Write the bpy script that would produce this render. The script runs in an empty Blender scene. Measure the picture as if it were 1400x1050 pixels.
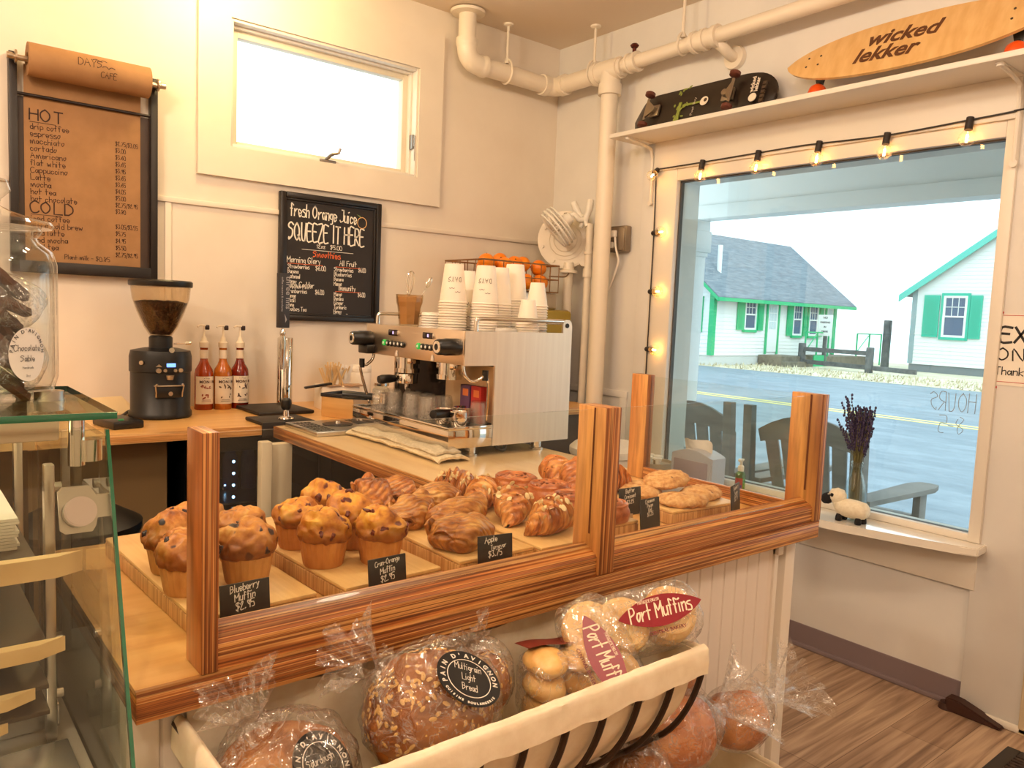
import bpy, bmesh, math, random
from mathutils import Vector, Matrix, noise
C = bpy.context.scene.collection
SC = bpy.context.scene
PI = math.pi

# ------------------------------------------------------------------ camera
cam_d = bpy.data.cameras.new('camera'); cam = bpy.data.objects.new('camera', cam_d); C.objects.link(cam)
cam_d.sensor_width = 36; cam_d.lens = 36*1067.945/1400; cam_d.clip_end = 400; cam_d.clip_start = .02
def cam_rot(y, p, r):
    f = Vector((math.sin(y)*math.cos(p), math.cos(y)*math.cos(p), math.sin(p)))
    rt = Vector((math.cos(y), -math.sin(y), 0)); up = rt.cross(f)
    c, s = math.cos(r), math.sin(r)
    r2 = c*rt+s*up; u2 = -s*rt+c*up
    return Matrix(((r2.x, u2.x, -f.x), (r2.y, u2.y, -f.y), (r2.z, u2.z, -f.z)))
cam.matrix_world = Matrix.Translation((-3.05, -3.4366, 1.3704)) @ cam_rot(.683556, -.089458, .041949).to_4x4()
SC.camera = cam
# ------------------------------------------------------------------ sky, exposure
w = bpy.data.worlds.new('sky'); SC.world = w; w.use_nodes = True
wn = w.node_tree.nodes; wl = w.node_tree.links
bg = wn['Background']; bg.inputs['Strength'].default_value = 1.0
bg.inputs['Color'].default_value = (2.15, 2.3, 2.38, 1)
SC.view_settings.view_transform = 'Standard'; SC.view_settings.look = 'None'
SC.view_settings.gamma = 1; SC.view_settings.exposure = .22; SC.view_settings.use_curve_mapping = False
cy = SC.cycles
cy.use_denoising = True
cy.max_bounces = 10; cy.diffuse_bounces = 4; cy.glossy_bounces = 4; cy.transmission_bounces = 8; cy.transparent_max_bounces = 24
cy.caustics_reflective = False; cy.caustics_refractive = False
cy.sample_clamp_indirect = 4.0
# ------------------------------------------------------------------ sun veiled by the overcast, ceiling lamps
def lamp(kind, name, loc, energy, col, size=.3, aim=None, spread=None):
    d = bpy.data.lights.new(name, kind); d.energy = energy; d.color = col
    if kind == 'AREA':
        d.shape = 'DISK'; d.size = size
        if spread: d.spread = spread
    elif kind == 'SUN': d.angle = size
    else: d.shadow_soft_size = size
    o = bpy.data.objects.new(name, d); C.objects.link(o); o.location = loc
    if aim is not None:
        o.rotation_euler = (Vector(aim)-Vector(loc)).to_track_quat('-Z', 'Y').to_euler()
    return o
lamp('SUN', 'sun_through_haze', (10, -10, 20), 1.1, (1, .97, .92), .6, aim=(10+1.2, -10+2.2, 17))
WARM = (1, .80, .60)
CEIL_LAMPS = [(-1.93, -.42, 18, (1, .74, .34)), (-3.35, -1.55, 36, WARM), (-1.75, -2.20, 20, WARM), (-3.6, -3.9, 40, WARM), (-1.3, -4.2, 30, WARM), (-4.6, -2.4, 64, WARM)]
for (x, y, e, c_) in CEIL_LAMPS:
    lamp('POINT', 'ceiling_lamp_light', (x, y, 2.68), e, c_, .08)

# ------------------------------------------------------------------ materials
def lin(c):
    return tuple(((v/255/12.92) if v/255 <= .04045 else ((v/255+.055)/1.055)**2.4) for v in c)+(1,)
MATS = {}
def newmat(name):
    m = bpy.data.materials.new(name); m.use_nodes = True
    MATS[name] = m
    nt = m.node_tree
    return m, nt.nodes, nt.links, nt.nodes['Principled BSDF']
def M(name, col=(200,200,200), rough=.5, metal=0, emit=None, es=1, spec=.5, coat=0, bump=0, bscale=200, sub=0, alpha=1):
    if name in MATS: return MATS[name]
    m, n, l, b = newmat(name)
    b.inputs['Base Color'].default_value = lin(col); b.inputs['Roughness'].default_value = rough
    b.inputs['Metallic'].default_value = metal; b.inputs['Specular IOR Level'].default_value = spec
    b.inputs['Coat Weight'].default_value = coat
    if sub:
        b.inputs['Subsurface Weight'].default_value = sub; b.inputs['Subsurface Radius'].default_value = (.01, .006, .003)
    if emit:
        b.inputs['Emission Color'].default_value = lin(emit); b.inputs['Emission Strength'].default_value = es
    if bump:
        tc = n.new('ShaderNodeTexCoord'); t = n.new('ShaderNodeTexNoise'); bp = n.new('ShaderNodeBump')
        t.inputs['Scale'].default_value = bscale; t.inputs['Detail'].default_value = 4
        bp.inputs['Strength'].default_value = bump; bp.inputs['Distance'].default_value = .002
        l.new(tc.outputs['Object'], t.inputs['Vector']); l.new(t.outputs['Fac'], bp.inputs['Height']); l.new(bp.outputs['Normal'], b.inputs['Normal'])
    return m
def ramp(n, stops):
    r = n.new('ShaderNodeValToRGB'); e = r.color_ramp.elements
    while len(e) < len(stops): e.new(.5)
    for i, (p, c) in enumerate(stops):
        e[i].position = p; e[i].color = lin(c)
    return r
def noisy(name, stops, scale=(8,8,8), detail=4, rough=.5, bump=0, metal=0, dist=0, coat=0, spec=.5, bdist=.002, sub=0, nrough=.55):
    """noise in object space through a colour ramp; scale is per axis (small along the grain)"""
    if name in MATS: return MATS[name]
    m, n, l, b = newmat(name)
    tc = n.new('ShaderNodeTexCoord'); mp = n.new('ShaderNodeMapping'); t = n.new('ShaderNodeTexNoise')
    mp.inputs['Scale'].default_value = scale
    t.inputs['Scale'].default_value = 1; t.inputs['Detail'].default_value = detail; t.inputs['Distortion'].default_value = dist
    t.inputs['Roughness'].default_value = nrough
    r = ramp(n, stops)
    l.new(tc.outputs['Object'], mp.inputs['Vector']); l.new(mp.outputs['Vector'], t.inputs['Vector'])
    l.new(t.outputs['Fac'], r.inputs['Fac']); l.new(r.outputs['Color'], b.inputs['Base Color'])
    b.inputs['Roughness'].default_value = rough; b.inputs['Metallic'].default_value = metal
    b.inputs['Coat Weight'].default_value = coat; b.inputs['Specular IOR Level'].default_value = spec
    if sub:
        b.inputs['Subsurface Weight'].default_value = sub; b.inputs['Subsurface Radius'].default_value = (.012, .006, .003)
    if bump:
        bp = n.new('ShaderNodeBump'); bp.inputs['Strength'].default_value = bump; bp.inputs['Distance'].default_value = bdist
        l.new(t.outputs['Fac'], bp.inputs['Height']); l.new(bp.outputs['Normal'], b.inputs['Normal'])
    return m
def plyedge(name, axis, period=.0042, along='X', pale=0):
    """stacked veneers: bands of light and dark wood across AXIS, streaked along the board"""
    if name in MATS: return MATS[name]
    m, n, l, b = newmat(name)
    tc = n.new('ShaderNodeTexCoord'); mp = n.new('ShaderNodeMapping')
    sc = [2, 2, 2]; sc['XYZ'.index(axis)] = 1/period/1.5
    sc['XYZ'.index(along)] = .5
    mp.inputs['Scale'].default_value = sc
    t = n.new('ShaderNodeTexNoise'); t.inputs['Scale'].default_value = 1; t.inputs['Detail'].default_value = 2; t.inputs['Roughness'].default_value = .5
    st = [(.30, (84, 42, 16)), (.40, (176, 104, 48)), (.46, (112, 56, 20)), (.52, (226, 168, 98)), (.58, (182, 106, 46)), (.64, (98, 46, 16)), (.72, (212, 148, 80))]
    if pale: st = [(.30, (176, 112, 54)), (.42, (226, 170, 104)), (.5, (196, 134, 70)), (.58, (240, 196, 132)), (.7, (214, 152, 84))]
    r = ramp(n, st)
    mp2 = n.new('ShaderNodeMapping'); s2 = [110, 110, 110]; s2['XYZ'.index(along)] = 9; mp2.inputs['Scale'].default_value = s2
    t2 = n.new('ShaderNodeTexNoise'); t2.inputs['Scale'].default_value = 1; t2.inputs['Detail'].default_value = 3
    mx = n.new('ShaderNodeMix'); mx.data_type = 'RGBA'; mx.blend_type = 'MULTIPLY'; mx.inputs['Factor'].default_value = .45
    r2 = ramp(n, [(.35, (160, 140, 120)), (.6, (255, 255, 255))])
    l.new(tc.outputs['Object'], mp.inputs['Vector']); l.new(mp.outputs['Vector'], t.inputs['Vector']); l.new(t.outputs['Fac'], r.inputs['Fac'])
    l.new(tc.outputs['Object'], mp2.inputs['Vector']); l.new(mp2.outputs['Vector'], t2.inputs['Vector']); l.new(t2.outputs['Fac'], r2.inputs['Fac'])
    l.new(r.outputs['Color'], mx.inputs['A']); l.new(r2.outputs['Color'], mx.inputs['B']); l.new(mx.outputs['Result'], b.inputs['Base Color'])
    b.inputs['Roughness'].default_value = .38; b.inputs['Coat Weight'].default_value = .15
    return m
def glass(name, tint=(255,255,255), rough=0, ior=1.45, gain=1.0, bump=0, bscale=30, bdist=.004):
    """thin clear sheet: see-through with a Fresnel reflection"""
    if name in MATS: return MATS[name]
    m, n, l, b = newmat(name)
    n.remove(b); out = n['Material Output']
    tr = n.new('ShaderNodeBsdfTransparent'); gl = n.new('ShaderNodeBsdfGlossy'); fr = n.new('ShaderNodeLayerWeight'); mx = n.new('ShaderNodeMixShader')
    tr.inputs['Color'].default_value = lin(tint); gl.inputs['Roughness'].default_value = rough
    fr.inputs['Blend'].default_value = .5
    f0 = ((ior-1)/(ior+1))**2*gain
    pw = n.new('ShaderNodeMath'); pw.operation = 'POWER'; pw.inputs[1].default_value = 5
    ma = n.new('ShaderNodeMath'); ma.operation = 'MULTIPLY_ADD'; ma.use_clamp = True; ma.inputs[1].default_value = (1-f0)*.85; ma.inputs[2].default_value = f0
    l.new(fr.outputs['Facing'], pw.inputs[0]); l.new(pw.outputs[0], ma.inputs[0]); l.new(ma.outputs[0], mx.inputs['Fac'])
    l.new(tr.outputs[0], mx.inputs[1]); l.new(gl.outputs[0], mx.inputs[2]); l.new(mx.outputs[0], out.inputs['Surface'])
    if bump:
        tc = n.new('ShaderNodeTexCoord'); t = n.new('ShaderNodeTexNoise'); bp = n.new('ShaderNodeBump')
        t.inputs['Scale'].default_value = bscale; t.inputs['Detail'].default_value = 3; t.inputs['Distortion'].default_value = 1.2
        bp.inputs['Strength'].default_value = bump; bp.inputs['Distance'].default_value = bdist
        l.new(tc.outputs['Object'], t.inputs['Vector']); l.new(t.outputs['Fac'], bp.inputs['Height'])
        l.new(bp.outputs['Normal'], gl.inputs['Normal']); l.new(bp.outputs['Normal'], fr.inputs['Normal'])
    return m

def film(name, white=.10, gloss=3.0, scale=34, bump=1.0, col=(255, 250, 246)):
    """crinkled clear plastic film: see-through, glinting, milky along its creases"""
    m, n, l, b = newmat(name); n.remove(b); out = n['Material Output']
    tc = n.new('ShaderNodeTexCoord'); t = n.new('ShaderNodeTexNoise'); t.inputs['Scale'].default_value = scale; t.inputs['Detail'].default_value = 3; t.inputs['Distortion'].default_value = 1.5
    rg_ = n.new('ShaderNodeMath'); rg_.operation = 'SUBTRACT'; rg_.inputs[1].default_value = .5
    ab = n.new('ShaderNodeMath'); ab.operation = 'ABSOLUTE'
    cr = n.new('ShaderNodeMapRange'); cr.inputs['From Min'].default_value = .0; cr.inputs['From Max'].default_value = .035; cr.inputs['To Min'].default_value = 1; cr.inputs['To Max'].default_value = 0
    bp = n.new('ShaderNodeBump'); bp.inputs['Strength'].default_value = bump; bp.inputs['Distance'].default_value = .006
    lw = n.new('ShaderNodeLayerWeight'); lw.inputs['Blend'].default_value = .5
    pw = n.new('ShaderNodeMath'); pw.operation = 'POWER'; pw.inputs[1].default_value = 4
    ma = n.new('ShaderNodeMath'); ma.operation = 'MULTIPLY_ADD'; ma.use_clamp = True; ma.inputs[1].default_value = .6; ma.inputs[2].default_value = .04*gloss
    tr = n.new('ShaderNodeBsdfTransparent'); gl = n.new('ShaderNodeBsdfGlossy'); gl.inputs['Roughness'].default_value = .07
    df = n.new('ShaderNodeBsdfTranslucent'); d2 = n.new('ShaderNodeBsdfDiffuse'); df.inputs['Color'].default_value = lin(col); d2.inputs['Color'].default_value = lin(col)
    m0 = n.new('ShaderNodeMixShader'); m1 = n.new('ShaderNodeMixShader'); m2 = n.new('ShaderNodeMixShader')
    wf = n.new('ShaderNodeMath'); wf.operation = 'MULTIPLY_ADD'; wf.use_clamp = True; wf.inputs[1].default_value = white*2.2; wf.inputs[2].default_value = white*.12
    l.new(tc.outputs['Object'], t.inputs['Vector']); l.new(t.outputs['Fac'], rg_.inputs[0]); l.new(rg_.outputs[0], ab.inputs[0]); l.new(ab.outputs[0], cr.inputs['Value'])
    l.new(t.outputs['Fac'], bp.inputs['Height']); l.new(bp.outputs['Normal'], gl.inputs['Normal'])
    l.new(lw.outputs['Facing'], pw.inputs[0]); l.new(pw.outputs[0], ma.inputs[0])
    l.new(cr.outputs['Result'], wf.inputs[0])
    l.new(df.outputs[0], m0.inputs[1]); l.new(d2.outputs[0], m0.inputs[2])
    l.new(wf.outputs[0], m1.inputs['Fac']); l.new(tr.outputs[0], m1.inputs[1]); l.new(m0.outputs[0], m1.inputs[2])
    l.new(ma.outputs[0], m2.inputs['Fac']); l.new(m1.outputs[0], m2.inputs[1]); l.new(gl.outputs[0], m2.inputs[2]); l.new(m2.outputs[0], out.inputs['Surface'])
    return m

WALL = noisy('wall_paint', [(.3, (228, 216, 200)), (.7, (236, 225, 210))], (3, 3, 3), rough=.6, bump=.05)
WALLG = noisy('wall_paint_cool', [(.3, (222, 218, 214)), (.7, (231, 227, 222))], (3, 3, 3), rough=.55, bump=.05)
WHITE = M('white_paint', (232, 224, 212), .4)
CEIL = M('ceiling_paint', (234, 218, 198), .7)
PIPE = M('pipe_paint', (236, 224, 206), .35)
BLACK = M('black_plastic', (16, 15, 15), .35)
MATTE = M('black_matte', (22, 19, 17), .6)
STEEL = M('brushed_steel', (205, 200, 192), .28, 1)
CHROME = M('chrome', (225, 222, 216), .07, 1)
PLYTOP = noisy('ply_face', [(.25, (208, 150, 84)), (.5, (226, 174, 104)), (.75, (234, 186, 118))], (2.2, 26, 20), 5, .3, dist=.6, coat=.2)
PLYTOPY = noisy('ply_face_y', [(.25, (214, 176, 124)), (.5, (226, 192, 142)), (.75, (232, 202, 156))], (22, 2.2, 20), 5, .28, dist=.6, coat=.25)
EDGEX = plyedge('ply_edge_front', 'Z', .0044, 'X')
EDGEY = plyedge('ply_edge_side', 'Z', .0044, 'Y')
POSTM = plyedge('ply_edge_post', 'X', .0042, 'Z')
GLASS = glass('clear_glass', (247, 250, 248))
PAPERW = M('white_card', (240, 232, 220), .6)
INK = M('dark_ink', (52, 26, 16), .7)
CHALK = M('chalk_white', (245, 238, 226), .8)

# ------------------------------------------------------------------ mesh builder
class MB:
    def __init__(s): s.bm = bmesh.new()
    def _geo(s, vs, fs, m=None):
        if m is not None: vs = [m @ Vector(v) for v in vs]
        bv = [s.bm.verts.new(v) for v in vs]
        for f in fs:
            try: s.bm.faces.new([bv[i] for i in f])
            except ValueError: pass
        return bv
    def box(s, a, b, bev=0, m=None):
        x0, y0, z0 = [min(p, q) for p, q in zip(a, b)]; x1, y1, z1 = [max(p, q) for p, q in zip(a, b)]
        vs = [(x0,y0,z0),(x1,y0,z0),(x1,y1,z0),(x0,y1,z0),(x0,y0,z1),(x1,y0,z1),(x1,y1,z1),(x0,y1,z1)]
        bv = s._geo(vs, [(3,2,1,0),(4,5,6,7),(0,1,5,4),(1,2,6,5),(2,3,7,6),(3,0,4,7)], m)
        if bev:
            es = list({e for v in bv for e in v.link_edges})
            bmesh.ops.bevel(s.bm, geom=es, offset=bev, segments=2, affect='EDGES', profile=.5)
        return s
    def cyl(s, p, q, r, r2=None, n=16, caps=True):
        p, q = Vector(p), Vector(q); r2 = r if r2 is None else r2
        d = (q-p).normalized(); u = d.orthogonal().normalized(); v = d.cross(u)
        vs = []
        for c, rr in ((p, r), (q, r2)):
            for i in range(n):
                a = 2*PI*i/n; vs.append(c+u*(rr*math.cos(a))+v*(rr*math.sin(a)))
        fs = [(i, (i+1) % n, n+(i+1) % n, n+i) for i in range(n)]
        if caps: fs += [tuple(range(n-1, -1, -1)), tuple(range(n, 2*n))]
        s._geo(vs, fs); return s
    def lathe(s, prof, c=(0,0,0), n=24, m=None, sx=1, sy=1, fn=None):
        vs, fs, rings = [], [], []
        for (r, z) in prof:
            if r < 1e-6: rings.append([len(vs)]); vs.append(Vector((c[0], c[1], c[2]+z)))
            else:
                k = len(vs); rings.append(list(range(k, k+n)))
                for i in range(n):
                    a = 2*PI*i/n; rr = r*(fn(a, z) if fn else 1)
                    vs.append(Vector((c[0]+rr*sx*math.cos(a), c[1]+rr*sy*math.sin(a), c[2]+z)))
        for A, B in zip(rings, rings[1:]):
            if len(A) == 1 and len(B) == 1: continue
            for i in range(n):
                j = (i+1) % n
                if len(A) == 1: fs.append((A[0], B[j], B[i]))
                elif len(B) == 1: fs.append((A[i], A[j], B[0]))
                else: fs.append((A[i], A[j], B[j], B[i]))
        s._geo(vs, fs, m); return s
    def tube(s, pts, r, n=8, closed=False, caps=True):
        pts = [Vector(p) for p in pts]; k = len(pts); rs = r if isinstance(r, (list, tuple)) else [r]*k
        vs, fs = [], []; u = None
        for i, p in enumerate(pts):
            if closed: d = pts[(i+1) % k]-pts[i-1]
            else: d = pts[min(i+1, k-1)]-pts[max(i-1, 0)]
            d.normalize()
            u = d.orthogonal().normalized() if u is None else (u-d*u.dot(d)).normalized()
            v = d.cross(u)
            for j in range(n):
                a = 2*PI*j/n; vs.append(p+(u*math.cos(a)+v*math.sin(a))*rs[i])
        for i in range(k if closed else k-1):
            A, B = i*n, ((i+1) % k)*n
            for j in range(n): fs.append((A+j, A+(j+1) % n, B+(j+1) % n, B+j))
        if caps and not closed: fs += [tuple(range(n-1, -1, -1)), tuple(range((k-1)*n, k*n))]
        s._geo(vs, fs); return s
    def ball(s, c, r, n=14, sc=(1,1,1), m=None):
        prof = [(r*math.sin(PI*i/(n//2)), -r*math.cos(PI*i/(n//2))) for i in range(n//2+1)]
        prof[0] = (0, -r); prof[-1] = (0, r)
        mm = Matrix.Translation(c) @ Matrix.Diagonal((*sc, 1))
        if m is not None: mm = mm @ m
        s.lathe(prof, (0,0,0), n, mm); return s
    def prism(s, poly, d, m=None):
        """closed polygon of 3-D points pushed along d"""
        k = len(poly); d = Vector(d); vs = [Vector(p) for p in poly]+[Vector(p)+d for p in poly]
        s._geo(vs, [tuple(range(k-1, -1, -1)), tuple(range(k, 2*k))]+[(i, (i+1) % k, k+(i+1) % k, k+i) for i in range(k)], m); return s
    def grid(s, f, nu, nv, closeu=False):
        vs = [f(i/(nu-(0 if closeu else 1)), j/(nv-1)) for i in range(nu) for j in range(nv)]; fs = []
        for i in range(nu if closeu else nu-1):
            for j in range(nv-1):
                a = i*nv+j; b = ((i+1) % nu)*nv+j; fs.append((a, b, b+1, a+1))
        s._geo(vs, fs); return s
    def disp(s, f):
        s.bm.normal_update()
        mv = [(v, f(v.co, v.normal)) for v in s.bm.verts]
        for v, c in mv: v.co = c
        return s
    def solid(s, t):
        s.bm.normal_update(); bmesh.ops.solidify(s.bm, geom=s.bm.faces[:], thickness=t); return s
    def mesh(s, name, angle=38):
        me = bpy.data.meshes.new(name)
        bmesh.ops.recalc_face_normals(s.bm, faces=s.bm.faces[:])
        s.bm.to_mesh(me); s.bm.free()
        for p in me.polygons: p.use_smooth = True
        if angle < 179: me.set_sharp_from_angle(angle=math.radians(angle))
        return me
    def out(s, name, mat, parent=None, angle=38, loc=None, rot=None, label=None, cat=None, group=None, kind=None):
        o = bpy.data.objects.new(name, s.mesh(name, angle)); C.objects.link(o); o.data.materials.append(mat)
        if parent is not None: o.parent = parent
        if loc: o.location = loc
        if rot: o.rotation_euler = rot
        return tag(o, label, cat, group, kind)
def tag(o, label=None, cat=None, group=None, kind=None):
    if label: o['label'] = label
    if cat: o['category'] = cat
    if group: o['group'] = group
    if kind: o['kind'] = kind
    return o
def thing(name, label, cat, loc=(0,0,0), rz=0, group=None, rot=None):
    o = bpy.data.objects.new(name, None); C.objects.link(o); o.location = loc; o.empty_display_size = .05
    o.rotation_euler = rot if rot else (0, 0, rz)
    return tag(o, label, cat, group)
def wout(mb, name, mat, par, **k):
    """a part modelled in room coordinates under a thing whose empty stands at its base"""
    o = mb.out(name, mat, par, **k); o.matrix_parent_inverse = Matrix.Translation(-par.location); return o
def dup(root, loc, rz=None, label=None, group=None, rot=None, scale=None):
    r = root.copy(); C.objects.link(r); r.location = loc
    if rz is not None: r.rotation_euler = (0, 0, rz)
    if rot is not None: r.rotation_euler = rot
    if scale: r.scale = (scale,)*3 if not isinstance(scale, tuple) else scale
    if label: r['label'] = label
    if group: r['group'] = group
    for ch in [o for o in C.objects if o.parent == root]:
        c = ch.copy(); C.objects.link(c); c.parent = r
        for g in [o for o in C.objects if o.parent == ch]:
            d = g.copy(); C.objects.link(d); d.parent = c
    return r
def struct(name, mb, m, parent=None, angle=38):
    return mb.out(name, m, parent, angle, kind='structure' if parent is None else None)
def spline(pts, k=6, closed=False):
    pts = [Vector(p) for p in pts]; n = len(pts); out = []
    for i in range(n if closed else n-1):
        g = lambda j: pts[j % n] if closed else pts[max(0, min(n-1, j))]
        a, b, c, d = g(i-1), g(i), g(i+1), g(i+2)
        for q in range(k):
            t = q/k
            out.append(.5*((2*b)+(-a+c)*t+(2*a-5*b+4*c-d)*t*t+(-a+3*b-3*c+d)*t**3))
    if not closed: out.append(pts[-1])
    return out
def frame(o, x, y):
    """matrix whose local x and y run along the given directions, from origin o"""
    x = Vector(x).normalized(); z = x.cross(Vector(y)).normalized(); y = z.cross(x)
    return Matrix(((x.x, y.x, z.x, o[0]), (x.y, y.y, z.y, o[1]), (x.z, y.z, z.z, o[2]), (0, 0, 0, 1)))
FX = ((1,0,0), (0,0,1))          # a sheet facing the viewer on the back wall (normal -y)
FY = ((0,-1,0), (0,0,1))         # a sheet facing the room on the right wall (normal -x)

# ------------------------------------------------------------------ lettering
def printed(mb, text, size, m, align='LEFT', off=0, shear=0, sx=1, ext=.0004, space=1):
    cu = bpy.data.curves.new('t', 'FONT'); cu.body = text; cu.size = size; cu.align_x = align; cu.offset = off; cu.shear = shear
    cu.extrude = ext; cu.resolution_u = 3; cu.space_character = space
    o = bpy.data.objects.new('t', cu); C.objects.link(o)
    dg = bpy.context.evaluated_depsgraph_get(); dg.update()
    me = bpy.data.meshes.new_from_object(o.evaluated_get(dg))
    me.transform(m @ Matrix.Diagonal((sx, 1, 1, 1)))
    mb.bm.from_mesh(me)
    bpy.data.meshes.remove(me); bpy.data.objects.remove(o); bpy.data.curves.remove(cu)
def arc_text(mb, text, size, m, r, a0, a1, off=0, inward=False):
    """letters along an arc of radius r, angles in degrees from +x"""
    n = len(text)
    for i, ch in enumerate(text):
        if ch == ' ': continue
        a = math.radians(a0+(a1-a0)*i/max(1, n-1))
        rot = a+PI/2 if inward else a-PI/2
        printed(mb, ch, size, m @ Matrix.Translation((r*math.cos(a), r*math.sin(a), 0)) @ Matrix.Rotation(rot, 4, 'Z'), 'CENTER', off)
GL = {
'A':(5,"022952 1545"),'B':(4,"0209 092938362606 0626453423 2302"),'C':(4,"48290704123243"),'D':(4,"02 020929 29474422 2202"),'E':(4,"49090242 0636"),'F':(4,"490902 0636"),
'G':(5,"482907041232434525"),'H':(4,"0902 4942 0646"),'I':(2,"1912"),'J':(4,"494312 1203 2949"),'K':(4,"0902 490542"),'L':(4,"090242"),'M':(5,"02092559 5952"),'N':(4,"02094249"),
'O':(5,"29070422444729"),'P':(4,"0209 09394736 3605"),'Q':(5,"29070422444729 3452"),'R':(4,"0209 09394736 3605 1542"),'S':(4,"482908073634230203"),'T':(4,"0949 2922"),'U':(4,"09041232 3249"),
'V':(4,"092249"),'W':(6,"0912264259"),'X':(4,"0942 4902"),'Y':(4,"092549 2522"),'Z':(4,"09490242"),
'a':(3,"3516041223 233536 3632"),'b':(3,"0902 0626353302"),'c':(3,"3516041233"),'d':(3,"3516041233 3932"),'e':(3,"0434351605122233"),'f':(3,"38191712 0626"),'g':(3,"3516041333 36312010"),
'h':(3,"0902 05263532"),'i':(1,"0602 0808"),'j':(2,"161100 1818"),'k':(3,"0902 360432"),'l':(1,"0902"),'m':(5,"0602 051622 22364652"),'n':(3,"0602 05263532"),'o':(3,"1604122335263616"[:14]),
'p':(3,"0600 0626353302"),'q':(3,"3616041333 3630"),'r':(3,"0602 042636"),'s':(3,"361605343202"),'t':(3,"1912 0636"),'u':(3,"06031233 3632"),'v':(3,"061236"),'w':(5,"0612253246"),
'x':(3,"0632 3602"),'y':(3,"061336 361000"),'z':(3,"06360232"),
'0':(4,"1907041242472919"),'1':(2,"071912"),'2':(4,"0729380242"),'3':(4,"0939264433221203"),'4':(4,"390444 3932"),'5':(4,"490906364332120 "[:14]),'6':(4,"3916042243361504"),'7':(4,"094912"),'8':(4,"2908263422044638 3829"[:18]),'9':(4,"4629182644 4942"),
'$':(4,"4829081645341203 2A21".replace('2A','29')),'.':(1,"0202"),'-':(3,"0535"),'/':(3,"0039"),"'":(1,"0908"),'É':(4,"49090242 0636"),'&':(4,"4206182718021244")}
def hand(mb, text, size, m, weight=.1, jit=.06, seed=1, sx=1.0, slant=.0):
    """marker or chalk writing: one flat ribbon per stroke; size is the cap height"""
    rnd = random.Random(seed+len(text)*7); u = size/7; x = 0; wd = size*weight
    for ch in text:
        if ch == ' ': x += 3*sx; continue
        adv, st = GL.get(ch, (3, "0242"))
        dy = rnd.uniform(-jit, jit)*4; ds = 1+rnd.uniform(-jit, jit)
        for s in st.split():
            pts = [((x+int(s[i])*sx+rnd.uniform(-jit, jit)*2), (int(s[i+1])-2)*ds+dy+rnd.uniform(-jit, jit)*2) for i in range(0, len(s)-1, 2)]
            pts = [Vector(((a+b*slant)*u, b*u, 0)) for a, b in pts]
            if len(pts) == 2 and (pts[0]-pts[1]).length < u: pts[1] = pts[0]+Vector((wd*.8, wd*.5, 0))
            if len(pts) > 3: pts = spline(pts, 3)
            L, R = [], []
            for i, p in enumerate(pts):
                d = pts[min(i+1, len(pts)-1)]-pts[max(i-1, 0)]; d.normalize()
                nn = Vector((-d.y, d.x, 0))*wd/2
                e = d*(wd*.4) if i == len(pts)-1 else (-d*(wd*.4) if i == 0 else Vector((0,0,0)))
                L.append(p+nn+e); R.append(p-nn+e)
            k = len(pts)
            mb._geo(L+R, [(i, k+i, k+i+1, i+1) for i in range(k-1)], m)
        x += (adv+1.3)*sx
    return x*u
def hand_w(text, size, sx=1.0):
    return sum((3 if c == ' ' else (GL.get(c, (3, ''))[0]+1.3))*sx for c in text)*size/7
def mirror(m): return m @ Matrix.Diagonal((-1, 1, 1, 1))
# ================================================================== THE ROOM
H = 2.875
def plank():
    m, n, l, b = newmat('plank_floor')
    tc = n.new('ShaderNodeTexCoord'); mp = n.new('ShaderNodeMapping'); br = n.new('ShaderNodeTexBrick')
    br.inputs['Scale'].default_value = 1; br.inputs['Brick Width'].default_value = 1.22; br.inputs['Row Height'].default_value = .185
    br.inputs['Mortar Size'].default_value = .0012; br.inputs['Mortar Smooth'].default_value = .3
    br.inputs['Color1'].default_value = lin((168, 142, 122)); br.inputs['Color2'].default_value = lin((200, 176, 154)); br.inputs['Mortar'].default_value = lin((112, 90, 72))
    br.offset = .37
    mp.inputs['Location'].default_value = (.35, .06, 0)
    mp2 = n.new('ShaderNodeMapping'); mp2.inputs['Scale'].default_value = (2.0, 42, 1)
    t = n.new('ShaderNodeTexNoise'); t.inputs['Scale'].default_value = 1; t.inputs['Detail'].default_value = 6; t.inputs['Distortion'].default_value = .7
    r = ramp(n, [(.3, (130, 108, 92)), (.46, (206, 192, 180)), (.66, (255, 250, 240))])
    mx = n.new('ShaderNodeMix'); mx.data_type = 'RGBA'; mx.blend_type = 'MULTIPLY'; mx.inputs['Factor'].default_value = .85
    l.new(tc.outputs['Object'], mp.inputs['Vector']); l.new(mp.outputs['Vector'], br.inputs['Vector'])
    l.new(tc.outputs['Object'], mp2.inputs['Vector']); l.new(mp2.outputs['Vector'], t.inputs['Vector']); l.new(t.outputs['Fac'], r.inputs['Fac'])
    l.new(br.outputs['Color'], mx.inputs['A']); l.new(r.outputs['Color'], mx.inputs['B']); l.new(mx.outputs['Result'], b.inputs['Base Color'])
    b.inputs['Roughness'].default_value = .42
    return m
struct('floor', MB().box((-5.6, -6.2, -.1), (0, 0, 0)), plank())
struct('ceiling', MB().box((-5.75, -6.35, H), (.15, .15, H+.12)), CEIL)
# back wall with the awning-window opening
bw = MB()
wx0, wx1, wz0, wz1 = -1.865, -.935, 2.03, 2.56
bw.box((-5.6, 0, 0), (wx0, .15, H)); bw.box((wx1, 0, 0), (0, .15, H)); bw.box((wx0, 0, 0), (wx1, .15, wz0)); bw.box((wx0, 0, wz1), (wx1, .15, H))
struct('wall_back', bw, WALL)
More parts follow.
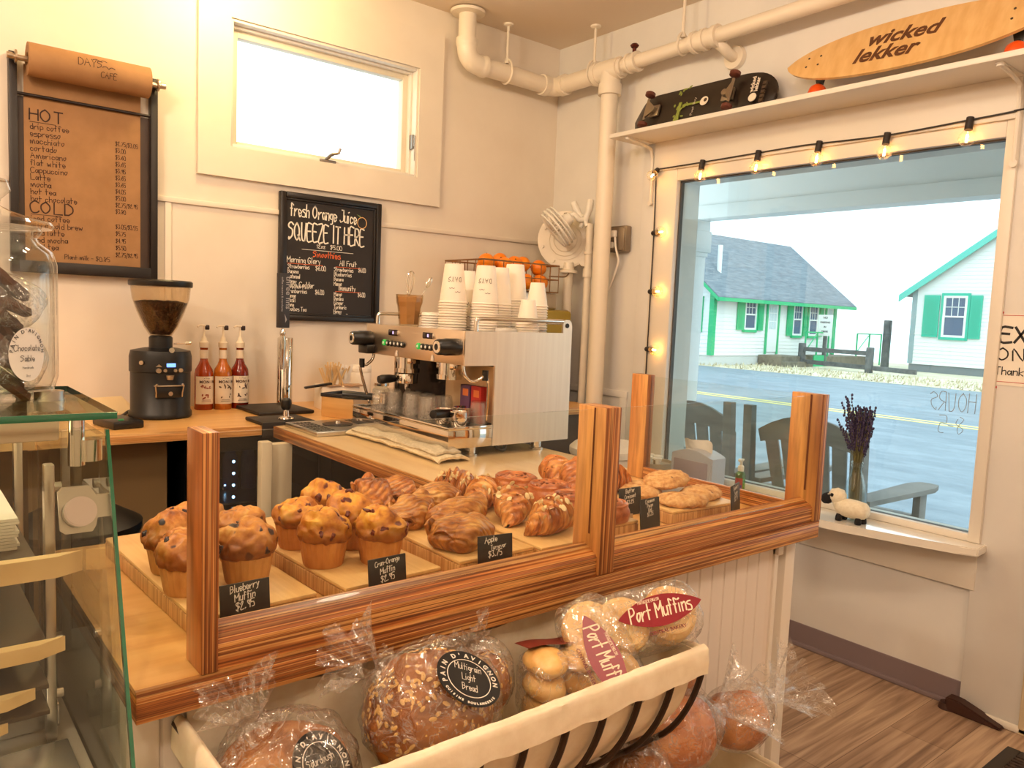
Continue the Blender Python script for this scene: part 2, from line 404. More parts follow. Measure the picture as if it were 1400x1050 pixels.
# right wall with the shop window and, past the sign, the door opening
rw = MB()
gy0, gy1, gz0, gz1 = -2.355, -.925, .63, 2.045
dy0, dy1, dz1 = -3.56, -2.60, 2.06
for a, b in (((0, gy1, 0), (.15, .15, H)), ((0, gy0, 0), (.15, gy1, gz0)), ((0, gy0, gz1), (.15, gy1, H)), ((0, dy1, 0), (.15, gy0, H)), ((0, dy0, dz1), (.15, dy1, H)), ((0, -6.35, 0), (.15, dy0, H))):
    rw.box(a, b)
struct('wall_right', rw, WALLG)
struct('wall_left', MB().box((-5.75, -6.35, 0), (-5.6, .15, H)), WALL)
struct('wall_front', MB().box((-5.6, -6.35, 0), (0, -6.2, H)), WALL)
struct('baseboard_right', MB().box((-.006, -2.37, .012), (0, 0, .1)).box((-.014, -2.37, 0), (0, 0, .02), .004), M('vinyl_base', (128, 112, 116), .45))
struct('baseboard_back', MB().box((-5.6, -.006, 0), (0, 0, .1)), M('vinyl_base', (128, 112, 116), .45))
# battens and panel joints painted with the wall
struct('trim_1', MB().box((-2.16, -.012, 1.768), (0, 0, 1.79), .003).box((-5.6, -.012, 1.775), (-2.665, 0, 1.797), .003), WALL)
struct('trim_2', MB().box((-2.125, -.008, .92), (-2.10, 0, 1.768), .002), WALL)
struct('trim_3', MB().box((-.012, -.66, .955), (0, 0, .99), .003).box((-.012, -.655, 0), (0, -.61, .955), .003).box((-.02, -.79, 0), (0, -.70, 2.24), .003), WALLG)
struct('trim_4', MB().box((-.016, -2.60, 0), (0, -2.37, H), .002), WALLG)
struct('trim_5', MB().box((-.03, -2.595, 0), (-.016, -2.375, .028), .008), WHITE)

# ---------------------------------------------------------------- shop window
wi = bpy.data.objects.new('window_1', None); C.objects.link(wi); wi['kind'] = 'structure'
cs = MB()
cs.box((-.032, -.928, .626), (0, -.785, 2.243), .003)
cs.box((-.030, -2.352, 2.045), (0, -.928, 2.243), .003)
cs.box((-.032, -2.392, .626), (0, -2.352, 2.243), .003)
cs.box((-.044, -2.39, 2.10), (-.0325, -.787, 2.241), .003)
cs.box((-.028, -2.352, .6255), (0, -.928, .652), .003)
cs.out('window_casing', WHITE, wi)
ga = MB()
for a, b in (((-.004, -.934, .65), (.02, -.925, 2.045)), ((-.004, -2.355, 2.039), (.02, -.925, 2.045)), ((-.004, -2.355, .645), (.02, -.925, .653)), ((-.004, -2.358, .645), (.02, -2.347, 2.045))):
    ga.box(a, b)
ga.out('window_gasket', M('gasket', (84, 78, 72), .6), wi)
MB().box((.004, -2.35, .65), (.009, -.93, 2.04)).out('window_pane', glass('shop_glass', (236, 246, 247), 0, 1.5), wi)
si = MB()
si.prism([(0, -2.41, .595), (-.10, -2.415, .595), (-.118, -2.36, .595), (-.17, -2.17, .595), (-.215, -1.98, .595), (-.228, -1.85, .595), (-.232, -.80, .595), (0, -.80, .595)], (0, 0, .03))
bmesh.ops.bevel(si.bm, geom=si.bm.edges[:], offset=.004, segments=2, affect='EDGES')
si.out('window_sill', M('sill_gloss', (238, 230, 218), .12, coat=.6), wi)
MB().box((-.02, -2.385, .45), (0, -.80, .595), .003).out('window_apron', WHITE, wi)
hw = MB()
mh = frame((.003, -2.325, 1.083), (0, 1, 0), (0, 0, 1))
hand(hw, 'HOURS', .068, mh @ Matrix.Translation((0, .0, 0)), .036, .04, 5, .62)
hand(hw, '8-5', .062, mh @ Matrix.Translation((.035, -.082, 0)), .036, .04, 6, .7)
hw.out('window_lettering', M('grey_marker', (140, 150, 158), .8), wi)

# ---------------------------------------------------------------- high awning window
w2 = bpy.data.objects.new('window_2', None); C.objects.link(w2); w2['kind'] = 'structure'
tr = MB(); n_ = []
for y_ in (-.022, 0):
    for (x_, z_) in ((-2.0, 1.90), (-.797, 1.90), (-.797, 2.745), (-2.0, 2.745), (wx0, wz0), (wx1, wz0), (wx1, wz1), (wx0, wz1)): n_.append((x_, y_, z_))
tr._geo(n_, [(a, (a+1) % 4, 4+(a+1) % 4, 4+a) for a in range(4)]+[(8+a, 12+a, 12+(a+1) % 4, 8+(a+1) % 4) for a in range(4)]+[(a, 8+a, 8+(a+1) % 4, (a+1) % 4) for a in range(4)]+[(4+a, 4+(a+1) % 4, 12+(a+1) % 4, 12+a) for a in range(4)])
tr.out('window_trim', WALL, w2)
def ring(mb, x0, x1, z0, z1, t, y0, y1, bev=.002):
    mb.box((x0, y0, z0), (x0+t, y1, z1), bev); mb.box((x1-t, y0, z0), (x1, y1, z1), bev)
    mb.box((x0+t, y0, z0), (x1-t, y1, z0+t), bev); mb.box((x0+t, y0, z1-t), (x1-t, y1, z1), bev)
    return mb
fr = MB(); ring(fr, wx0, wx1, wz0, wz1, .012, -.012, .15)
ring(fr, wx0+.012, wx1-.012, wz0+.012, wz1-.012, .012, .03, .15)
fr.out('window_jamb', WHITE, w2)
sa = MB(); ring(sa, wx0+.022, wx1-.022, wz0+.01, wz1-.022, .03, .055, .10); sa.out('window_sash', M('sash_paint', (226, 216, 196), .4), w2)
MB().box((wx0+.05, .085, wz0+.035), (wx1-.05, .089, wz1-.05)).out('window_pane', GLASS, w2)
ck = MB(); ck.box((-1.455, -.02, wz0), (-1.375, .012, wz0+.014), .004)
ck.tube(spline([(-1.425, -.012, wz0+.012), (-1.405, -.03, wz0+.035), (-1.39, -.045, wz0+.04), (-1.38, -.05, wz0+.043)]), [.008]*9+[.006]*9+[.005], 8).cyl((-1.38, -.05, wz0+.04), (-1.372, -.052, wz0+.066), .006)
ck.out('window_crank', M('crank_metal', (150, 142, 132), .35, 1), w2)
lt = MB(); lt.box((-.957, .0, 2.17), (-.947, .03, 2.24), .002).box((-.952, -.012, 2.18), (-.946, .01, 2.235), .002).cyl((-.95, -.01, 2.19), (-.95, -.012, 2.11), .003, .002)
lt.out('window_latch', M('crank_metal', (150, 142, 132), .35, 1), w2)
# ---------------------------------------------------------------- glazed door past the sign (outside the frame, it lets daylight in)
dr = bpy.data.objects.new('door_1', None); C.objects.link(dr); dr['kind'] = 'structure'
dm = MB()
dm.box((-.03, dy1, 0), (.15, dy1+.035, dz1), .004).box((-.03, dy0-.035, 0), (.15, dy0, dz1+.04), .004).box((-.03, dy0, dz1), (.15, dy1+.035, dz1+.04), .004)
dm.box((.03, -2.76, 0), (.07, dy1, dz1), .003).box((.03, dy0, 0), (.07, -3.12, dz1), .003).box((.03, -3.12, 0), (.07, -2.76, .55), .003).box((.03, -3.12, 1.90), (.07, -2.76, dz1), .003)
dm.out('door_frame', M('door_paint', (214, 196, 164), .5), dr)
MB().box((.048, -3.12, .55), (.052, -2.76, 1.90)).out('door_pane', GLASS, dr)

# ---------------------------------------------------------------- ceiling lamps (just above the frame)
for i, (x, y, e, c_) in enumerate(CEIL_LAMPS):
    t = thing('ceiling_lamp', ['round ceiling lamp by the high window', 'round ceiling lamp over the barista floor', 'round ceiling lamp above the pastry guard', 'round ceiling lamp behind the viewer', 'round ceiling lamp by the entrance door', 'round ceiling lamp by the side wall'][i], 'lamp', (x, y, H))
    MB().lathe([(0, 0), (.11, 0), (.11, -.02), (.06, -.035), (0, -.035)], n=24).out('canopy', WHITE, t)
    MB().cyl((0, 0, -.035), (0, 0, -.12), .02).out('socket', WHITE, t)
# ---------------------------------------------------------------- floor mat, door wedge
fm = thing('entrance_mat', 'dark ribbed entrance mat lying before the door', 'mat', (-.62, -3.12, 0))
rib = MB().box((-.50, -.5, 0), (.42, .5, .006))
for i in range(46):
    rib.box((-.49+i*.02, -.5, .006), (-.48+i*.02, .5, .010))
rib.out('carpet', noisy('mat_carpet', [(.4, (40, 30, 26)), (.6, (72, 56, 48))], (60, 60, 60), rough=.9), fm)
bd = MB(); pl = [(-.54, -.54), (.46, -.54), (.46, .54), (-.54, .54)]
bd.box((-.54, .5, 0), (.46, .54, .009), .003).box((-.54, -.54, 0), (.46, -.5, .009), .003).box((-.54, -.5, 0), (-.5, .5, .009), .003).box((.42, -.5, 0), (.46, .5, .009), .003)
bd.out('border', M('mat_rubber', (42, 36, 34), .6), fm)
wd = thing('door_wedge', 'dark brown wedge door stop on the floor by the wall end', 'door stop', (-.034, -2.44, 0))
wm = MB(); pts = [(0, .10, 0), (0, -.085, 0), (0, -.085, .008), (0, .055, .05), (0, .10, .05)]
wm.prism([(-.03, p[1], p[2]) for p in pts], (.05, 0, 0)); bmesh.ops.bevel(wm.bm, geom=wm.bm.edges[:], offset=.005, segments=2, affect='EDGES')
wm.cyl((-.005, .10, 0), (-.005, .10, .022), .03, .024, 14)
wm.out('wedge', M('brown_rubber', (58, 30, 20), .55), wd)
# ================================================================== OUTSIDE THE SHOP WINDOW
SAND = noisy('dry_sand', [(.35, (186, 176, 150)), (.65, (212, 204, 180))], (1.5, 1.5, 1.5), 6, .9)
ROADM = noisy('asphalt', [(.36, (88, 104, 118)), (.64, (132, 146, 158))], (2.2, .8, 2), 12, .55, nrough=.82)
OWHITE = M('clapboard_white', (226, 228, 226), .6)
OGREEN = M('trim_green', (52, 176, 118), .5)
OTEAL = M('shutter_teal', (40, 176, 150), .5)
OGLASS = M('cottage_glass', (70, 92, 120), .15)
SHING = noisy('roof_shingle', [(.3, (92, 102, 112)), (.7, (124, 134, 142))], (2, 3, 14), 5, .8)
GREYW = noisy('weathered_wood', [(.3, (74, 76, 78)), (.7, (110, 112, 112))], (6, 6, 6), 4, .8)
struct('ground', MB().box((.15, -60, -.5), (20, 90, -.2)), ROADM)
struct('ground_shore', MB().box((20, -60, -.5), (34, 90, -.19)), SAND)
struct('sea', MB().box((34, -160, -1.0), (330, 330, -.25)), M('pale_sea', (226, 236, 236), .5))
struct('road_marking', MB().box((10.85, -60, -.2), (10.97, 90, -.194)).box((11.17, -60, -.2), (11.29, 90, -.194)), M('road_yellow', (232, 214, 130), .6))
struct('ground_porch', MB().box((.15, -7, -.2), (2.1, 3, -.04)), noisy('porch_boards', [(.3, (190, 190, 186)), (.7, (212, 212, 208))], (3, 30, 3), 4, .7))
# porch roof over the shop front
OP = M('porch_paint', (242, 243, 240), .55)
pr = MB(); pr.box((.15, -7, 2.50), (2.4, 4, 2.58))
for i in range(28): pr.box((.15, -6.9+i*.38, 2.492), (2.4, -6.89+i*.38, 2.50))
struct('porch_roof', pr, OP)
pb = MB(); pb.box((1.42, -7, 2.08), (1.56, 4, 2.50), .004).box((1.40, -7, 2.08), (1.42, 4, 2.17), .004).box((1.37, -7, 2.43), (1.42, 4, 2.50), .004)
struct('porch_beam', pb, OP)
pp = thing('porch_post', 'pale square porch post with a stepped cap outside the window', 'post', (1.49, .145, -.04))
MB().box((-.06, -.06, .12), (.06, .06, 1.90), .005).out('shaft', OP, pp)
MB().box((-.085, -.085, 1.90), (.085, .085, 2.05), .006).box((-.07, -.07, 1.87), (.07, .07, 1.90), .004).box((-.075, -.075, 2.05), (.075, .075, 2.12), .003).out('post_cap', OP, pp)
MB().box((-.085, -.085, 0), (.085, .085, .40), .006).out('post_base', OP, pp)

# ---- slat-backed porch chairs seen from behind
CHW = noisy('chair_grey', [(.3, (122, 114, 106)), (.7, (146, 138, 130))], (4, 4, 20), 4, .6)
def chair_back(mb, wid, zb, zt, th, nsl):
    gap = .020; sw = (wid-gap*(nsl-1))/nsl
    for i in range(nsl):
        y0 = -wid/2+i*(sw+gap)
        def top(y): return zt-.10*(2*y/wid)**2
        tilt = -.22
        poly = [(0, y0, zb), (0, y0+sw, zb)]+[(0, y0+sw*(1-k/4), top(y0+sw*(1-k/4))) for k in range(5)]
        poly = [(tilt*(p[2]-zb), p[1]*(.80+.2*(p[2]-zb)/(zt-zb)), p[2]) for p in poly]
        mb.prism(poly, (th, 0, .0))
def porch_chair(loc, label):
    t = thing('porch_chair', label, 'chair', loc, 0, 'slat-backed chairs on the porch')
    seat_z = .40
    b = MB(); chair_back(b, .58, .34, .90, .012, 6)
    b.out('backrest', CHW, t)
    r = MB(); 
    r.prism([(-.02-.105, y, .82-.04*(2*y/.58)**2) for y in [i*.58/8-.29 for i in range(9)]]+[(-.02-.135, y, .95-.10*(2*y/.58)**2) for y in [.29-i*.58/8 for i in range(9)]], (.02, 0, 0))
    r.out('top_rail', CHW, t)
    s = MB()
    for i in range(6): s.box((.02+i*.085, -.27, seat_z-.03*0-.02*i*0+.0-.01*i*0), (.095+i*.085, .27, seat_z+.02), .004)
    s.out('seat', CHW, t)
    for sy in (-1, 1):
        MB().box((.46, sy*.30-.02, 0), (.54, sy*.30+.02, .56), .004).out('leg', CHW, t)
        MB().prism([(-.18, sy*.29-.015, 0), (-.10, sy*.29-.015, 0), (.10, sy*.29-.015, .38), (.02, sy*.29-.015, .40)], (0, .03, 0)).out('leg', CHW, t)
        a = MB().prism([(-.16, sy*.30-.05, .56), (.50, sy*.30-.075, .56), (.60, sy*.30-.05, .56), (.62, sy*.30, .56), (.60, sy*.30+.05, .56), (.50, sy*.30+.075, .56), (-.16, sy*.30+.05, .56)], (0, 0, .025))
        a.out('armrest', CHW, t)
        MB().prism([(-.20, sy*.31-.025, .30), (-.14, sy*.31-.025, .30), (-.19, sy*.31-.025, .98), (-.235, sy*.31-.025, .98)], (0, .05, 0)).out('back_post', CHW, t)
    MB().box((-.02, -.30, .33), (.50, -.28, .40)).box((-.02, .28, .33), (.50, .30, .40)).out('seat_rail', CHW, t)
    return t
porch_chair((.78, -.58, -.04), 'grey slat-backed porch chair outside behind the napkin dispenser')
porch_chair((.78, -1.33, -.04), 'grey slat-backed porch chair outside behind the lavender vase')

# ---- cottage with the long grey roof
def cot_window(par, x0, x1, z0, z1, y, fr=.07, shutters=None, sm=None, axis='y'):
    """a sash window on the wall y=const (axis y) or x=const (axis x); pane is a child of the frame"""
    P_ = (lambda a, d, z: (a, y+d, z)) if axis == 'y' else (lambda a, d, z: (y+d, a, z))
    f = MB()
    for a, b in (((x0, -.05, z0), (x0+fr, 0, z1)), ((x1-fr, -.05, z0), (x1, 0, z1)), ((x0+fr, -.05, z0), (x1-fr, 0, z0+fr)), ((x0+fr, -.05, z1-fr), (x1-fr, 0, z1)), ((x0+fr, -.05, (z0+z1)/2-.03), (x1-fr, 0, (z0+z1)/2+.03))):
        f.box(P_(*a), P_(*b))
    n = 2
    for k in range(1, n+1):
        xx = x0+fr+(x1-x0-2*fr)*k/(n+1); f.box(P_(xx-.012, -.03, (z0+z1)/2), P_(xx+.012, 0, z1-fr))
    f.box(P_(x0+fr, -.03, (z0+z1)/2+(z1-z0)*.23-.012), P_(x1-fr, 0, (z0+z1)/2+(z1-z0)*.23+.012))
    fo = wout(f, 'window_frame', OWHITE, par)
    MB().box(P_(x0+fr, -.012, z0+fr), P_(x1-fr, -.004, z1-fr)).out('window_pane', OGLASS, fo)
    c = MB(); c.box(P_(x0-.09, -.04, z0-.10), P_(x0, 0, z1+.10)).box(P_(x1, -.04, z0-.10), P_(x1+.09, 0, z1+.10)).box(P_(x0, -.04, z1), P_(x1, 0, z1+.10)).box(P_(x0-.03, -.07, z0-.10), P_(x1+.03, 0, z0))
    wout(c, 'window_casing', sm, par)
    for (a, b) in shutters or ():
        s = MB(); s.box(P_(a, -.06, z0-.02), P_(b, -.005, z1+.02))
        nn = 18
        for k in range(nn):
            zz = z0+.08+(z1-z0-.16)*k/nn
            s.box(P_(a+.05, -.075, zz), P_(b-.05, -.06, zz+.03))
        wout(s, 'shutter', sm, par)
def clap(mb, a, b, z0, z1, y, axis, th=.02, pitch=.14, top=None):
    n = int((z1-z0)/pitch)
    for i in range(n):
        za = z0+(z1-z0)*i/n; zb = z0+(z1-z0)*(i+1)/n
        aa, bb = (a, b) if top is None else (max(a, top(zb)[0]), min(b, top(zb)[1]))
        if bb-aa < .05: continue
        q = [(aa, y-th, za), (bb, y-th, za), (bb, y-.004, zb), (aa, y-.004, zb)] if axis == 'y' else [(y-th, aa, za), (y-th, bb, za), (y-.004, bb, zb), (y-.004, aa, zb)]
        r = [(p[0], y+.01, p[2]) for p in q] if axis == 'y' else [(y+.01, p[1], p[2]) for p in q]
        mb._geo(q+r, [(0,1,2,3), (4,7,6,5), (0,4,5,1), (3,2,6,7)])
c1 = thing('cottage', 'white cottage with green trim under a long grey shingle roof', 'house', (20.5, 14.1, -.2))
def W1(mb, name, mat): return wout(mb, name, mat, c1)
X0, X1, Y0, Y1, ZE, ZR = 20.5, 29.1, 14.1, 20.1, 2.55, 4.95
b = MB(); b.box((X0+.02, Y0+.02, .15), (X1, Y1, ZE))
b.prism([(X0+.02, Y0+.02, ZE), (X0+.02, Y1, ZE), (X0+.02, (Y0+Y1)/2, ZR)], (X1-X0-.02, 0, 0))
clap(b, X0, X1, .16, ZE, Y0+.02, 'y')
clap(b, Y0, Y1, .16, ZR-.05, X0+.02, 'x', top=lambda z: (Y0, Y1) if z < ZE else (Y0+(z-ZE)/(ZR-ZE)*(Y1-Y0)/2, Y1-(z-ZE)/(ZR-ZE)*(Y1-Y0)/2))
W1(b, 'wall', OWHITE)
W1(MB().box((X0+.03, Y0+.03, -.25), (X1, Y1, .17)), 'foundation', M('concrete', (196, 198, 196), .8))
r = MB(); ym = (Y0+Y1)/2; ov = .38; sl = (ZR-ZE)/((Y1-Y0)/2)
for sgn in (-1, 1):
    ye = ym+sgn*((Y1-Y0)/2+ov); ze = ZE-ov*sl+.06
    r.prism([(X0-.25, ym, ZR+.08), (X0-.25, ye, ze), (X0-.25, ye, ze-.08), (X0-.25, ym, ZR)], (X1-X0+1.2, 0, 0))
W1(r, 'roof', SHING)
e = MB(); ye = Y0-ov
e.box((X0-.25, ye-.03, ZE-ov*sl-.10), (X1+.95, ye+.02, ZE-ov*sl+.03))
e.prism([(X0-.27, ye, ZE-ov*sl-.12), (X0-.27, ym, ZR-.10), (X0-.27, ym, ZR+.04), (X0-.27, ye, ZE-ov*sl+.02)], (.05, 0, 0))
W1(e, 'fascia', OGREEN)
W1(MB().box((X0-.03, Y0-.03, .17), (X0+.16, Y0+.16, ZE)).box((X1-.14, Y0-.03, .17), (X1+.02, Y0+.1, ZE)), 'corner_board', OGREEN)
ve = MB().cyl((21.9, 15.0, ZE+.5), (21.9, 15.0, ZE+1.75), .09, n=12).cyl((21.9, 15.0, ZE+.55), (21.9, 15.0, ZE+.72), .16, .1, 12); W1(ve, 'vent_pipe', OWHITE)
cot_window(c1, 22.40, 23.15, 1.15, 2.30, Y0, .07, [(21.93, 22.28), (23.27, 23.62)], OGREEN)
cot_window(c1, 25.72, 26.38, .98, 2.28, Y0, .07, [(25.30, 25.60), (26.50, 26.72)], OGREEN)
cot_window(c1, 26.92, 27.60, .98, 2.28, Y0, .07, [(27.72, 28.0)], OGREEN)
for (xa, xb) in ((23.85, 24.75), (28.2, 28.95)):
    d = MB().box((xa+.1, Y0-.02, .30), (xb-.1, Y0+.01, 2.30)); do = wout(d, 'entry_door', OWHITE, c1)
    g = MB()
    for i in range(3):
        for j in range(3): g.box((xa+.2+i*(xb-xa-.4)/3+.015, Y0-.03, 1.2+j*.32), (xa+.2+(i+1)*(xb-xa-.4)/3-.015, Y0-.02, 1.49+j*.32))
    g.out('door_pane', M('door_glass_pale', (196, 210, 216), .2), do)
    wout(MB().box((xa, Y0-.05, .22), (xa+.1, Y0, 2.42)).box((xb-.1, Y0-.05, .22), (xb, Y0, 2.42)).box((xa, Y0-.05, 2.30), (xb, Y0, 2.42)), 'door_casing', OGREEN, c1)
st = MB(); st.box((23.5, Y0-1.1, -.3), (25.1, Y0, .20)).box((23.3, Y0-1.4, -.3), (25.1, Y0-1.1, .0)).box((26.4, Y0-1.2, -.3), (29.6, Y0, .20))
W1(st, 'stoop', noisy('stoop_wood', [(.3, (104, 96, 84)), (.7, (136, 128, 112))], (5, 5, 5), 4, .8))
W1(MB().box((25.4, Y0-1.25, -.2), (26.3, Y0-1.2, .25)), 'deck_skirt', OGREEN)
rl = MB()
for (xa, xb) in ((24.9, 26.6), (28.9, 31.0)):
    rl.box((xa, Y0-1.15, 1.12), (xb, Y0-1.10, 1.17))
    for xx in (xa, (xa+xb)/2, xb): rl.box((xx-.025, Y0-1.15, -.2), (xx+.025, Y0-1.10, 1.15))
    rl.tube([(xa, Y0-1.12, .35), ((xa+xb)/2, Y0-1.12, 1.12)], .02, 6)
W1(rl, 'handrail', OGREEN)
# gable-side shutter, just seen by the porch post
W1(MB().box((X0-.05, 14.55, 1.0), (X0+.02, 14.9, 2.3)), 'shutter', OGREEN)

# ---- right-hand cottage, gable end to the road
c2 = thing('cottage', 'white gable-ended cottage with a teal shuttered window by the road', 'house', (28, 10.4, -.2))
def W2(mb, name, mat): return wout(mb, name, mat, c2)
gX, ga_, gb_, gze, gzr = 28., 3.2, 10.4, 2.95, 5.55
gm = (ga_+gb_)/2
b = MB(); b.box((gX+.02, ga_, .1), (gX+8, gb_, gze)); b.prism([(gX+.02, ga_, gze), (gX+.02, gb_, gze), (gX+.02, gm, gzr)], (8, 0, 0))
clap(b, ga_, gb_, .1, gzr-.1, gX+.02, 'x', top=lambda z: (ga_, gb_) if z < gze else (ga_+(z-gze)/(gzr-gze)*(gb_-ga_)/2, gb_-(z-gze)/(gzr-gze)*(gb_-ga_)/2))
W2(b, 'wall', OWHITE)
W2(MB().box((gX+.04, ga_, -.3), (gX+8, gb_, .12)), 'foundation', M('concrete_dark', (120, 128, 132), .8))
r = MB(); s2 = (gzr-gze)/((gb_-ga_)/2)
for sgn in (-1, 1):
    ye = gm+sgn*((gb_-ga_)/2+.45); ze = gze-.45*s2
    r.prism([(gX-.2, gm, gzr+.14), (gX-.2, ye, ze+.14), (gX-.2, ye, ze+.06), (gX-.2, gm, gzr+.06)], (8.6, 0, 0))
W2(r, 'roof', SHING)
rk = MB()
for sgn in (-1, 1):
    ye = gm+sgn*((gb_-ga_)/2+.47); ze = gze-.47*s2
    rk.prism([(gX-.24, gm, gzr+.12), (gX-.24, ye, ze+.12), (gX-.24, ye, ze-.14), (gX-.24, gm, gzr-.14)], (.06, 0, 0))
W2(rk, 'rake_board', M('rake_teal', (92, 190, 176), .5))
W2(MB().box((gX-.02, gb_-.14, .12), (gX+.1, gb_+.04, gze)), 'corner_board', M('corner_grey', (140, 160, 164), .6))
cot_window(c2, 8.45, 9.28, 1.18, 2.72, gX, .08, [(7.95, 8.34), (9.42, 9.98)], OTEAL, 'x')

# ---- fence, posts, grass by the road
fe = thing('roadside_fence', 'dark weathered post and rail fence beside the road', 'fence', (24.4, 11.5, -.2))
for (x, y) in ((0.35, 1.5), (-.2, -1.45)):
    MB().box((x-.11, y-.11, 0), (x+.11, y+.11, .92), .03).out('fence_post', GREYW, fe)
MB().prism([(.28, 1.5, .62), (-.27, -1.45, .62), (-.27, -1.45, .78), (.28, 1.5, .78)], (.09, .0, 0)).out('fence_rail', GREYW, fe)
MB().prism([(.28, 1.5, .14), (-.5, -3.2, .10), (-.5, -3.2, .26), (.28, 1.5, .30)], (.09, .0, 0)).out('fence_rail', GREYW, fe)
MB().box((28.75, 11.6, -.25), (29.0, 11.85, 1.75), .03).out('utility_post', GREYW, label='tall dark wooden post standing between the two cottages', cat='post')
sg = thing('parking_sign', 'small white notice sign on a short post behind the fence', 'sign', (26.2, 12.9, -.2))
MB().box((-.05, -.06, 0), (.05, .06, 1.9)).out('sign_post', GREYW, sg)
mbx = frame((-.07, .33, 1.25), (0, -1, 0), (0, 0, 1))
MB().box((-.075, -.30, 1.22), (-.05, .30, 2.05)).out('sign_board', OWHITE, sg)
tx = MB()
for i, (l_, s_) in enumerate((('NO', .12), ('PARKING', .10), ('IN', .10), ('DRIVE', .10))):
    printed(tx, l_, s_, frame((-.08, 0, 1.90-i*.18), (0, -1, 0), (0, 0, 1)), 'CENTER', .004)
tx.out('lettering', M('sign_grey', (90, 90, 96), .7), sg)
rg = random.Random(4)
gr = MB()
for i in range(1500):
    x = 20.05+rg.random()**1.3*3.6; y = 3+rg.random()*13; h = rg.uniform(.03, .15); a = rg.uniform(0, PI*2); q = rg.uniform(-.1, .1)
    gr._geo([(x, y, -.19), (x+.05*math.cos(a), y+.05*math.sin(a), -.19), (x+q, y+q, -.19+h)], [(0, 1, 2)])
gr.out('dry_grass', noisy('dry_grass', [(.3, (178, 166, 134)), (.7, (208, 198, 170))], (3, 3, 3)), label='dry yellow beach grass along the far road edge', cat='grass', kind='stuff')
# ================================================================== COUNTERS
CT = .92
# front pastry counter: ply top, beadboard front
fc = thing('pastry_counter', 'long plywood pastry counter with a white beadboard front', 'counter', (-2.1, -2.2, 0))
wout(MB().box((-2.83, -2.502, CT-.006), (-1.35, -1.89, CT)), 'worktop', PLYTOP, fc)
wout(MB().box((-2.83, -2.508, CT-.04), (-1.35, -1.89, CT-.006), .001).box((-2.83, -2.508, CT-.006), (-1.35, -2.502, CT-.0002)), 'worktop_edge', EDGEX, fc)
bb = MB(); y0 = -2.462; p_ = .0425; x = -2.83; prof = []
while x < -1.475:
    prof += [(x, y0), (x+p_-.006, y0), (x+p_-.003, y0+.005)]; x += p_
prof += [(-1.46, y0)]
bb.prism([(a, b_, .10) for a, b_ in prof]+[(-1.46, -2.43, .10), (-2.83, -2.43, .10)], (0, 0, CT-.14))
wout(bb, 'beadboard', M('bead_white', (236, 226, 216), .45), fc, angle=25)
tb = MB(); tb.box((-1.46, y0-.006, .0), (-1.445, -2.43, CT-.04), .001).box((-1.445, y0+.01, 0), (-1.425, -2.43, CT-.04)).box((-1.425, y0-.012, 0), (-1.385, -2.41, CT-.04), .003).box((-2.83, y0-.012, 0), (-1.385, -2.43, .10), .002).box((-1.46, y0-.014, CT-.075), (-1.44, y0, CT-.04))
tb.box((-1.41, -2.43, 0), (-1.385, -1.93, CT-.04), .002)
wout(tb, 'corner_trim', WHITE, fc)
wout(MB().box((-2.83, -2.43, .0), (-2.81, -1.9, CT-.04)).box((-2.81, -1.92, .0), (-1.41, -1.90, CT-.3)), 'cabinet_body', M('cabinet_grey', (190, 182, 170), .5), fc)

# peninsula carrying the espresso machine
pn = thing('espresso_counter', 'plywood counter running to the back wall under the espresso machine', 'counter', (-1.4, -1.3, 0))
wout(MB().box((-1.914, -1.89, CT-.006), (-1.295, -.66, CT-.0003)), 'worktop', PLYTOPY, pn)
wout(MB().box((-1.92, -1.89, CT-.042), (-1.295, -.66, CT-.006), .001).box((-1.92, -1.89, CT-.006), (-1.914, -.66, CT-.0005)), 'worktop_edge', EDGEY, pn)
wout(MB().box((-1.36, -1.88, 0), (-1.34, -.66, CT-.042)), 'back_panel', WHITE, pn)
wout(MB().box((-2.025, -.82, .0), (-1.987, -.78, CT-.03), .003).box((-1.985, -.80, .0), (-1.905, -.76, CT-.043), .002), 'end_panel', M('panel_cream', (212, 198, 172), .5), pn)
# back counter
bc = thing('back_counter', 'honey plywood counter along the back wall under the menus', 'counter', (-2.6, -.3, 0))
wout(MB().box((-4.6, -.642, CT-.006), (-.19, -.001, CT)), 'worktop', PLYTOP, bc)
wout(MB().box((-4.6, -.648, CT-.034), (-.19, -.001, CT-.006), .001).box((-4.6, -.648, CT-.006), (-.19, -.642, CT-.0003)), 'worktop_edge', plyedge('ply_edge_pale', 'Z', .009, 'X', 1), bc)
wout(MB().box((-4.6, -.50, 0), (-2.23, -.48, CT-.034)).box((-2.25, -.50, 0), (-2.23, -.02, CT-.034)).box((-4.6, -.48, .4), (-2.25, -.03, .42)), 'cabinet_panel', M('cabinet_brown', (124, 100, 66), .5), bc)
wout(MB().box((-1.40, -.60, 0), (-.21, -.03, CT-.034)), 'cabinet_body', M('cabinet_dark', (60, 46, 36), .6), bc)
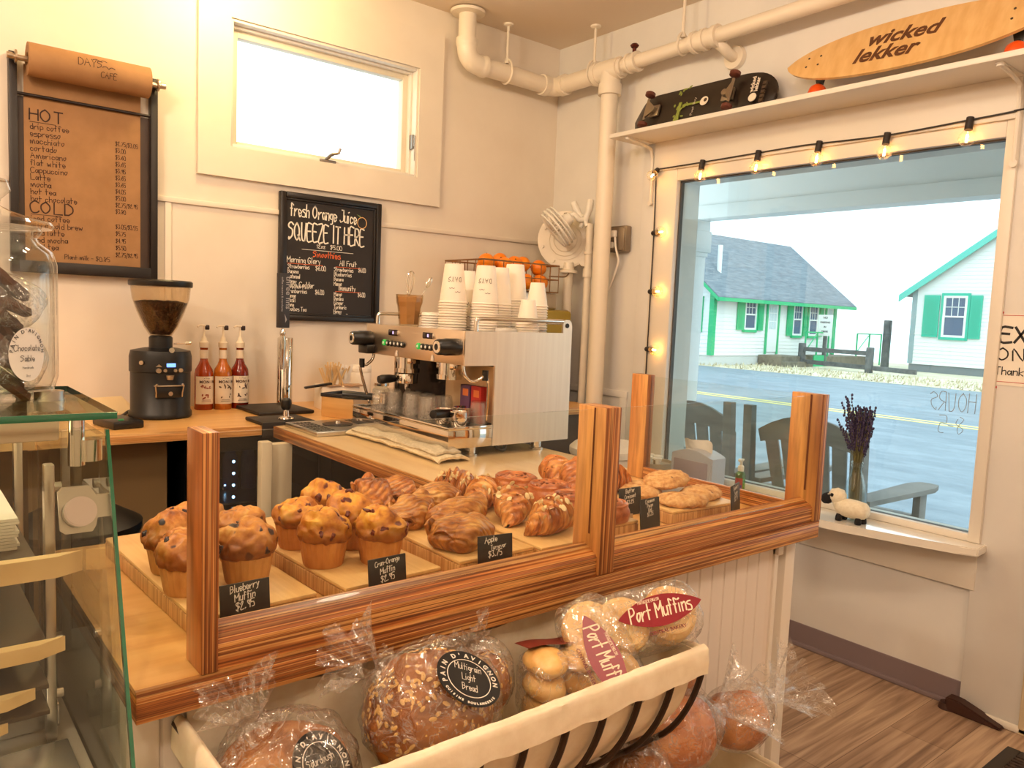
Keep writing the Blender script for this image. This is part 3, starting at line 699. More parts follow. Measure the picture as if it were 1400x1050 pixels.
# under-counter bottle cooler with LED strips
co = thing('bottle_cooler', 'black under-counter bottle cooler with LED strips behind the glass', 'cooler', (-2.0, -.32, 0))
cb = MB()
cb.box((-2.20, -.54, .03), (-1.64, -.06, .05)).box((-2.20, -.54, .85), (-1.64, -.06, .875)).box((-2.20, -.54, .05), (-2.17, -.06, .85)).box((-1.67, -.54, .05), (-1.64, -.06, .85)).box((-2.17, -.08, .05), (-1.67, -.06, .85))
wout(cb, 'cabinet', M('cooler_black', (14, 16, 18), .35), co)
dn = MB(); ring(dn, -2.20, -1.64, .04, .87, .05, -.575, -.54, .003); do = wout(dn, 'cooler_door', M('cooler_black', (14, 16, 18), .35), co)
MB().box((-2.15, -.56, .09), (-1.69, -.555, .82)).out('cooler_glass', glass('dark_glass', (190, 205, 215)), do)
for k, zz in enumerate((.33, .60)): wout(MB().box((-2.165, -.50, zz), (-1.675, -.09, zz+.008)), 'shelf', STEEL, co)
led = M('led_white', (230, 244, 255), .5, emit=(200, 230, 255), es=9)
ls = MB(); rg = random.Random(2)
for i in range(16): ls.ball((-2.005, -.49, .12+i*.046), .006, 8)
wout(ls, 'led_strip', led, co)
ls = MB()
for i in range(8): ls.ball((-1.965+rg.uniform(-.02, .02), -.30, .14+i*.07), .004, 6)
for i in range(6): ls.ball((-1.93, -.25, .16+i*.08), .003, 6)
wout(ls, 'led_strip', led, co)
for i in range(5):
    b_ = thing('water_bottle', 'blue plastic bottle on a cooler shelf behind the LED strip', 'bottle', (-2.02+i*.075, -.28, (.608 if i < 3 else .338)), 0, 'bottles in the cooler')
    MB().lathe([(0, 0), (.03, 0), (.032, .01), (.032, .13), (.012, .18), (.012, .20), (0, .20)], n=14).out('bottle_body', M('blue_plastic', (30, 70, 130), .2), b_)
    MB().cyl((0, 0, .20), (0, 0, .215), .014).out('bottle_cap', M('cap_white', (220, 224, 226), .5), b_)
# storage under the peninsula
for i, (x, y, zz, lab) in enumerate(((-1.66, -1.12, .0, 'black mesh crate on the floor under the espresso counter'), (-1.66, -1.12, .33, 'black mesh crate stacked on another under the espresso counter'), (-1.62, -1.62, .0, 'black lidded tub under the espresso counter beside the crates'))):
    t = thing('storage_crate', lab, 'crate', (x, y, zz))
    k = MB(); hx, hy, hz = .19, .22, .30
    for zz2 in (0, .1, .2, .28): 
        for a, b in (((-hx, -hy, zz2), (hx, -hy+.012, zz2+.03)), ((-hx, hy-.012, zz2), (hx, hy, zz2+.03)), ((-hx, -hy, zz2), (-hx+.012, hy, zz2+.03)), ((hx-.012, -hy, zz2), (hx, hy, zz2+.03))): k.box(a, b)
    for q in range(9):
        yy = -hy+q*(2*hy-.02)/8; k.box((-hx, yy, 0), (-hx+.01, yy+.02, hz)); k.box((hx-.01, yy, 0), (hx, yy+.02, hz))
        xx = -hx+q*(2*hx-.02)/8; k.box((xx, -hy, 0), (xx+.02, -hy+.01, hz)); k.box((xx, hy-.01, 0), (xx+.02, hy, hz))
    k.box((-hx, -hy, 0), (hx, hy, .01))
    k.out('crate_body', M('crate_black', (22, 24, 24), .5), t)
    if i == 1:
        MB().tube(spline([(-hx-.01, .02, .32), (-hx-.02, 0, .22), (-hx-.025, -.05, .10), (-hx-.012, -.08, -.06)]), .011, 8).out('strap', M('strap_blue', (20, 92, 168), .5), t)
wc = thing('waste_bin', 'black bin standing behind the pastry counter end', 'bin', (-2.58, -.72, 0))
MB().lathe([(0, 0), (.15, 0), (.18, .62), (.19, .64), (.17, .64), (.145, .02), (0, .02)], n=28).out('bin_body', M('bin_black', (20, 19, 18), .4), wc)
MB().lathe([(.188, .64), (.19, .66), (.12, .70), (0, .71)], n=28).out('bin_lid', M('bin_black', (20, 19, 18), .4), wc)

# ================================================================== PASTRY GUARD (posts, rail, glass)
pg = thing('pastry_guard', 'plywood-framed glass sneeze guard standing on the pastry counter', 'display guard', (-2.05, -2.4, CT))
GT = 1.216
def post(x0, x1, y0, y1, slots):
    k = MB(); k.box((x0, y0, CT+.0005), (x1, y1, GT), .0015)
    o = wout(k, 'post', POSTM, pg)
    g = MB()
    for (a, b) in slots: g.box(a, b)
    if slots: g.out('groove', M('groove_dark', (96, 40, 14), .6), o)
    return o
post(-2.758, -2.737, -2.508, -2.450, [])
post(-2.082, -2.043, -2.508, -2.440, [((-2.0825, -2.483, .99), (-2.0815, -2.479, GT-.002))])
post(-1.377, -1.347, -2.508, -2.430, [((-1.3775, -2.483, .99), (-1.3765, -2.478, GT-.002))])
post(-1.377, -1.347, -1.985, -1.925, [])
def rail(x0, x1):
    k = MB(); k.prism([(x0, -2.503, CT+.0005), (x0, -2.503, .952), (x0, -2.498, .958), (x0, -2.470, .972), (x0, -2.470, CT+.0005)], (x1-x0, 0, 0))
    wout(k, 'rail', EDGEX, pg)
rail(-2.737, -2.082); rail(-2.043, -1.377)
k = MB().prism([(-1.350, -2.43, CT+.0005), (-1.350, -2.43, .948), (-1.366, -2.43, .955), (-1.376, -2.43, .955), (-1.376, -2.43, CT+.0005)], (0, .445, 0)); wout(k, 'rail', EDGEY, pg)
gl_ = glass('guard_glass', (250, 252, 250), 0, 1.42)
ged = M('glass_edge', (150, 190, 180), .15, spec=.8)
for a, b in (((-2.738, -2.486, .966), (-2.081, -2.482, GT-.004)), ((-2.044, -2.486, .966), (-1.376, -2.482, GT-.004))):
    gp = wout(MB().box(a, b), 'glass_panel', gl_, pg)
gp = wout(MB().box((-1.364, -2.431, .950), (-1.360, -1.984, GT-.004)), 'glass_panel', gl_, pg)

# ================================================================== BAMBOO BOARDS
BAM = noisy('bamboo_top', [(.3, (206, 160, 98)), (.5, (222, 180, 118)), (.7, (212, 168, 104))], (60, 3, 20), 3, .4)
def bamedge():
    m, n, l, b = newmat('bamboo_edge')
    tc = n.new('ShaderNodeTexCoord'); mp = n.new('ShaderNodeMapping'); mp.inputs['Scale'].default_value = (260, 190, 4)
    t = n.new('ShaderNodeTexNoise'); t.inputs['Scale'].default_value = 1; t.inputs['Detail'].default_value = 1
    r = ramp(n, [(.4, (178, 128, 74)), (.6, (212, 166, 106))])
    l.new(tc.outputs['Object'], mp.inputs['Vector']); l.new(mp.outputs['Vector'], t.inputs['Vector']); l.new(t.outputs['Fac'], r.inputs['Fac']); l.new(r.outputs['Color'], b.inputs['Base Color'])
    b.inputs['Roughness'].default_value = .5
    return m
BAME = bamedge()
def board(cx, cyy, wx, wy, rz, label):
    t = thing('cutting_board', label, 'cutting board', (cx, cyy, CT), rz, 'bamboo boards on the pastry counter')
    MB().box((-wx/2, -wy/2, .001), (wx/2, wy/2, .026), .002).out('board_core', BAME, t)
    MB().box((-wx/2, -wy/2, .026), (wx/2, wy/2, .033), .003).out('board_face', BAM, t)
    return t
board(-2.655, -2.185, .175, .445, .04, 'thick bamboo board under the blueberry muffins')
board(-2.440, -2.190, .178, .435, .05, 'thick bamboo board under the cran-orange muffins')
board(-2.218, -2.180, .165, .435, .0, 'thick bamboo board under the apple turnovers')
board(-2.052, -2.200, .145, .43, -.03, 'thick bamboo board under the almond croissants')
board(-1.893, -2.175, .150, .385, -.03, 'thick bamboo board under the cinnamon rolls')
board(-1.730, -2.090, .150, .26, -.06, 'thick bamboo board under the butter croissants')
board(-1.585, -2.245, .215, .25, -.08, 'thick bamboo board under the blueberry scones')
BT = CT+.033

# ================================================================== PASTRIES
def crustmat(name, stops, sc, spots=None, rough=.45, bump=.5, thr=(.08, .14), vs=38, layers=None, rim=None):
    """baked crust in object space; optional dark berry specks by distance to scattered points"""
    m, n, l, b = newmat(name)
    tc = n.new('ShaderNodeTexCoord'); t = n.new('ShaderNodeTexNoise'); t.inputs['Scale'].default_value = sc; t.inputs['Detail'].default_value = 6; t.inputs['Roughness'].default_value = .62
    r = ramp(n, stops)
    oi = n.new('ShaderNodeObjectInfo'); ad = n.new('ShaderNodeVectorMath'); ad.operation = 'ADD'
    l.new(tc.outputs['Object'], ad.inputs[0]); l.new(oi.outputs['Location'], ad.inputs[1])
    l.new(ad.outputs['Vector'], t.inputs['Vector']); l.new(t.outputs['Fac'], r.inputs['Fac'])
    last = r.outputs['Color']
    if spots:
        v = n.new('ShaderNodeTexVoronoi'); v.inputs['Scale'].default_value = vs
        r2 = ramp(n, [(thr[0], (255,255,255)), (thr[1], (0,0,0))])
        n2 = n.new('ShaderNodeTexNoise'); n2.inputs['Scale'].default_value = 60
        va = n.new('ShaderNodeVectorMath'); va.operation = 'MULTIPLY_ADD'; va.inputs[1].default_value = (.012,)*3
        l.new(n2.outputs['Color'], va.inputs[0]); l.new(ad.outputs['Vector'], va.inputs[2]); l.new(ad.outputs['Vector'], n2.inputs['Vector'])
        l.new(va.outputs['Vector'], v.inputs['Vector']); l.new(v.outputs['Distance'], r2.inputs['Fac'])
        mx = n.new('ShaderNodeMix'); mx.data_type = 'RGBA'; mx.inputs['B'].default_value = lin(spots)
        l.new(r2.outputs['Color'], mx.inputs['Factor']); l.new(last, mx.inputs['A']); last = mx.outputs['Result']
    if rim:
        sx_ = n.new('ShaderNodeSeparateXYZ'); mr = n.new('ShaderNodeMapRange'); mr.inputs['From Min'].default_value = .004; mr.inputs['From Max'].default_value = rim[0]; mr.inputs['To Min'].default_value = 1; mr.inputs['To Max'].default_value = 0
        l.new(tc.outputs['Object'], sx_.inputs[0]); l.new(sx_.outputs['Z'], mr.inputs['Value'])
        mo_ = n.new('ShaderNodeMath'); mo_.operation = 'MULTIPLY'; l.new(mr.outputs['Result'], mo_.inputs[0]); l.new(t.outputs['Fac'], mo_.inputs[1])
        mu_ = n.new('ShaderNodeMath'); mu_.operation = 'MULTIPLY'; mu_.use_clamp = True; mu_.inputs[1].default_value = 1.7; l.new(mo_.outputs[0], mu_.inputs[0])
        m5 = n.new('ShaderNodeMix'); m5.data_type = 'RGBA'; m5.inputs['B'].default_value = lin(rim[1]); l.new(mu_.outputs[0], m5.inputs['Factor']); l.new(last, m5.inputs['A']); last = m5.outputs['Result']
    if layers:
        wv = n.new('ShaderNodeTexWave'); wv.bands_direction = layers[0]; wv.inputs['Scale'].default_value = layers[1]; wv.inputs['Distortion'].default_value = layers[2]; wv.inputs['Detail'].default_value = 2; wv.inputs['Detail Scale'].default_value = .6
        l.new(tc.outputs['Object'], wv.inputs['Vector'])
        r3 = ramp(n, [(.0, layers[3]), (.55, (255, 255, 255))]); l.new(wv.outputs['Fac'], r3.inputs['Fac'])
        mm = n.new('ShaderNodeMix'); mm.data_type = 'RGBA'; mm.blend_type = 'MULTIPLY'; mm.inputs['Factor'].default_value = layers[4] if len(layers) > 4 else .8
        l.new(last, mm.inputs['A']); l.new(r3.outputs['Color'], mm.inputs['B']); last = mm.outputs['Result']
    l.new(last, b.inputs['Base Color'])
    b.inputs['Roughness'].default_value = rough; b.inputs['Subsurface Weight'].default_value = .12; b.inputs['Subsurface Radius'].default_value = (.01, .005, .002); b.inputs['Subsurface Scale'].default_value = .5
    bp = n.new('ShaderNodeBump'); bp.inputs['Strength'].default_value = bump; bp.inputs['Distance'].default_value = .003
    l.new(t.outputs['Fac'], bp.inputs['Height']); l.new(bp.outputs['Normal'], b.inputs['Normal'])
    if layers:
        b2_ = n.new('ShaderNodeBump'); b2_.inputs['Strength'].default_value = .6; b2_.inputs['Distance'].default_value = .004
        l.new(wv.outputs['Fac'], b2_.inputs['Height']); l.new(bp.outputs['Normal'], b2_.inputs['Normal']); l.new(b2_.outputs['Normal'], b.inputs['Normal'])
    return m
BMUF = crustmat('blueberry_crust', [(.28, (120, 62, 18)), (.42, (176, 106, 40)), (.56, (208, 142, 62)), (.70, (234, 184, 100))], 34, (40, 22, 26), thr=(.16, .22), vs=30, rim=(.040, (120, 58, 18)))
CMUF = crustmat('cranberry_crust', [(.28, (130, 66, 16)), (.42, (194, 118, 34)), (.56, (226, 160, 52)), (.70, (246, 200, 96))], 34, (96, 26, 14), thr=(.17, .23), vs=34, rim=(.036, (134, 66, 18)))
LINER = noisy('muffin_side', [(.3, (186, 128, 68)), (.7, (216, 162, 96))], (60, 60, 20), 4, .6)
LINERC = noisy('muffin_side_orange', [(.3, (184, 112, 50)), (.7, (216, 150, 78))], (60, 60, 20), 4, .6)
def muffin_top(seed, R=.0425, h=.044, bumpy=.010):
    k = MB(); prof = [(.0, -.004), (R*.82, -.004), (R*.96, .0), (R, .007), (R*.99, .014), (R*.93, .022), (R*.80, .031), (R*.6, .039), (R*.36, .043), (R*.15, h), (0, h+.001)]
    k.lathe(prof, n=40)
    bmesh.ops.subdivide_edges(k.bm, edges=[e for e in k.bm.edges if e.calc_length() > .006], cuts=2, use_grid_fill=True)
    o = Vector((seed*3.1, seed*1.7, seed))
    def f(co, no):
        if co.z < -.003: return co
        q = noise.noise((co+o)*34)*bumpy*.62*min(1, max(0, co.z/.02)) + noise.noise((co+o)*110)*.0030 + (.003-abs(noise.noise((co+o)*48))*.013)*min(1, co.z/.02) + noise.noise((co+o)*14)*.004
        return co+no*q+Vector((0, 0, max(0, co.z-.02)*.5*(noise.noise((co+o)*18))))
    k.disp(f); return k
def muffin(loc, seed, kind, label, group, rz=0, s=1.0):
    t = thing('muffin', label, 'muffin', (*loc, BT+.0005), rz, group)
    n_ = 72
    MB().lathe([(0, 0), (.030, 0), (.0312, .003), (.0378, .043), (.036, .045), (0, .045)], n=n_, fn=lambda a, z: 1+.022*math.cos(24*a)*(z > .001)).out('muffin_base', LINER if kind == 'b' else LINERC, t)
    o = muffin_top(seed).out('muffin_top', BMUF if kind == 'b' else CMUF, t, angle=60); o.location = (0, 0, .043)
    t.scale = (s, s, s)
    rnd = random.Random(seed)
    k = MB(); dgm = o.data.vertices
    for i in range(9):
        q = rnd.choice([v for v in dgm if v.co.z > .008]); nn = q.normal
        m = Matrix.Translation(q.co-nn*.001) @ nn.to_track_quat('Z', 'Y').to_matrix().to_4x4() @ Matrix.Rotation(rnd.uniform(0, 6), 4, 'Z') @ Matrix.Diagonal((rnd.uniform(.004, .009), rnd.uniform(.003, .005), .0028, 1))
        k.ball((0, 0, 0), 1, 10, m=m)
    k.disp(lambda co, no: co+no*noise.noise(co*260)*.0028)
    bo = k.out('berries', M('blueberry_skin', (46, 22, 30), .35) if kind == 'b' else M('cranberry_skin', (96, 26, 14), .35), t); bo.location = (0, 0, .043)
    return t
bl = [(-2.704, -2.198, 1, .98, 'blueberry muffin at the left end of the board, with a dark berry streak'),
      (-2.712, -2.300, 2, 1.0, 'blueberry muffin half hidden by the left guard post'),
      (-2.636, -2.112, 3, .98, 'rearmost blueberry muffin, peeking out behind the left guard post'),
      (-2.626, -2.302, 4, 1.0, 'blueberry muffin right behind the blueberry muffin price card'),
      (-2.600, -2.198, 5, .98, 'blueberry muffin second from the front, just right of the left guard post')]
for (x, y, sd, s, lb) in bl: muffin((x, y), sd, 'b', lb, 'blueberry muffins', sd*1.3, s)
cr = [(-2.492, -2.178, 11, .98, 'cran-orange muffin at the left rear corner of its board'),
      (-2.496, -2.290, 12, 1.02, 'front left cran-orange muffin in full view'),
      (-2.402, -2.095, 13, 1.0, 'rearmost cran-orange muffin of the board'),
      (-2.412, -2.225, 14, 1.02, 'cran-orange muffin in the middle of the board'),
      (-2.412, -2.325, 15, 1.0, 'cran-orange muffin behind the cran-orange price card')]
for (x, y, sd, s, lb) in cr: muffin((x, y), sd, 'c', lb, 'cran-orange muffins', sd*.9, s)

PUFF = crustmat('puff_pastry', [(.30, (106, 56, 20)), (.44, (164, 100, 42)), (.58, (202, 144, 74)), (.72, (230, 188, 118))], 26, rough=.35, bump=.3, layers=('DIAGONAL', 30, 14, (150, 104, 62), .4))
PUFFD = crustmat('puff_pastry_dark', [(.32, (104, 48, 12)), (.5, (176, 100, 34)), (.68, (222, 154, 72))], 24, rough=.3, bump=.3, layers=('DIAGONAL', 30, 12, (140, 96, 56), .45))
def turnover(loc, seed, L, W, Hh, rot, label, mat=None, lift=0, curl=.5):
    """folded puff pastry: a pillow with layered edges and a crimped, lifting lip"""
    t = thing('apple_turnover', label, 'pastry', (loc[0], loc[1], loc[2]), 0, 'apple turnovers', rot)
    o = Vector((seed*2.3, seed, seed*1.1))
    def f(u, v):
        a = 2*PI*u; ph = PI*(v-.5)
        cx, sx_ = math.cos(a), math.sin(a)
        e = .62
        x = L/2*math.copysign(abs(cx)**e, cx)*math.cos(ph)**.55; y = W/2*math.copysign(abs(sx_)**e, sx_)*math.cos(ph)**.55
        z = Hh/2*math.sin(ph)*(1+.35*math.exp(-((x/L)**2)*9))+Hh/2
        edge = max(0, (abs(y)/(W/2))-.55)
        z += edge*curl*Hh*(1 if y > 0 else .2)*(.6+.6*math.sin(x/L*5+seed))
        p = Vector((x, y, z))
        p += Vector((noise.noise(p*30+o), noise.noise(p*30+o*2), noise.noise(p*26+o*3)*.8))*.006
        p.z += .0022*math.sin(z*900/4+x*40)*math.cos(ph)
        p.z = max(p.z, .0)
        return p
    k = MB(); k.grid(f, 56, 26, True); k.out('pastry_shell', mat or PUFF, t, angle=70)
    k = MB()
    def g(u, v):
        x = (u-.5)*L*.94; q = v*1.15*PI-.25
        y = -W*.36*math.cos(q)*(1-.25*(2*u-1)**2)+.004*math.sin(u*7+seed); z = Hh*.50+Hh*.66*math.sin(q)*(1-.30*(2*u-1)**2)+.004*math.sin(u*11+seed*2)
        p = Vector((x*(1+.10*math.sin(q)), y, max(.004, z))); return p+Vector((noise.noise(p*34+o), noise.noise(p*34+o*2), noise.noise(p*34+o*3)))*.004
    k.grid(g, 34, 16); k.solid(.0045)
    k.out('folded_flap', mat or PUFF, t, angle=60)
    k = MB()
    def g2(u, v):
        x = (u-.5)*L*.80; y = W*(.30+.16*v)+.006*math.sin(u*8+seed); z = Hh*(.28+.62*v*v)+.006*math.sin(u*10+seed)*v
        p = Vector((x, y, z)); return p+Vector((noise.noise(p*44+o), 0, noise.noise(p*44+o*3)))*.004
    k.grid(g2, 26, 8); k.solid(.004); k.out('curled_edge', mat or PUFF, t, angle=60)
    return t
tv = [(-2.268, -2.040, BT+.0, 1, .115, .075, .058, (0, -.35, 1.25), 'dark glossy apple turnover at the rear left of the turnover board', PUFFD),
      (-2.195, -2.020, BT+.0, 2, .115, .08, .050, (0, -.1, 1.05), 'dark folded apple turnover at the rear of the board, ribbed side to the room', PUFFD),
      (-2.140, -2.090, BT+.0, 3, .11, .08, .046, (0, 0, .5), 'apple turnover at the rear right of its board', None),
      (-2.243, -2.150, BT+.0, 4, .13, .072, .044, (0, -.22, .75), 'long apple turnover lying across the middle of its board', None),
      (-2.175, -2.215, BT+.0, 5, .14, .078, .046, (0, -.15, .25), 'pale wing-shaped apple turnover by the almond croissants', None),
      (-2.245, -2.325, BT+.0, 6, .125, .095, .046, (0, 0, .35), 'apple turnover right behind the apple turnover price card', None)]
for (x, y, z, sd, L, W, hh, rot, lb, mt) in tv: turnover((x, y, z), sd, L, W, hh, rot, lb, mt)

CROI = crustmat('croissant_crust', [(.30, (126, 62, 20)), (.44, (186, 108, 44)), (.58, (222, 156, 82)), (.74, (242, 202, 136))], 22, rough=.3, bump=.25, layers=('X', 40, 3.5, (150, 104, 66), .5))
CROB = crustmat('croissant_butter', [(.30, (146, 72, 26)), (.5, (210, 128, 58)), (.72, (240, 182, 106))], 20, rough=.3, bump=.25, layers=('X', 34, 3, (150, 104, 66), .5))
ALM = M('almond_slice', (240, 214, 160), .5)
def croissant(loc, seed, L, R, bend, rz, label, mat, group, almonds=0, tilt=0):
    t = thing('croissant', label, 'croissant', loc, rz, group, (tilt, 0, rz))
    o = Vector((seed, seed*2.1, seed*.7)); nseg = 4.5
    def rad(s):
        base = R*(max(0, 1-abs(s)**2.0))**.62
        st = (abs(s)*nseg/1.0) % 1.0
        return base*(.90+.26*(1-st)**1.3)+.002
    def f(u, v):
        s = -1+2*v; a = 2*PI*u
        ang = s*bend; rr = L/(2*bend)
        c = Vector((rr*math.sin(ang), rr*(1-math.cos(ang)), 0)); d = Vector((math.cos(ang), math.sin(ang), 0)); nn = Vector((-d.y, d.x, 0))
        r = rad(s+.03*math.sin(a+seed))
        tw = a
        p = c+nn*(r*math.cos(tw)*1.05)+Vector((0, 0, r*.92*(1+math.sin(tw))))
        p += Vector((noise.noise(p*40+o), noise.noise(p*40+o*2), noise.noise(p*34+o*3)))*.004
        p += nn*(.0007*math.cos(a)*math.sin(s*95+a*3))+Vector((0, 0, .0009*math.sin(s*95+a*3)*max(0, math.sin(a))))
        p.z = max(p.z, .0)
        return p
    k = MB(); k.grid(f, 40, 150, True); k.out('croissant_body', mat, t, angle=60)
    if almonds:
        rnd = random.Random(seed); k = MB()
        for i in range(almonds):
            s = rnd.uniform(-.6, .6); a = rnd.uniform(.15, .85)*PI
            p = f(a/(2*PI), (s+1)/2); p2 = f(a/(2*PI)+.01, (s+1)/2); p3 = f(a/(2*PI), (s+1)/2+.01)
            m = frame(p, (p2-p)+Vector((rnd.uniform(-.002, .002),)*3), (p3-p)+Vector((0, 0, rnd.uniform(-.004, .004)))) @ Matrix.Rotation(rnd.uniform(0, 6), 4, 'Z') @ Matrix.Rotation(rnd.uniform(-.35, .35), 4, 'X')
            k.lathe([(0, -.0006), (.8, -.0006), (1, 0), (.8, .0006), (0, .0006)], n=9, m=m @ Matrix.Translation((0, 0, .0012)) @ Matrix.Diagonal((.0075, .0048, 1, 1)))
        k.out('almond_flakes', ALM, t)
    return t
ag = 'almond croissants'
croissant((-2.045, -2.020, BT), 21, .125, .030, .55, 2.2, 'almond croissant at the rear left, half behind the pale turnover', CROI, ag, 26)
croissant((-2.050, -2.130, BT), 22, .120, .031, .55, .35, 'almond croissant second from the rear, left of the cinnamon rolls', CROI, ag, 34)
croissant((-2.055, -2.235, BT), 23, .125, .032, .5, .95, 'almond croissant in the middle of the board, nose to the left', CROI, ag, 34)
croissant((-2.048, -2.345, BT), 24, .125, .032, .62, .12, 'front almond croissant beside the middle guard post', CROI, ag, 36)
gB = 'butter croissants'
croissant((-1.745, -2.02, BT), 31, .13, .033, .5, 1.0, 'butter croissant at the rear, left of the middle post', CROB, gB)
croissant((-1.745, -2.10, BT), 32, .14, .035, .5, .8, 'large butter croissant right behind the middle post', CROB, gB)
croissant((-1.680, -2.05, BT), 33, .12, .031, .5, .3, 'butter croissant at the rear, right of the middle post', CROB, gB)
croissant((-1.690, -2.150, BT), 34, .13, .032, .6, -.4, 'butter croissant to the right of the middle post, behind its price card', CROB, gB)
ROLL = crustmat('cinnamon_roll', [(.3, (110, 48, 20)), (.5, (176, 96, 46)), (.7, (208, 138, 84))], 30, rough=.3, bump=.4)
def roll(loc, seed, R, hh, rz, label):
    t = thing('cinnamon_roll', label, 'roll', loc, rz, 'cinnamon pecan rolls')
    o = Vector((seed*1.7, seed, seed))
    def spir(x, y):
        r = math.hypot(x, y)/R; a = math.atan2(y, x)/(2*PI)
        q = (r*3.2-a) % 1.0
        return q
    def f(u, v):
        a = 2*PI*u
        if v < .4: 
            k = v/.4; r = R*(.93+.10*math.sin(PI*k)); z = hh*.82*k
        else:
            k = (v-.4)/.6; r = R*.97*(1-k); z = hh*.86
            x, y = r*math.cos(a), r*math.sin(a); q = spir(x, y)
            z += hh*.16*math.sin(PI*q)**.6-.10*hh*(k < .08)
            z += hh*.05*(1-k)
        p = Vector((r*math.cos(a), r*math.sin(a), z))
        p += Vector((noise.noise(p*28+o), noise.noise(p*28+o*2), .6*noise.noise(p*40+o*3)))*.005
        p.z = max(0, p.z); return p
    k = MB(); k.grid(f, 72, 48, True); k.out('roll_body', ROLL, t, angle=60)
    rnd = random.Random(seed); k = MB()
    for i in range(18):
        r = R*.75*math.sqrt(rnd.random()); a = rnd.uniform(0, 2*PI)
        k.ball((r*math.cos(a), r*math.sin(a), hh*.98), rnd.uniform(.0025, .0045), 6, (1.3, 1, .8))
    k.out('pecan_topping', M('pecan', (120, 62, 30), .5), t)
roll((-1.893, -2.045, BT), 41, .052, .040, 0, 'cinnamon roll at the rear left with a deep swirl')
roll((-1.880, -2.150, BT), 42, .052, .040, 1, 'cinnamon roll in the middle, sugared top, left of the middle post')
roll((-1.905, -2.252, BT), 43, .050, .040, 2, 'cinnamon roll cut off by the middle guard post')
roll((-1.885, -2.335, BT), 44, .044, .040, 3, 'cinnamon roll right of the middle post, behind the cinnamon pecan roll card')
SCON = crustmat('scone_crust', [(.3, (166, 106, 52)), (.5, (212, 160, 100)), (.7, (232, 194, 144))], 60, (70, 40, 40), rough=.7, bump=1.0, thr=(.06, .10), vs=26)
def scone(loc, seed, L, W, hh, rz, label, rot=(0, 0)):
    hh *= .80; W *= 1.22
    t = thing('scone', label, 'scone', loc, rz, 'blueberry scones', (rot[0], rot[1], rz))
    o = Vector((seed, seed*1.3, seed*2)); k = MB()
    k.lathe([(0, 0), (.7, .0), (.93, .10), (1, .35), (.93, .62), (.75, .84), (.45, .97), (0, 1.0)], n=44, m=Matrix.Diagonal((L/2, W/2, hh, 1)))
    bmesh.ops.subdivide_edges(k.bm, edges=[e for e in k.bm.edges if e.calc_length() > .007], cuts=1, use_grid_fill=True)
    k.disp(lambda co, no: Vector((co+no*(noise.noise((co+o)*26)*.0035+noise.noise((co+o)*120)*.004)).to_tuple()[:2]+(max(0, (co+no*(noise.noise((co+o)*26)*.0035+noise.noise((co+o)*120)*.004)).z),)))
    k.out('scone_body', SCON, t, angle=70)
scone((-1.640, -2.205, BT), 51, .13, .085, .034, 1.2, 'blueberry scone at the far left of the scone board')
scone((-1.565, -2.225, BT+.022), 52, .155, .085, .032, .35, 'topmost blueberry scone lying across the others', (0, -.06))
scone((-1.525, -2.300, BT), 53, .13, .075, .030, .25, 'blueberry scone at the right beside the scone card')
scone((-1.625, -2.325, BT), 54, .13, .08, .030, -.2, 'front blueberry scone with two dark berries')

# ================================================================== PRICE CARDS
SLATE = M('slate_card', (38, 34, 32), .5)
def card(x, y, wd, ht, rz, lines, label, z=CT, tilt=-.14, seed=1):
    t = thing('price_card', label, 'price card', (x, y, z), 0, 'chalk price cards', (tilt, 0, rz))
    MB().box((-wd/2, 0, .012), (wd/2, .003, .012+ht), .0006).out('card', SLATE, t)
    k = MB()
    k.cyl((0, .004, 0), (0, .004, .016), .003, n=8).box((-.012, -.008, -.001), (.012, .016, .002), .001).box((-.006, -.002, .006), (.006, .006, .016), .001)
    k.out('card_clip', STEEL, t)
    k = MB(); n = len(lines)
    for i, (s, sz, off) in enumerate(lines):
        wtot = hand_w(s, sz, .8); xx = -wtot/2+off
        sz *= .84; wtot *= .84; xx = -wtot/2+off
        hand(k, s, sz, frame((xx, -.0006, .012+ht-.003-(i+.78)*(.036/n)), (1, 0, .10), (0, 0, 1)), .13, .05, seed+i, .8, .12)
    k.out('lettering', CHALK, t)
    return t
card(-2.675, -2.436, .068, .066, .02, [('Blueberry', .0112, 0), ('Muffin', .0118, 0), ('$2.95', .0118, .0)], 'chalk price card reading Blueberry Muffin $2.95', CT, -.12, 3)
card(-2.457, -2.436, .066, .064, .04, [('Cran-Orange', .0092, 0), ('Muffin', .0108, 0), ('$2.95', .0112, 0)], 'chalk price card reading Cran-Orange Muffin $2.95', CT, -.12, 5)
card(-2.249, -2.432, .066, .066, -.16, [('Apple', .0120, -.008), ('Turnover', .0090, .006), ('$3.75', .0120, 0)], 'chalk price card reading Apple Turnover $3.75', CT, -.10, 7)
card(-1.748, -2.280, .066, .062, -.06, [('Butter', .0110, 0), ('Croissant', .0098, 0), ('$3.25', .0100, 0)], 'chalk price card reading Butter Croissant, half hidden by the card before it', CT, -.1, 9)
card(-1.800, -2.385, .064, .066, .05, [('Cinnamon', .0092, 0), ('Pecan', .0092, 0), ('Roll', .0092, 0), ('$3.35', .0092, 0)], 'chalk price card reading Cinnamon Pecan Roll', CT, -.12, 11)
card(-1.572, -2.434, .068, .070, .35, [('Blueberry', .0105, 0), ('Scone', .0115, 0), ('$2.95', .0115, 0)], 'chalk price card reading Blueberry Scone $2.95', CT+.012, -.08, 13)
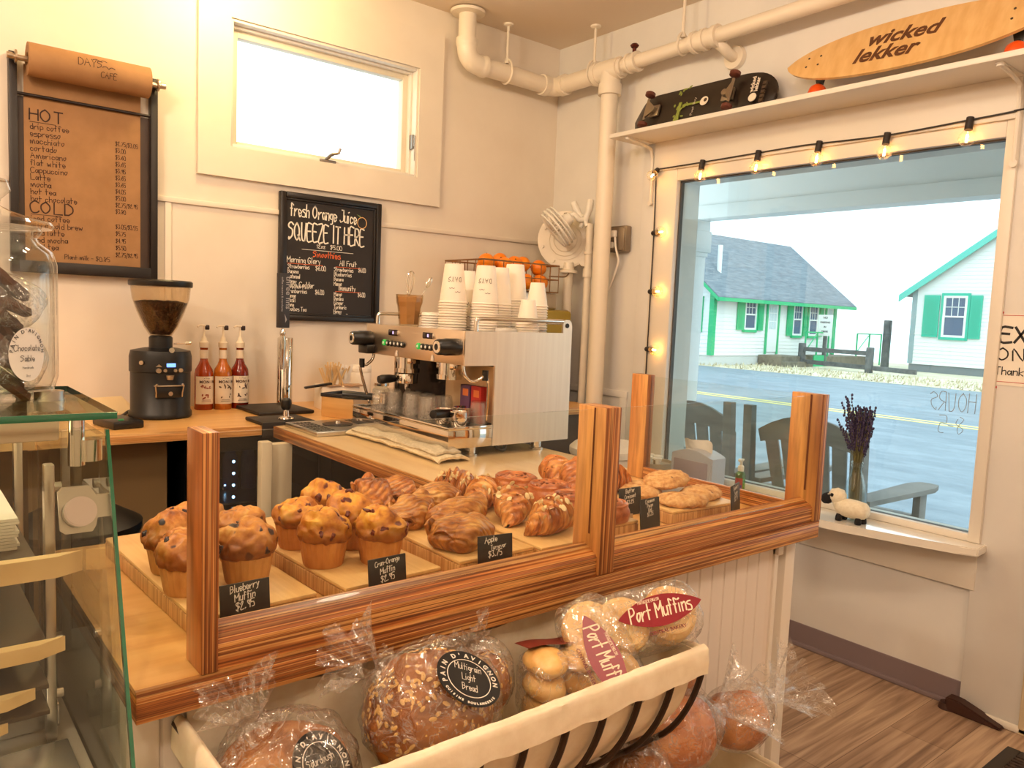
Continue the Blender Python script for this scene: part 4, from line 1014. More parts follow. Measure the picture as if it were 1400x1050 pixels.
# ================================================================== ON THE BACK WALL
# kraft-paper menu on a black board
kb = thing('menu_board', 'black board with a kraft paper roll and the handwritten coffee menu', 'menu board', (-2.41, 0, 1.45))
k = MB()
k.box((-2.665, -.045, 1.45), (-2.640, -.002, 2.232), .001).box((-2.188, -.045, 1.45), (-2.163, -.002, 2.238), .001).box((-2.640, -.045, 1.45), (-2.188, -.002, 1.492), .001)
wout(k, 'board_frame', M('board_black', (26, 18, 15), .45), kb)
wout(MB().box((-2.640, -.016, 1.492), (-2.188, -.002, 2.085)), 'backing_panel', M('board_brown', (58, 40, 28), .5), kb)
wout(MB().cyl((-2.64, -.03, 2.092), (-2.188, -.03, 2.092), .006, n=10), 'tear_bar', M('bar_black', (30, 16, 14), .4), kb)
KRAFT = noisy('kraft_paper', [(.3, (146, 106, 66)), (.7, (162, 120, 78))], (10, 10, 10), 6, .75)
pa = MB(); R0, cz = .058, 2.206
pts = [(-.0185, 1.494), (-.0185, 2.05), (-.022, 2.12), (-.025, 2.17), (-.028, 2.20)]
pts = [Vector((0, a, b)) for a, b in pts]; L = []
pa._geo([(-2.618, p.y, p.z) for p in pts]+[(-2.222, p.y, p.z) for p in pts], [(i, i+1, len(pts)+i+1, len(pts)+i) for i in range(len(pts)-1)])
pa.solid(.0006)
wout(pa, 'paper_sheet', KRAFT, kb)
rr = MB()
rr.lathe([(.022, -.203), (.022, .203), (R0, .203), (R0, -.203), (.022, -.203)], n=40, m=Matrix.Translation((-2.41, -.082, cz)) @ Matrix.Rotation(PI/2, 4, 'Y'))
wout(rr, 'paper_roll', KRAFT, kb)
rd = MB(); rd.cyl((-2.672, -.082, cz-.002), (-2.150, -.082, cz-.002), .010, n=12)
for sx_ in (-1, 1):
    xx = -2.41+sx_*.235
    rd.cyl((xx, -.082, cz), (xx+sx_*.006, -.082, cz), .024, n=20).cyl((xx+sx_*.012, -.082, cz), (xx+sx_*.03, -.082, cz), .012, n=10).box((xx-.008, -.085, cz-.006), (xx+.008, -.004, cz+.004), .001)
wout(rd, 'roll_bracket', M('bracket_nickel', (190, 176, 158), .3, 1), kb)
k = MB()
def rollm(x, z):   # writing on the front of the roll
    a = math.asin(max(-1, min(1, (z-cz)/R0))); return frame((x, -.082-R0*math.cos(a)-.0008, z), (1, 0, 0), (0, math.sin(a), math.cos(a)))
hand(k, 'DAYS', .026, rollm(-2.46, cz+.004), .09, .05, 3, 1.0)
hand(k, 'CAFÉ', .022, rollm(-2.385, cz-.026), .09, .05, 4, .8)
def gull(k, m, s, wt=.1):
    for sg_ in (-1, 1):
        p = [(0, 0), (sg_*.35, .32), (sg_*.7, .30), (sg_*1.0, .12)]
        pp = spline([Vector((a*s, b*s, 0)) for a, b in p], 4)
        for i in range(len(pp)-1):
            d = (pp[i+1]-pp[i]).normalized(); nn = Vector((-d.y, d.x, 0))*s*wt/2
            k._geo([pp[i]-nn, pp[i+1]-nn, pp[i+1]+nn, pp[i]+nn], [(0, 1, 2, 3)], m)
gull(k, rollm(-2.388, cz+.028), .024, .12); gull(k, rollm(-2.36, cz+.006), .022, .12)
X = -2.600; my = -.0202
hand(k, 'HOT', .040, frame((X, my, 2.008), *FX), .12, .04, 7, 1.2)
k.box((X, my-.0002, 1.999), (X+.085, my, 2.001)); k.box((X, my-.0002, 1.664), (X+.095, my, 1.666))
items = ['drip coffee', 'espresso', 'macchiato', 'cortado', 'Americano', 'flat white', 'Cappuccino', 'Latte', 'mocha', 'hot tea', 'hot chocolate']
for i, s in enumerate(items): hand(k, s, .0205, frame((X+.002, my, 1.974-i*.0262), (1, 0, .04), (0, 0, 1)), .11, .05, 11+i, 1.0)
hand(k, 'COLD', .040, frame((X, my, 1.672), *FX), .12, .04, 8, 1.15)
for i, s in enumerate(['iced coffee', 'nitro cold brew', 'iced latte', 'iced mocha', 'iced tea']): hand(k, s, .0205, frame((X+.002, my, 1.640-i*.0262), (1, 0, .04), (0, 0, 1)), .11, .05, 31+i, 1.0)
hand(k, 'Plant milk - $0.85', .017, frame((-2.49, my, 1.508), *FX), .11, .05, 50, .9)
for i, s in enumerate(['$2.75/$3.05', '$3.00', '$3.60', '$3.65', '$3.95', '$3.65', '$3.65', '$4.05', '$5.00', '$2.75/$2.95', '$3.80']): hand(k, s, .0155, frame((-2.312, my, 1.960-i*.0262), *FX), .12, .05, 60+i, .72)
for i, s in enumerate(['$3.05/$3.55', '$5.75', '$4.95', '$5.50', '$2.75/$2.95']): hand(k, s, .0155, frame((-2.312, my, 1.640-i*.0275), *FX), .12, .05, 80+i, .72)
wout(k, 'lettering', INK, kb)

# chalkboard for juice and smoothies
cbd = thing('chalkboard', 'framed black chalkboard offering fresh orange juice and smoothies', 'chalkboard', (-1.39, 0, 1.30))
k = MB(); ring(k, -1.645, -1.135, 1.298, 1.874, .026, -.032, -.002, .004); ring(k, -1.622, -1.158, 1.321, 1.851, .012, -.022, -.002, .003); wout(k, 'board_frame', M('chalk_frame', (24, 18, 16), .35), cbd)
wout(MB().box((-1.622, -.014, 1.321), (-1.158, -.003, 1.851)), 'slate_panel', M('slate', (34, 27, 25), .55), cbd)
my = -.0148; kw, ko, kgn = MB(), MB(), MB()
def hw_(k, s, sz, x, z, wd=None, wt=.13, sd=1, dz=0):
    sx_ = 1.0 if wd is None else wd/hand_w(s, sz, 1.0)
    hand(k, s, sz, frame((x, my, z), (1, 0, dz), (0, 0, 1)), wt, .035, sd, sx_)
hw_(kw, 'fresh Orange Juice', .056, -1.592, 1.772, .335, .095, 1, -.02)
hw_(kw, 'SQUEEZE IT HERE', .078, -1.598, 1.665, .385, .085, 2)
hw_(kw, '12oz   $5.00', .018, -1.462, 1.636, .13, .13, 3)
kw.box((-1.535, my-.0004, 1.624), (-1.275, my, 1.626))
hw_(ko, 'Smoothies', .026, -1.478, 1.594, .14, .14, 4)
kl = MB()
hw_(kl, 'Morning Glory', .026, -1.604, 1.563, .165, .12, 5); ko.box((-1.604, my-.0004, 1.556), (-1.43, my, 1.5585))
for i, s in enumerate(('Strawberries', 'Banana', 'Oatmeal', 'Honey', 'Coconut Milk')): hw_(kl, s, .0185, -1.600, 1.536-i*.0225, len(s)*.0088, .13, 6+i)
hw_(kl, '$6.00', .020, -1.465, 1.534, .052, .13, 12)
wout(kl, 'lettering', CHALK, cbd)
kl = MB()
hw_(kl, 'Cape Codder', .026, -1.604, 1.450, .135, .12, 13)
for i, s in enumerate(('Cranberries', 'Mango', 'Basil', 'Lime', 'Rooibos Tea', 'Honey')): hw_(kl, s, .0185, -1.602, 1.424-i*.0205, len(s)*.0088, .13, 14+i)
hw_(kl, '$6.00', .020, -1.465, 1.424, .045, .13, 22)
wout(kl, 'lettering', CHALK, cbd)
kl = MB()
hw_(kl, 'All Fruit', .024, -1.345, 1.563, .092, .12, 23); ko.box((-1.365, my-.0004, 1.555), (-1.235, my, 1.5575))
for i, s in enumerate(('Strawberries', 'Blueberries', 'Banana', 'Mango')): hw_(kl, s, .0185, -1.372, 1.536-i*.0225, len(s)*.0084, .13, 24+i)
hw_(kl, '$6.00', .020, -1.245, 1.540, .040, .13, 28)
wout(kl, 'lettering', CHALK, cbd)
kl = MB()
hw_(kl, 'Immunity', .024, -1.348, 1.447, .092, .12, 29); ko.box((-1.365, my-.0004, 1.440), (-1.232, my, 1.4425))
for i, s in enumerate(('Mango', 'Banana', 'Ginger', 'Turmeric', 'Honey', 'Rooibos Tea')): hw_(kl, s, .0185, -1.370, 1.420-i*.0205, len(s)*.0084, .13, 30+i)
hw_(kl, '$6.00', .020, -1.245, 1.422, .040, .13, 38)
wout(kl, 'lettering', CHALK, cbd)
cir = [(-1.232+.024*math.cos(a), my-.0002, 1.774+.026*math.sin(a)) for a in [i*2*PI/24 for i in range(24)]]
ko2 = MB(); ko2.tube(cir, .0016, 6, True); wout(ko2, 'orange_outline', M('chalk_peach', (240, 190, 130), .8), cbd)
kgn.prism([(-1.262, my-.0006, 1.812), (-1.245, my-.0006, 1.800), (-1.236, my-.0006, 1.792), (-1.242, my-.0006, 1.806)], (0, .0005, 0)); wout(kgn, 'leaf_drawing', M('chalk_green', (130, 150, 90), .8), cbd)
wout(kw, 'lettering', CHALK, cbd); wout(ko, 'orange_lettering', M('chalk_orange', (226, 106, 60), .8), cbd, label='orange chalk lettering')

# ================================================================== PIPES IN THE CORNER
pw = thing('drain_pipe', 'white painted drain pipe running under the ceiling and down the corner', 'pipe', (-.12, -.535, 0))
R = .045; zh = 2.625
def pipe(name, f): k = MB(); f(k); return wout(k, name, PIPE, pw)
pipe('pipe_run', lambda k: k.cyl((-.715, -.098, 2.70), (-.715, -.098, H), R, n=24))
pipe('flange', lambda k: k.lathe([(R, -.004), (.088, -.006), (.084, -.018), (R, -.022)], (-.715, -.098, H), 28))
pipe('elbow', lambda k: k.tube(spline([(-.715, -.098, 2.735), (-.715, -.098, 2.70), (-.705, -.098, 2.66), (-.68, -.098, 2.635), (-.64, -.098, zh), (-.60, -.098, zh)], 5), [R*1.22]*5+[R*1.12]*17+[R*1.22]*4, 24))
pipe('pipe_run', lambda k: k.cyl((-.62, -.098, zh), (-.16, -.10, zh-.006), R, n=24))
pipe('elbow', lambda k: k.tube(spline([(-.215, -.098, zh-.005), (-.17, -.099, zh-.005), (-.135, -.115, zh-.005), (-.12, -.15, zh-.005), (-.12, -.20, zh-.005)], 5), [R*1.22]*5+[R*1.1]*11+[R*1.22]*5, 24))
pipe('pipe_run', lambda k: k.cyl((-.12, -.17, zh-.005), (-.12, -.48, zh), R, n=24))
pipe('tee_fitting', lambda k: k.cyl((-.12, -.435, zh), (-.12, -.60, zh), R*1.18, n=24).cyl((-.12, -.425, zh), (-.12, -.455, zh), R*1.32, n=24).cyl((-.12, -.585, zh), (-.12, -.62, zh), R*1.0, n=24).cyl((-.12, -.530, zh), (-.12, -.530, zh-.11), R*1.15, n=24).cyl((-.12, -.530, zh-.07), (-.12, -.530, zh-.125), R*1.30, n=24))
pipe('down_pipe', lambda k: k.cyl((-.12, -.530, zh-.10), (-.12, -.530, .0), R*.97, n=24))
r2 = .033
pipe('pipe_run', lambda k: k.cyl((-.12, -.60, zh+.004), (-.12, -3.4, zh+.055), r2, n=22))
pipe('coupling', lambda k: k.cyl((-.12, -.655, zh+.005), (-.12, -.715, zh+.006), r2*1.3, n=22).cyl((-.12, -.655, zh+.005), (-.12, -.668, zh+.006), r2*1.48, n=22).cyl((-.12, -.702, zh+.005), (-.12, -.717, zh+.006), r2*1.48, n=22))
pipe('coupling', lambda k: k.cyl((-.12, -1.05, zh+.012), (-.12, -1.19, zh+.014), r2*1.3, n=22).cyl((-.12, -1.05, zh+.012), (-.12, -1.07, zh+.012), r2*1.5, n=22).cyl((-.12, -1.105, zh+.012), (-.12, -1.125, zh+.012), r2*1.5, n=22).cyl((-.12, -1.165, zh+.013), (-.12, -1.19, zh+.013), r2*1.5, n=22))
pipe('branch_pipe', lambda k: k.tube(spline([(-.12, -1.15, zh+.01), (-.09, -1.19, zh-.03), (-.05, -1.20, zh-.055), (0, -1.20, zh-.06)], 5), .024, 16).cyl((-.022, -1.20, zh-.06), (-.001, -1.20, zh-.06), .05, .055, 22))
k = MB().cyl((-.12, -.685, zh+.04), (-.12, -.685, zh+.075), .010, n=10).lathe([(0, .075), (.016, .076), (.022, .086), (.015, .094), (0, .096)], (-.12, -.685, zh), 14); wout(k, 'valve_knob', M('valve_bronze', (96, 44, 34), .35, .6), pw)
def hanger(x, y, zc, rr, ax, lab):
    t = thing('pipe_hanger', lab, 'pipe hanger', (x, y, H), 0, 'pipe hangers')
    k = MB().cyl((0, 0, 0), (0, 0, zc+rr+.015-H), .0075, n=10).lathe([(0, 0), (.028, 0), (.026, -.008), (.012, -.014), (0, -.014)], n=16); k.out('rod', PIPE, t)
    k = MB(); n_ = 20
    pts = [((rr+.004)*math.sin(a), (rr+.004)*math.cos(a)) for a in [i*2*PI/n_ for i in range(n_)]]
    pts = [(p, (q if q < rr*.5 else q+.022*(q/rr))) for p, q in pts]
    if ax == 'x': k.tube([(0, p, zc-H+q) for p, q in pts], .006, 8, True)
    else: k.tube([(p, 0, zc-H+q) for p, q in pts], .006, 8, True)
    k.cyl((0, 0, zc+rr+.008-H), (0, 0, zc+rr+.03-H), .011, n=8)
    k.out('clamp_ring', PIPE, t)
hanger(-.455, -.0985, zh-.003, R, 'x', 'white rod hanger holding the drain pipe along the back wall')
hanger(-.12, -.405, zh, R, 'y', 'white rod hanger beside the tee of the drain pipe')
hanger(-.12, -.985, zh+.011, r2, 'y', 'white rod hanger on the thin pipe above the skateboard')
# conduit and round meter plate
cd = thing('conduit', 'thin white conduit standing left of the drain pipe', 'pipe', (-.12, -.44, 0))
k = MB().cyl((-.12, -.435, 0), (-.12, -.435, 1.86), .020, n=16); wout(k, 'tube', PIPE, cd)
k = MB().cyl((-.12, -.435, 1.58), (-.12, -.435, 1.625), .026, n=16).cyl((-.12, -.435, 1.70), (-.12, -.435, 1.715), .026, n=16).cyl((-.12, -.40, 1.66), (-.04, -.32, 1.66), .022, n=12); wout(k, 'coupling', PIPE, cd)
dk = thing('round_valve', 'round white bolted valve cover on a standpipe behind the cups', 'valve', (-.13, -.29, 0))
def nrm_disc(k, r, d0, d1, c, n=40): 
    dirv = Vector((-.80, -.60, 0)); k.cyl(Vector(c)+dirv*d0, Vector(c)+dirv*d1, r, n=n)
cc = (-.12, -.252, 1.785)
k = MB(); nrm_disc(k, .155, -.03, .008, cc)
for (r_, d_) in ((.147, .012), (.11, .016), (.075, .013), (.055, .017)): nrm_disc(k, r_, 0, d_, cc)
dirv = Vector((-.80, -.60, 0)); sv = Vector((.60, -.80, 0))
for i in range(8):
    a = i*PI/4+.3; p = Vector(cc)+sv*(.130*math.cos(a))+Vector((0, 0, .130*math.sin(a))); k.cyl(p, p+dirv*.022, .009, n=8)
for r_ in (.088, .064, .03): k.tube([Vector(cc)+dirv*.016+sv*(r_*math.cos(a))+Vector((0, 0, r_*math.sin(a))) for a in [i*2*PI/36 for i in range(36)]], .0035, 6, True)
wout(k, 'cover_plate', PIPE, dk)
k = MB().cyl((-.12, -.285, 0), (-.12, -.285, 1.64), .026, n=18).lathe([(.026, 1.60), (.05, 1.605), (.05, 1.618), (.03, 1.625), (.026, 1.66)], (-.12, -.285, 0), 20); wout(k, 'standpipe', PIPE, dk)
# clip fan
fan = thing('clip_fan', 'small white clip-on fan clamped to the top of the conduit', 'fan', (-.155, -.36, 1.88))
FW = M('fan_white', (236, 230, 220), .4)
fd = Vector((-.58, .44, -.64)).normalized(); fu = fd.orthogonal().normalized(); fv = fd.cross(fu); fc_ = Vector((-.25, -.325, 1.835))
k = MB()
for d_, r_ in ((-.034, .103), (-.014, .108), (.007, .109), (.029, .103)):
    k.tube([fc_+fd*d_+fu*(r_*math.cos(a))+fv*(r_*math.sin(a)) for a in [i*2*PI/36 for i in range(36)]], .0045 if abs(d_) > .01 else .006, 6, True)
for i in range(40):
    a = i*2*PI/40; e = fu*math.cos(a)+fv*math.sin(a)
    k.tube([fc_+fd*-.03+e*.03, fc_+fd*-.036+e*.096, fc_+e*.108, fc_+fd*.031+e*.101, fc_+fd*.040+e*.06, fc_+fd*.038+e*.02], .0017, 5)
k.cyl(fc_+fd*.034, fc_+fd*.042, .024, n=20).cyl(fc_+fd*-.034, fc_+fd*-.026, .034, n=20)
wout(k, 'fan_cage', FW, fan)
k = MB()
for i in range(3):
    a0 = i*2*PI/3
    for q in range(6):
        pass
    pts = [fc_+(fu*math.cos(a0+t*.9)+fv*math.sin(a0+t*.9))*r_+fd*(.012*(t-.5)) for r_, t in ((.014, .1), (.05, 0), (.075, .15), (.075, .85), (.05, 1), (.014, .9))]
    k.prism(pts, fd*.002)
k.cyl(fc_-fd*.01, fc_+fd*.014, .016, n=14); wout(k, 'fan_blade', FW, fan)
k = MB(); k.cyl(fc_-fd*.035, fc_-fd*.085, .036, .030, 20).cyl(fc_-fd*.085, fc_-fd*.095, .030, .018, 20); mo = wout(k, 'motor_housing', FW, fan)
k = MB(); pm = fc_-fd*.06+Vector((0, 0, .034)); k.box(pm-Vector((.012, .012, .003)), pm+Vector((.012, .012, .004)), .002); k.out('fan_switch', M('switch_grey', (150, 136, 118), .5), mo)
k = MB(); q0 = fc_-fd*.09; q1 = Vector((-.13, -.405, 1.885))
k.tube(spline([q0, q0-fd*.02, q1+Vector((-.03, .01, -.005)), q1], 5), .014, 12); wout(k, 'arm', FW, fan)
k = MB()
for sgn, tip in ((-1, (-.165, -.345, 1.975)), (1, (-.115, -.425, 1.985))):
    p0 = Vector((-.135+.0*sgn, -.405-.012*sgn, 1.88)); k.tube(spline([p0+Vector((0, -.012*sgn, -.035)), p0, (p0+Vector(tip))/2+Vector((0, -.006*sgn, 0)), Vector(tip)], 5), [.012]*5+[.016]*5+[.019]*5+[.017], 12)
k.cyl((-.15, -.40, 1.90), (-.11, -.41, 1.90), .009, n=10); wout(k, 'clip', FW, fan)
# outlet box with plug
ob = thing('outlet_box', 'grey metal outlet box with a white plug beside the drain pipe', 'outlet', (-.02, -.56, 1.78))
k = MB().box((-.045, -.625, 1.715), (-.001, -.50, 1.85), .008); wout(k, 'box', M('galvanised', (146, 132, 116), .4, .7), ob)
k = MB().box((-.052, -.62, 1.72), (-.045, -.505, 1.845), .006)
for (a, b) in ((-.612, 1.728), (-.612, 1.837), (-.513, 1.728), (-.513, 1.837)): k.cyl((-.052, a, b), (-.055, a, b), .004, n=8)
k.cyl((-.052, -.545, 1.76), (-.054, -.545, 1.76), .02, n=16); wout(k, 'cover', M('galvanised', (146, 132, 116), .4, .7), ob)
k = MB().box((-.072, -.575, 1.79), (-.054, -.525, 1.825), .006).cyl((-.068, -.545, 1.75), (-.054, -.545, 1.75), .016, n=14)
k.tube(spline([(-.062, -.565, 1.79), (-.064, -.575, 1.74), (-.06, -.585, 1.70), (-.05, -.585, 1.66), (-.035, -.54, 1.58), (-.025, -.50, 1.52)], 6), .006, 8); wout(k, 'plug', FW, ob)

# ================================================================== SHELF, SKATEBOARDS, STRING LIGHTS
sh = thing('wall_shelf', 'long white wall shelf on metal brackets above the shop window', 'shelf', (-.14, -1.7, 2.24))
wout(MB().box((-.262, -3.2, 2.24), (-.032, -.683, 2.260), .002), 'shelf_board', WHITE, sh)
for yy in (-.772, -2.386):
    k = MB(); k.tube(spline([(-.225, yy, 2.232), (-.20, yy, 2.232), (-.07, yy, 2.215), (-.048, yy, 2.19), (-.040, yy, 2.14), (-.040, yy, 1.955)], 5), .0075, 8).cyl((-.225, yy, 2.236), (-.225, yy, 2.228), .013, n=12).cyl((-.034, yy, 1.95), (-.046, yy, 1.95), .013, n=12).box((-.24, yy-.012, 2.235), (-.05, yy+.012, 2.2395))
    wout(k, 'bracket', WHITE, sh)
def deck(mb, L, W, th, nose, up=.0, k_=1, n=12):
    """skateboard outline in local x (length), y (width); noses kick up along +z by UP"""
    def half(x):
        a = abs(x)/(L/2); 
        return W/2*(1-max(0, (a-(1-nose))/nose)**2.2)**.5*(1-.0*a)
    N = 40
    def f(u, v):
        x = L/2*math.sin(PI*(u-.5)*.9999); y = half(x)*(2*v-1)
        z = up*max(0, (abs(x)/(L/2)-.62)/.38)**1.5+ k_*.012*(2*v-1)**2
        return Vector((x, y, z))
    mb.grid(f, N, n); mb.solid(th); return mb
# street skateboard: stands on its long edge, underside to the room
sk = thing('skateboard', 'black skateboard standing on its edge on the shelf, wheels to the room', 'skateboard', (-.125, -1.075, 2.262+.1))
sk.rotation_euler = (0, 0, 0)
SM = Matrix(((0, .30, -.954, 0), (-1, 0, 0, 0), (0, .954, .30, 0), (0, 0, 0, 1)))   # length along -y, width up (leaning to the wall), underside to -x
def sput(mb, name, mat, par=sk, **kw):
    bmesh.ops.transform(mb.bm, matrix=SM, verts=mb.bm.verts[:]); return mb.out(name, mat, par, **kw)
k = MB(); deck(k, .80, .20, .010, .24, -.05, -1); sput(k, 'deck', M('deck_black', (32, 22, 15), .35, coat=.3))
zt = .004
for i, xx in enumerate((-.255, .225)):
    k = MB(); sgn = 1 if i == 0 else -1
    k.box((xx-.03+.03*sgn, -.028, zt), (xx+.03+.03*sgn, .028, zt+.012), .002).cyl((xx, -.055, zt+.031), (xx, .055, zt+.031), .007, n=10).lathe([(0, 0), (.016, 0), (.018, .012), (.014, .026), (0, .028)], (xx+.035*sgn, 0, zt+.008), 14)
    k.prism([(xx-.004, -.045, zt+.027), (xx-.004, .045, zt+.027), (xx+.035*sgn, .012, zt+.02), (xx+.035*sgn, -.012, zt+.02)], (.008, 0, .012))
    tr_ = sput(k, 'truck', M('truck_metal', (170, 156, 136), .35, .9))
    for sg_ in (-1, 1):
        k = MB().lathe([(0, -.011), (.018, -.011), (.024, -.007), (.024, .007), (.018, .011), (0, .011)], n=24, m=Matrix.Translation((xx, sg_*.078, zt+.031)) @ Matrix.Rotation(PI/2, 4, 'X')); sput(k, 'wheel', M('wheel_maroon', (96, 48, 36), .45), tr_)
k = MB(); ml = frame((0, 0, zt+.0015), (1, 0, 0), (0, 1, 0)); rnd = random.Random(8)
for i in range(26):
    x = rnd.gauss(-.075, .014) if i < 18 else rnd.uniform(-.09, -.02); y = rnd.uniform(-.085, .09); a = rnd.uniform(0, 3)
    k.lathe([(0, 0), (1, 0), (0, .0004)], n=10, m=Matrix.Translation((x, y, zt+.0006+.0005*abs(y)/.1)) @ Matrix.Rotation(a, 4, 'Z') @ Matrix.Diagonal((rnd.uniform(.007, .015), rnd.uniform(.004, .006), 1, 1)))
k.box((-.085, -.095, zt-.006), (-.070, .02, zt+.001)).box((-.06, -.005, zt), (.05, .005, zt+.001), .0)
sput(k, 'leaf_graphic', M('leaf_green', (132, 146, 62), .5))
k = MB(); k.cyl((.062, 0, zt), (.062, 0, zt+.0012), .022, n=24).cyl((.322, -.035, zt-.002), (.322, -.035, zt+.0012), .019, n=24)
for i, s in enumerate(('wicked', 'lekker')): printed(k, s, .026, Matrix.Translation((.318+i*.022, -.010, zt+.0008)) @ Matrix.Rotation(PI/2, 4, 'Z'), 'LEFT', .0006)
hand(k, 'Poet Boy', .012, Matrix.Translation((.012, -.06, zt+.0012)) @ Matrix.Rotation(PI/2, 4, 'Z'), .1, .03, 3, 1.5)
sput(k, 'sticker', M('sticker_white', (236, 224, 206), .5))
k = MB(); k.cyl((.068, .004, zt+.001), (.068, .004, zt+.0018), .009, n=16)
for i in range(5): k.box((.355+.0, -.06+i*.02, zt-.012), (.372, -.046+i*.02, zt-.004))
sput(k, 'dark_graphic', M('graphic_brown', (70, 52, 36), .5))
# longboard: leans back on its lower wheels
lb_ = thing('longboard', 'pale wood longboard with orange wheels leaning on the shelf', 'skateboard', (-.15, -2.035, 2.262))
ang = math.radians(62)
SM = Matrix(((0, math.cos(ang), -math.sin(ang), .005), (-1, 0, 0, 0), (0, math.sin(ang), math.cos(ang), .152), (0, 0, 0, 1)))
k = MB()
def lbf(u, v):
    x = .475*math.sin(PI*(u-.5)*.9999); a = abs(x)/.475; y = .118*(1-a**2.4)**.62*(2*v-1); return Vector((x, y, -.004*(2*v-1)**2))
k.grid(lbf, 60, 10); k.solid(.012); sput(k, 'deck', noisy('maple_deck', [(.3, (214, 168, 106)), (.7, (230, 190, 130))], (3, 30, 10), 4, .3, coat=.3), lb_)
k = MB(); m1 = Matrix.Translation((-.145, .010, .0135-.012)) 
printed(k, 'wicked', .088, Matrix.Translation((-.155, .014, .0008)) @ Matrix.Rotation(-.05, 4, 'Z'), 'LEFT', .0022, .22, 1.05)
printed(k, 'lekker', .088, Matrix.Translation((-.185, -.058, .0008)) @ Matrix.Rotation(-.05, 4, 'Z'), 'LEFT', .0022, .22, 1.05)
sput(k, 'lettering', M('burnt_brown', (92, 52, 24), .6), lb_)
for xx in (-.385, .345):
    for dx in (0, .05):
        for dy_ in (-.02, .022): sput(MB().cyl((xx+dx, dy_, 0), (xx+dx, dy_, .0012), .0045, n=8), 'deck_bolt', M('bolt_dark', (50, 34, 22), .4), lb_)
for i, xx in enumerate((-.34, .36)):
    k = MB(); k.box((xx-.03, -.03, -.035), (xx+.03, .03, -.012), .002).box((xx-.008, -.085, -.075), (xx+.008, .085, -.055), .003).prism([(xx-.02, -.03, -.03), (xx+.02, -.03, -.03), (xx+.012, -.07, -.062), (xx-.012, -.07, -.062)], (0, .03, 0))
    tr_ = sput(k, 'truck', M('truck_black', (22, 20, 19), .4), lb_)
    for sg_ in (-1, 1):
        k = MB().lathe([(0, -.025), (.026, -.025), (.035, -.012), (.035, .016), (.028, .025), (0, .025)], n=26, m=Matrix.Translation((xx, sg_*.105, -.066)) @ Matrix.Rotation(PI/2, 4, 'X')); sput(k, 'wheel', M('wheel_orange', (226, 84, 20), .35), tr_)
# string lights along the casing
sl_ = thing('string_lights', 'string of warm globe bulbs along the shop window casing', 'string lights', (-.05, -1.5, 2.1))
bulbs = [(-1.090, 2.108), (-1.388, 2.112), (-1.672, 2.112), (-1.950, 2.104), (-2.240, 2.114)]
side = [(-.812, 1.80), (-.812, 1.51), (-.812, 1.222)]
xw = -.050
cpts = [(xw, -2.9, 2.13), (xw, -2.42, 2.125), (xw, -2.377, 2.122), (xw, -2.240, 2.116), (xw, -1.950, 2.106), (xw, -1.672, 2.114), (xw, -1.576, 2.116), (xw, -1.388, 2.114), (xw, -1.090, 2.110), (xw, -.87, 2.108), (xw+.01, -.80, 2.105), (xw+.012, -.800, 2.05), (xw+.012, -.806, 1.80), (xw+.012, -.806, 1.51), (xw+.012, -.806, 1.222), (xw+.012, -.806, .95)]
wout(MB().tube(spline(cpts, 5), .0032, 6), 'wire', M('wire_black', (30, 22, 20), .5), sl_)
BULB = film('bulb_glass', .16, 2.0, 4, .1, (255, 226, 180))
FIL = M('filament', (255, 200, 120), .5, emit=(255, 176, 84), es=75)
def bulb(p, d):
    p = Vector(p); d = Vector(d).normalized()
    s = wout(MB().cyl(p-d*.014, p+d*.030, .0125, .014, 12), 'bulb_socket', M('socket_black', (34, 22, 18), .5), sl_)
    q = d.to_track_quat('Z', 'Y').to_matrix().to_4x4()
    MB().lathe([(.010, .028), (.014, .032), (.0255, .050), (.028, .061), (.0255, .073), (.015, .085), (0, .089)], n=20, m=Matrix.Translation(p) @ q).out('bulb_globe', BULB, s)
    MB().cyl(p+d*.048, p+d*.074, .0042, n=8).out('filament', FIL, s)
for (y, z) in bulbs: bulb((xw-.004, y, z-.004), (-.15, .02, -1))
bulb((xw-.004, -.815, 2.10), (-.8, -.3, -.5))
for (y, z) in side: bulb((xw+.010, y, z), (-.35, -1, 0))
# exit sign taped to the wall
es_ = thing('exit_sign', 'hand-lettered paper sign beginning EXIT ONLY pinned beside the window', 'sign', (-.017, -2.48, 1.32))
wout(MB().box((-.018, -2.585, 1.195), (-.0165, -2.378, 1.44)), 'paper', PAPERW, es_)
k = MB()
hand(k, 'EXIT', .050, frame((-.0186, -2.392, 1.345), *FY), .17, .03, 2, 1.15)
hand(k, 'ONLY', .042, frame((-.0186, -2.386, 1.283), *FY), .12, .03, 3, 1.3)
hand(k, 'Thank', .026, frame((-.0186, -2.384, 1.232), *FY), .13, .03, 4, 1.1); hand(k, 'you', .026, frame((-.0186, -2.50, 1.232), *FY), .13, .03, 5, 1.1)
wout(k, 'lettering', M('marker_black', (24, 20, 20), .6), es_)
k = MB().box((-.0188, -2.585, 1.436), (-.018, -2.378, 1.438)).box((-.0188, -2.585, 1.206), (-.018, -2.378, 1.208)); wout(k, 'border_line', M('line_red', (190, 60, 50), .6), es_)
for zz in (1.446, 1.186):
    MB().lathe([(0, -.003), (.006, -.003), (.006, .003), (0, .005)], n=12, m=Matrix.Translation((-.0185, -2.388, zz)) @ Matrix.Rotation(-PI/2, 4, 'Y')).out('push_pin', M('pin_red', (200, 50, 40), .4), label='red push pin at the %s corner of the exit sign' % ('upper' if zz > 1.3 else 'lower'), cat='push pin')
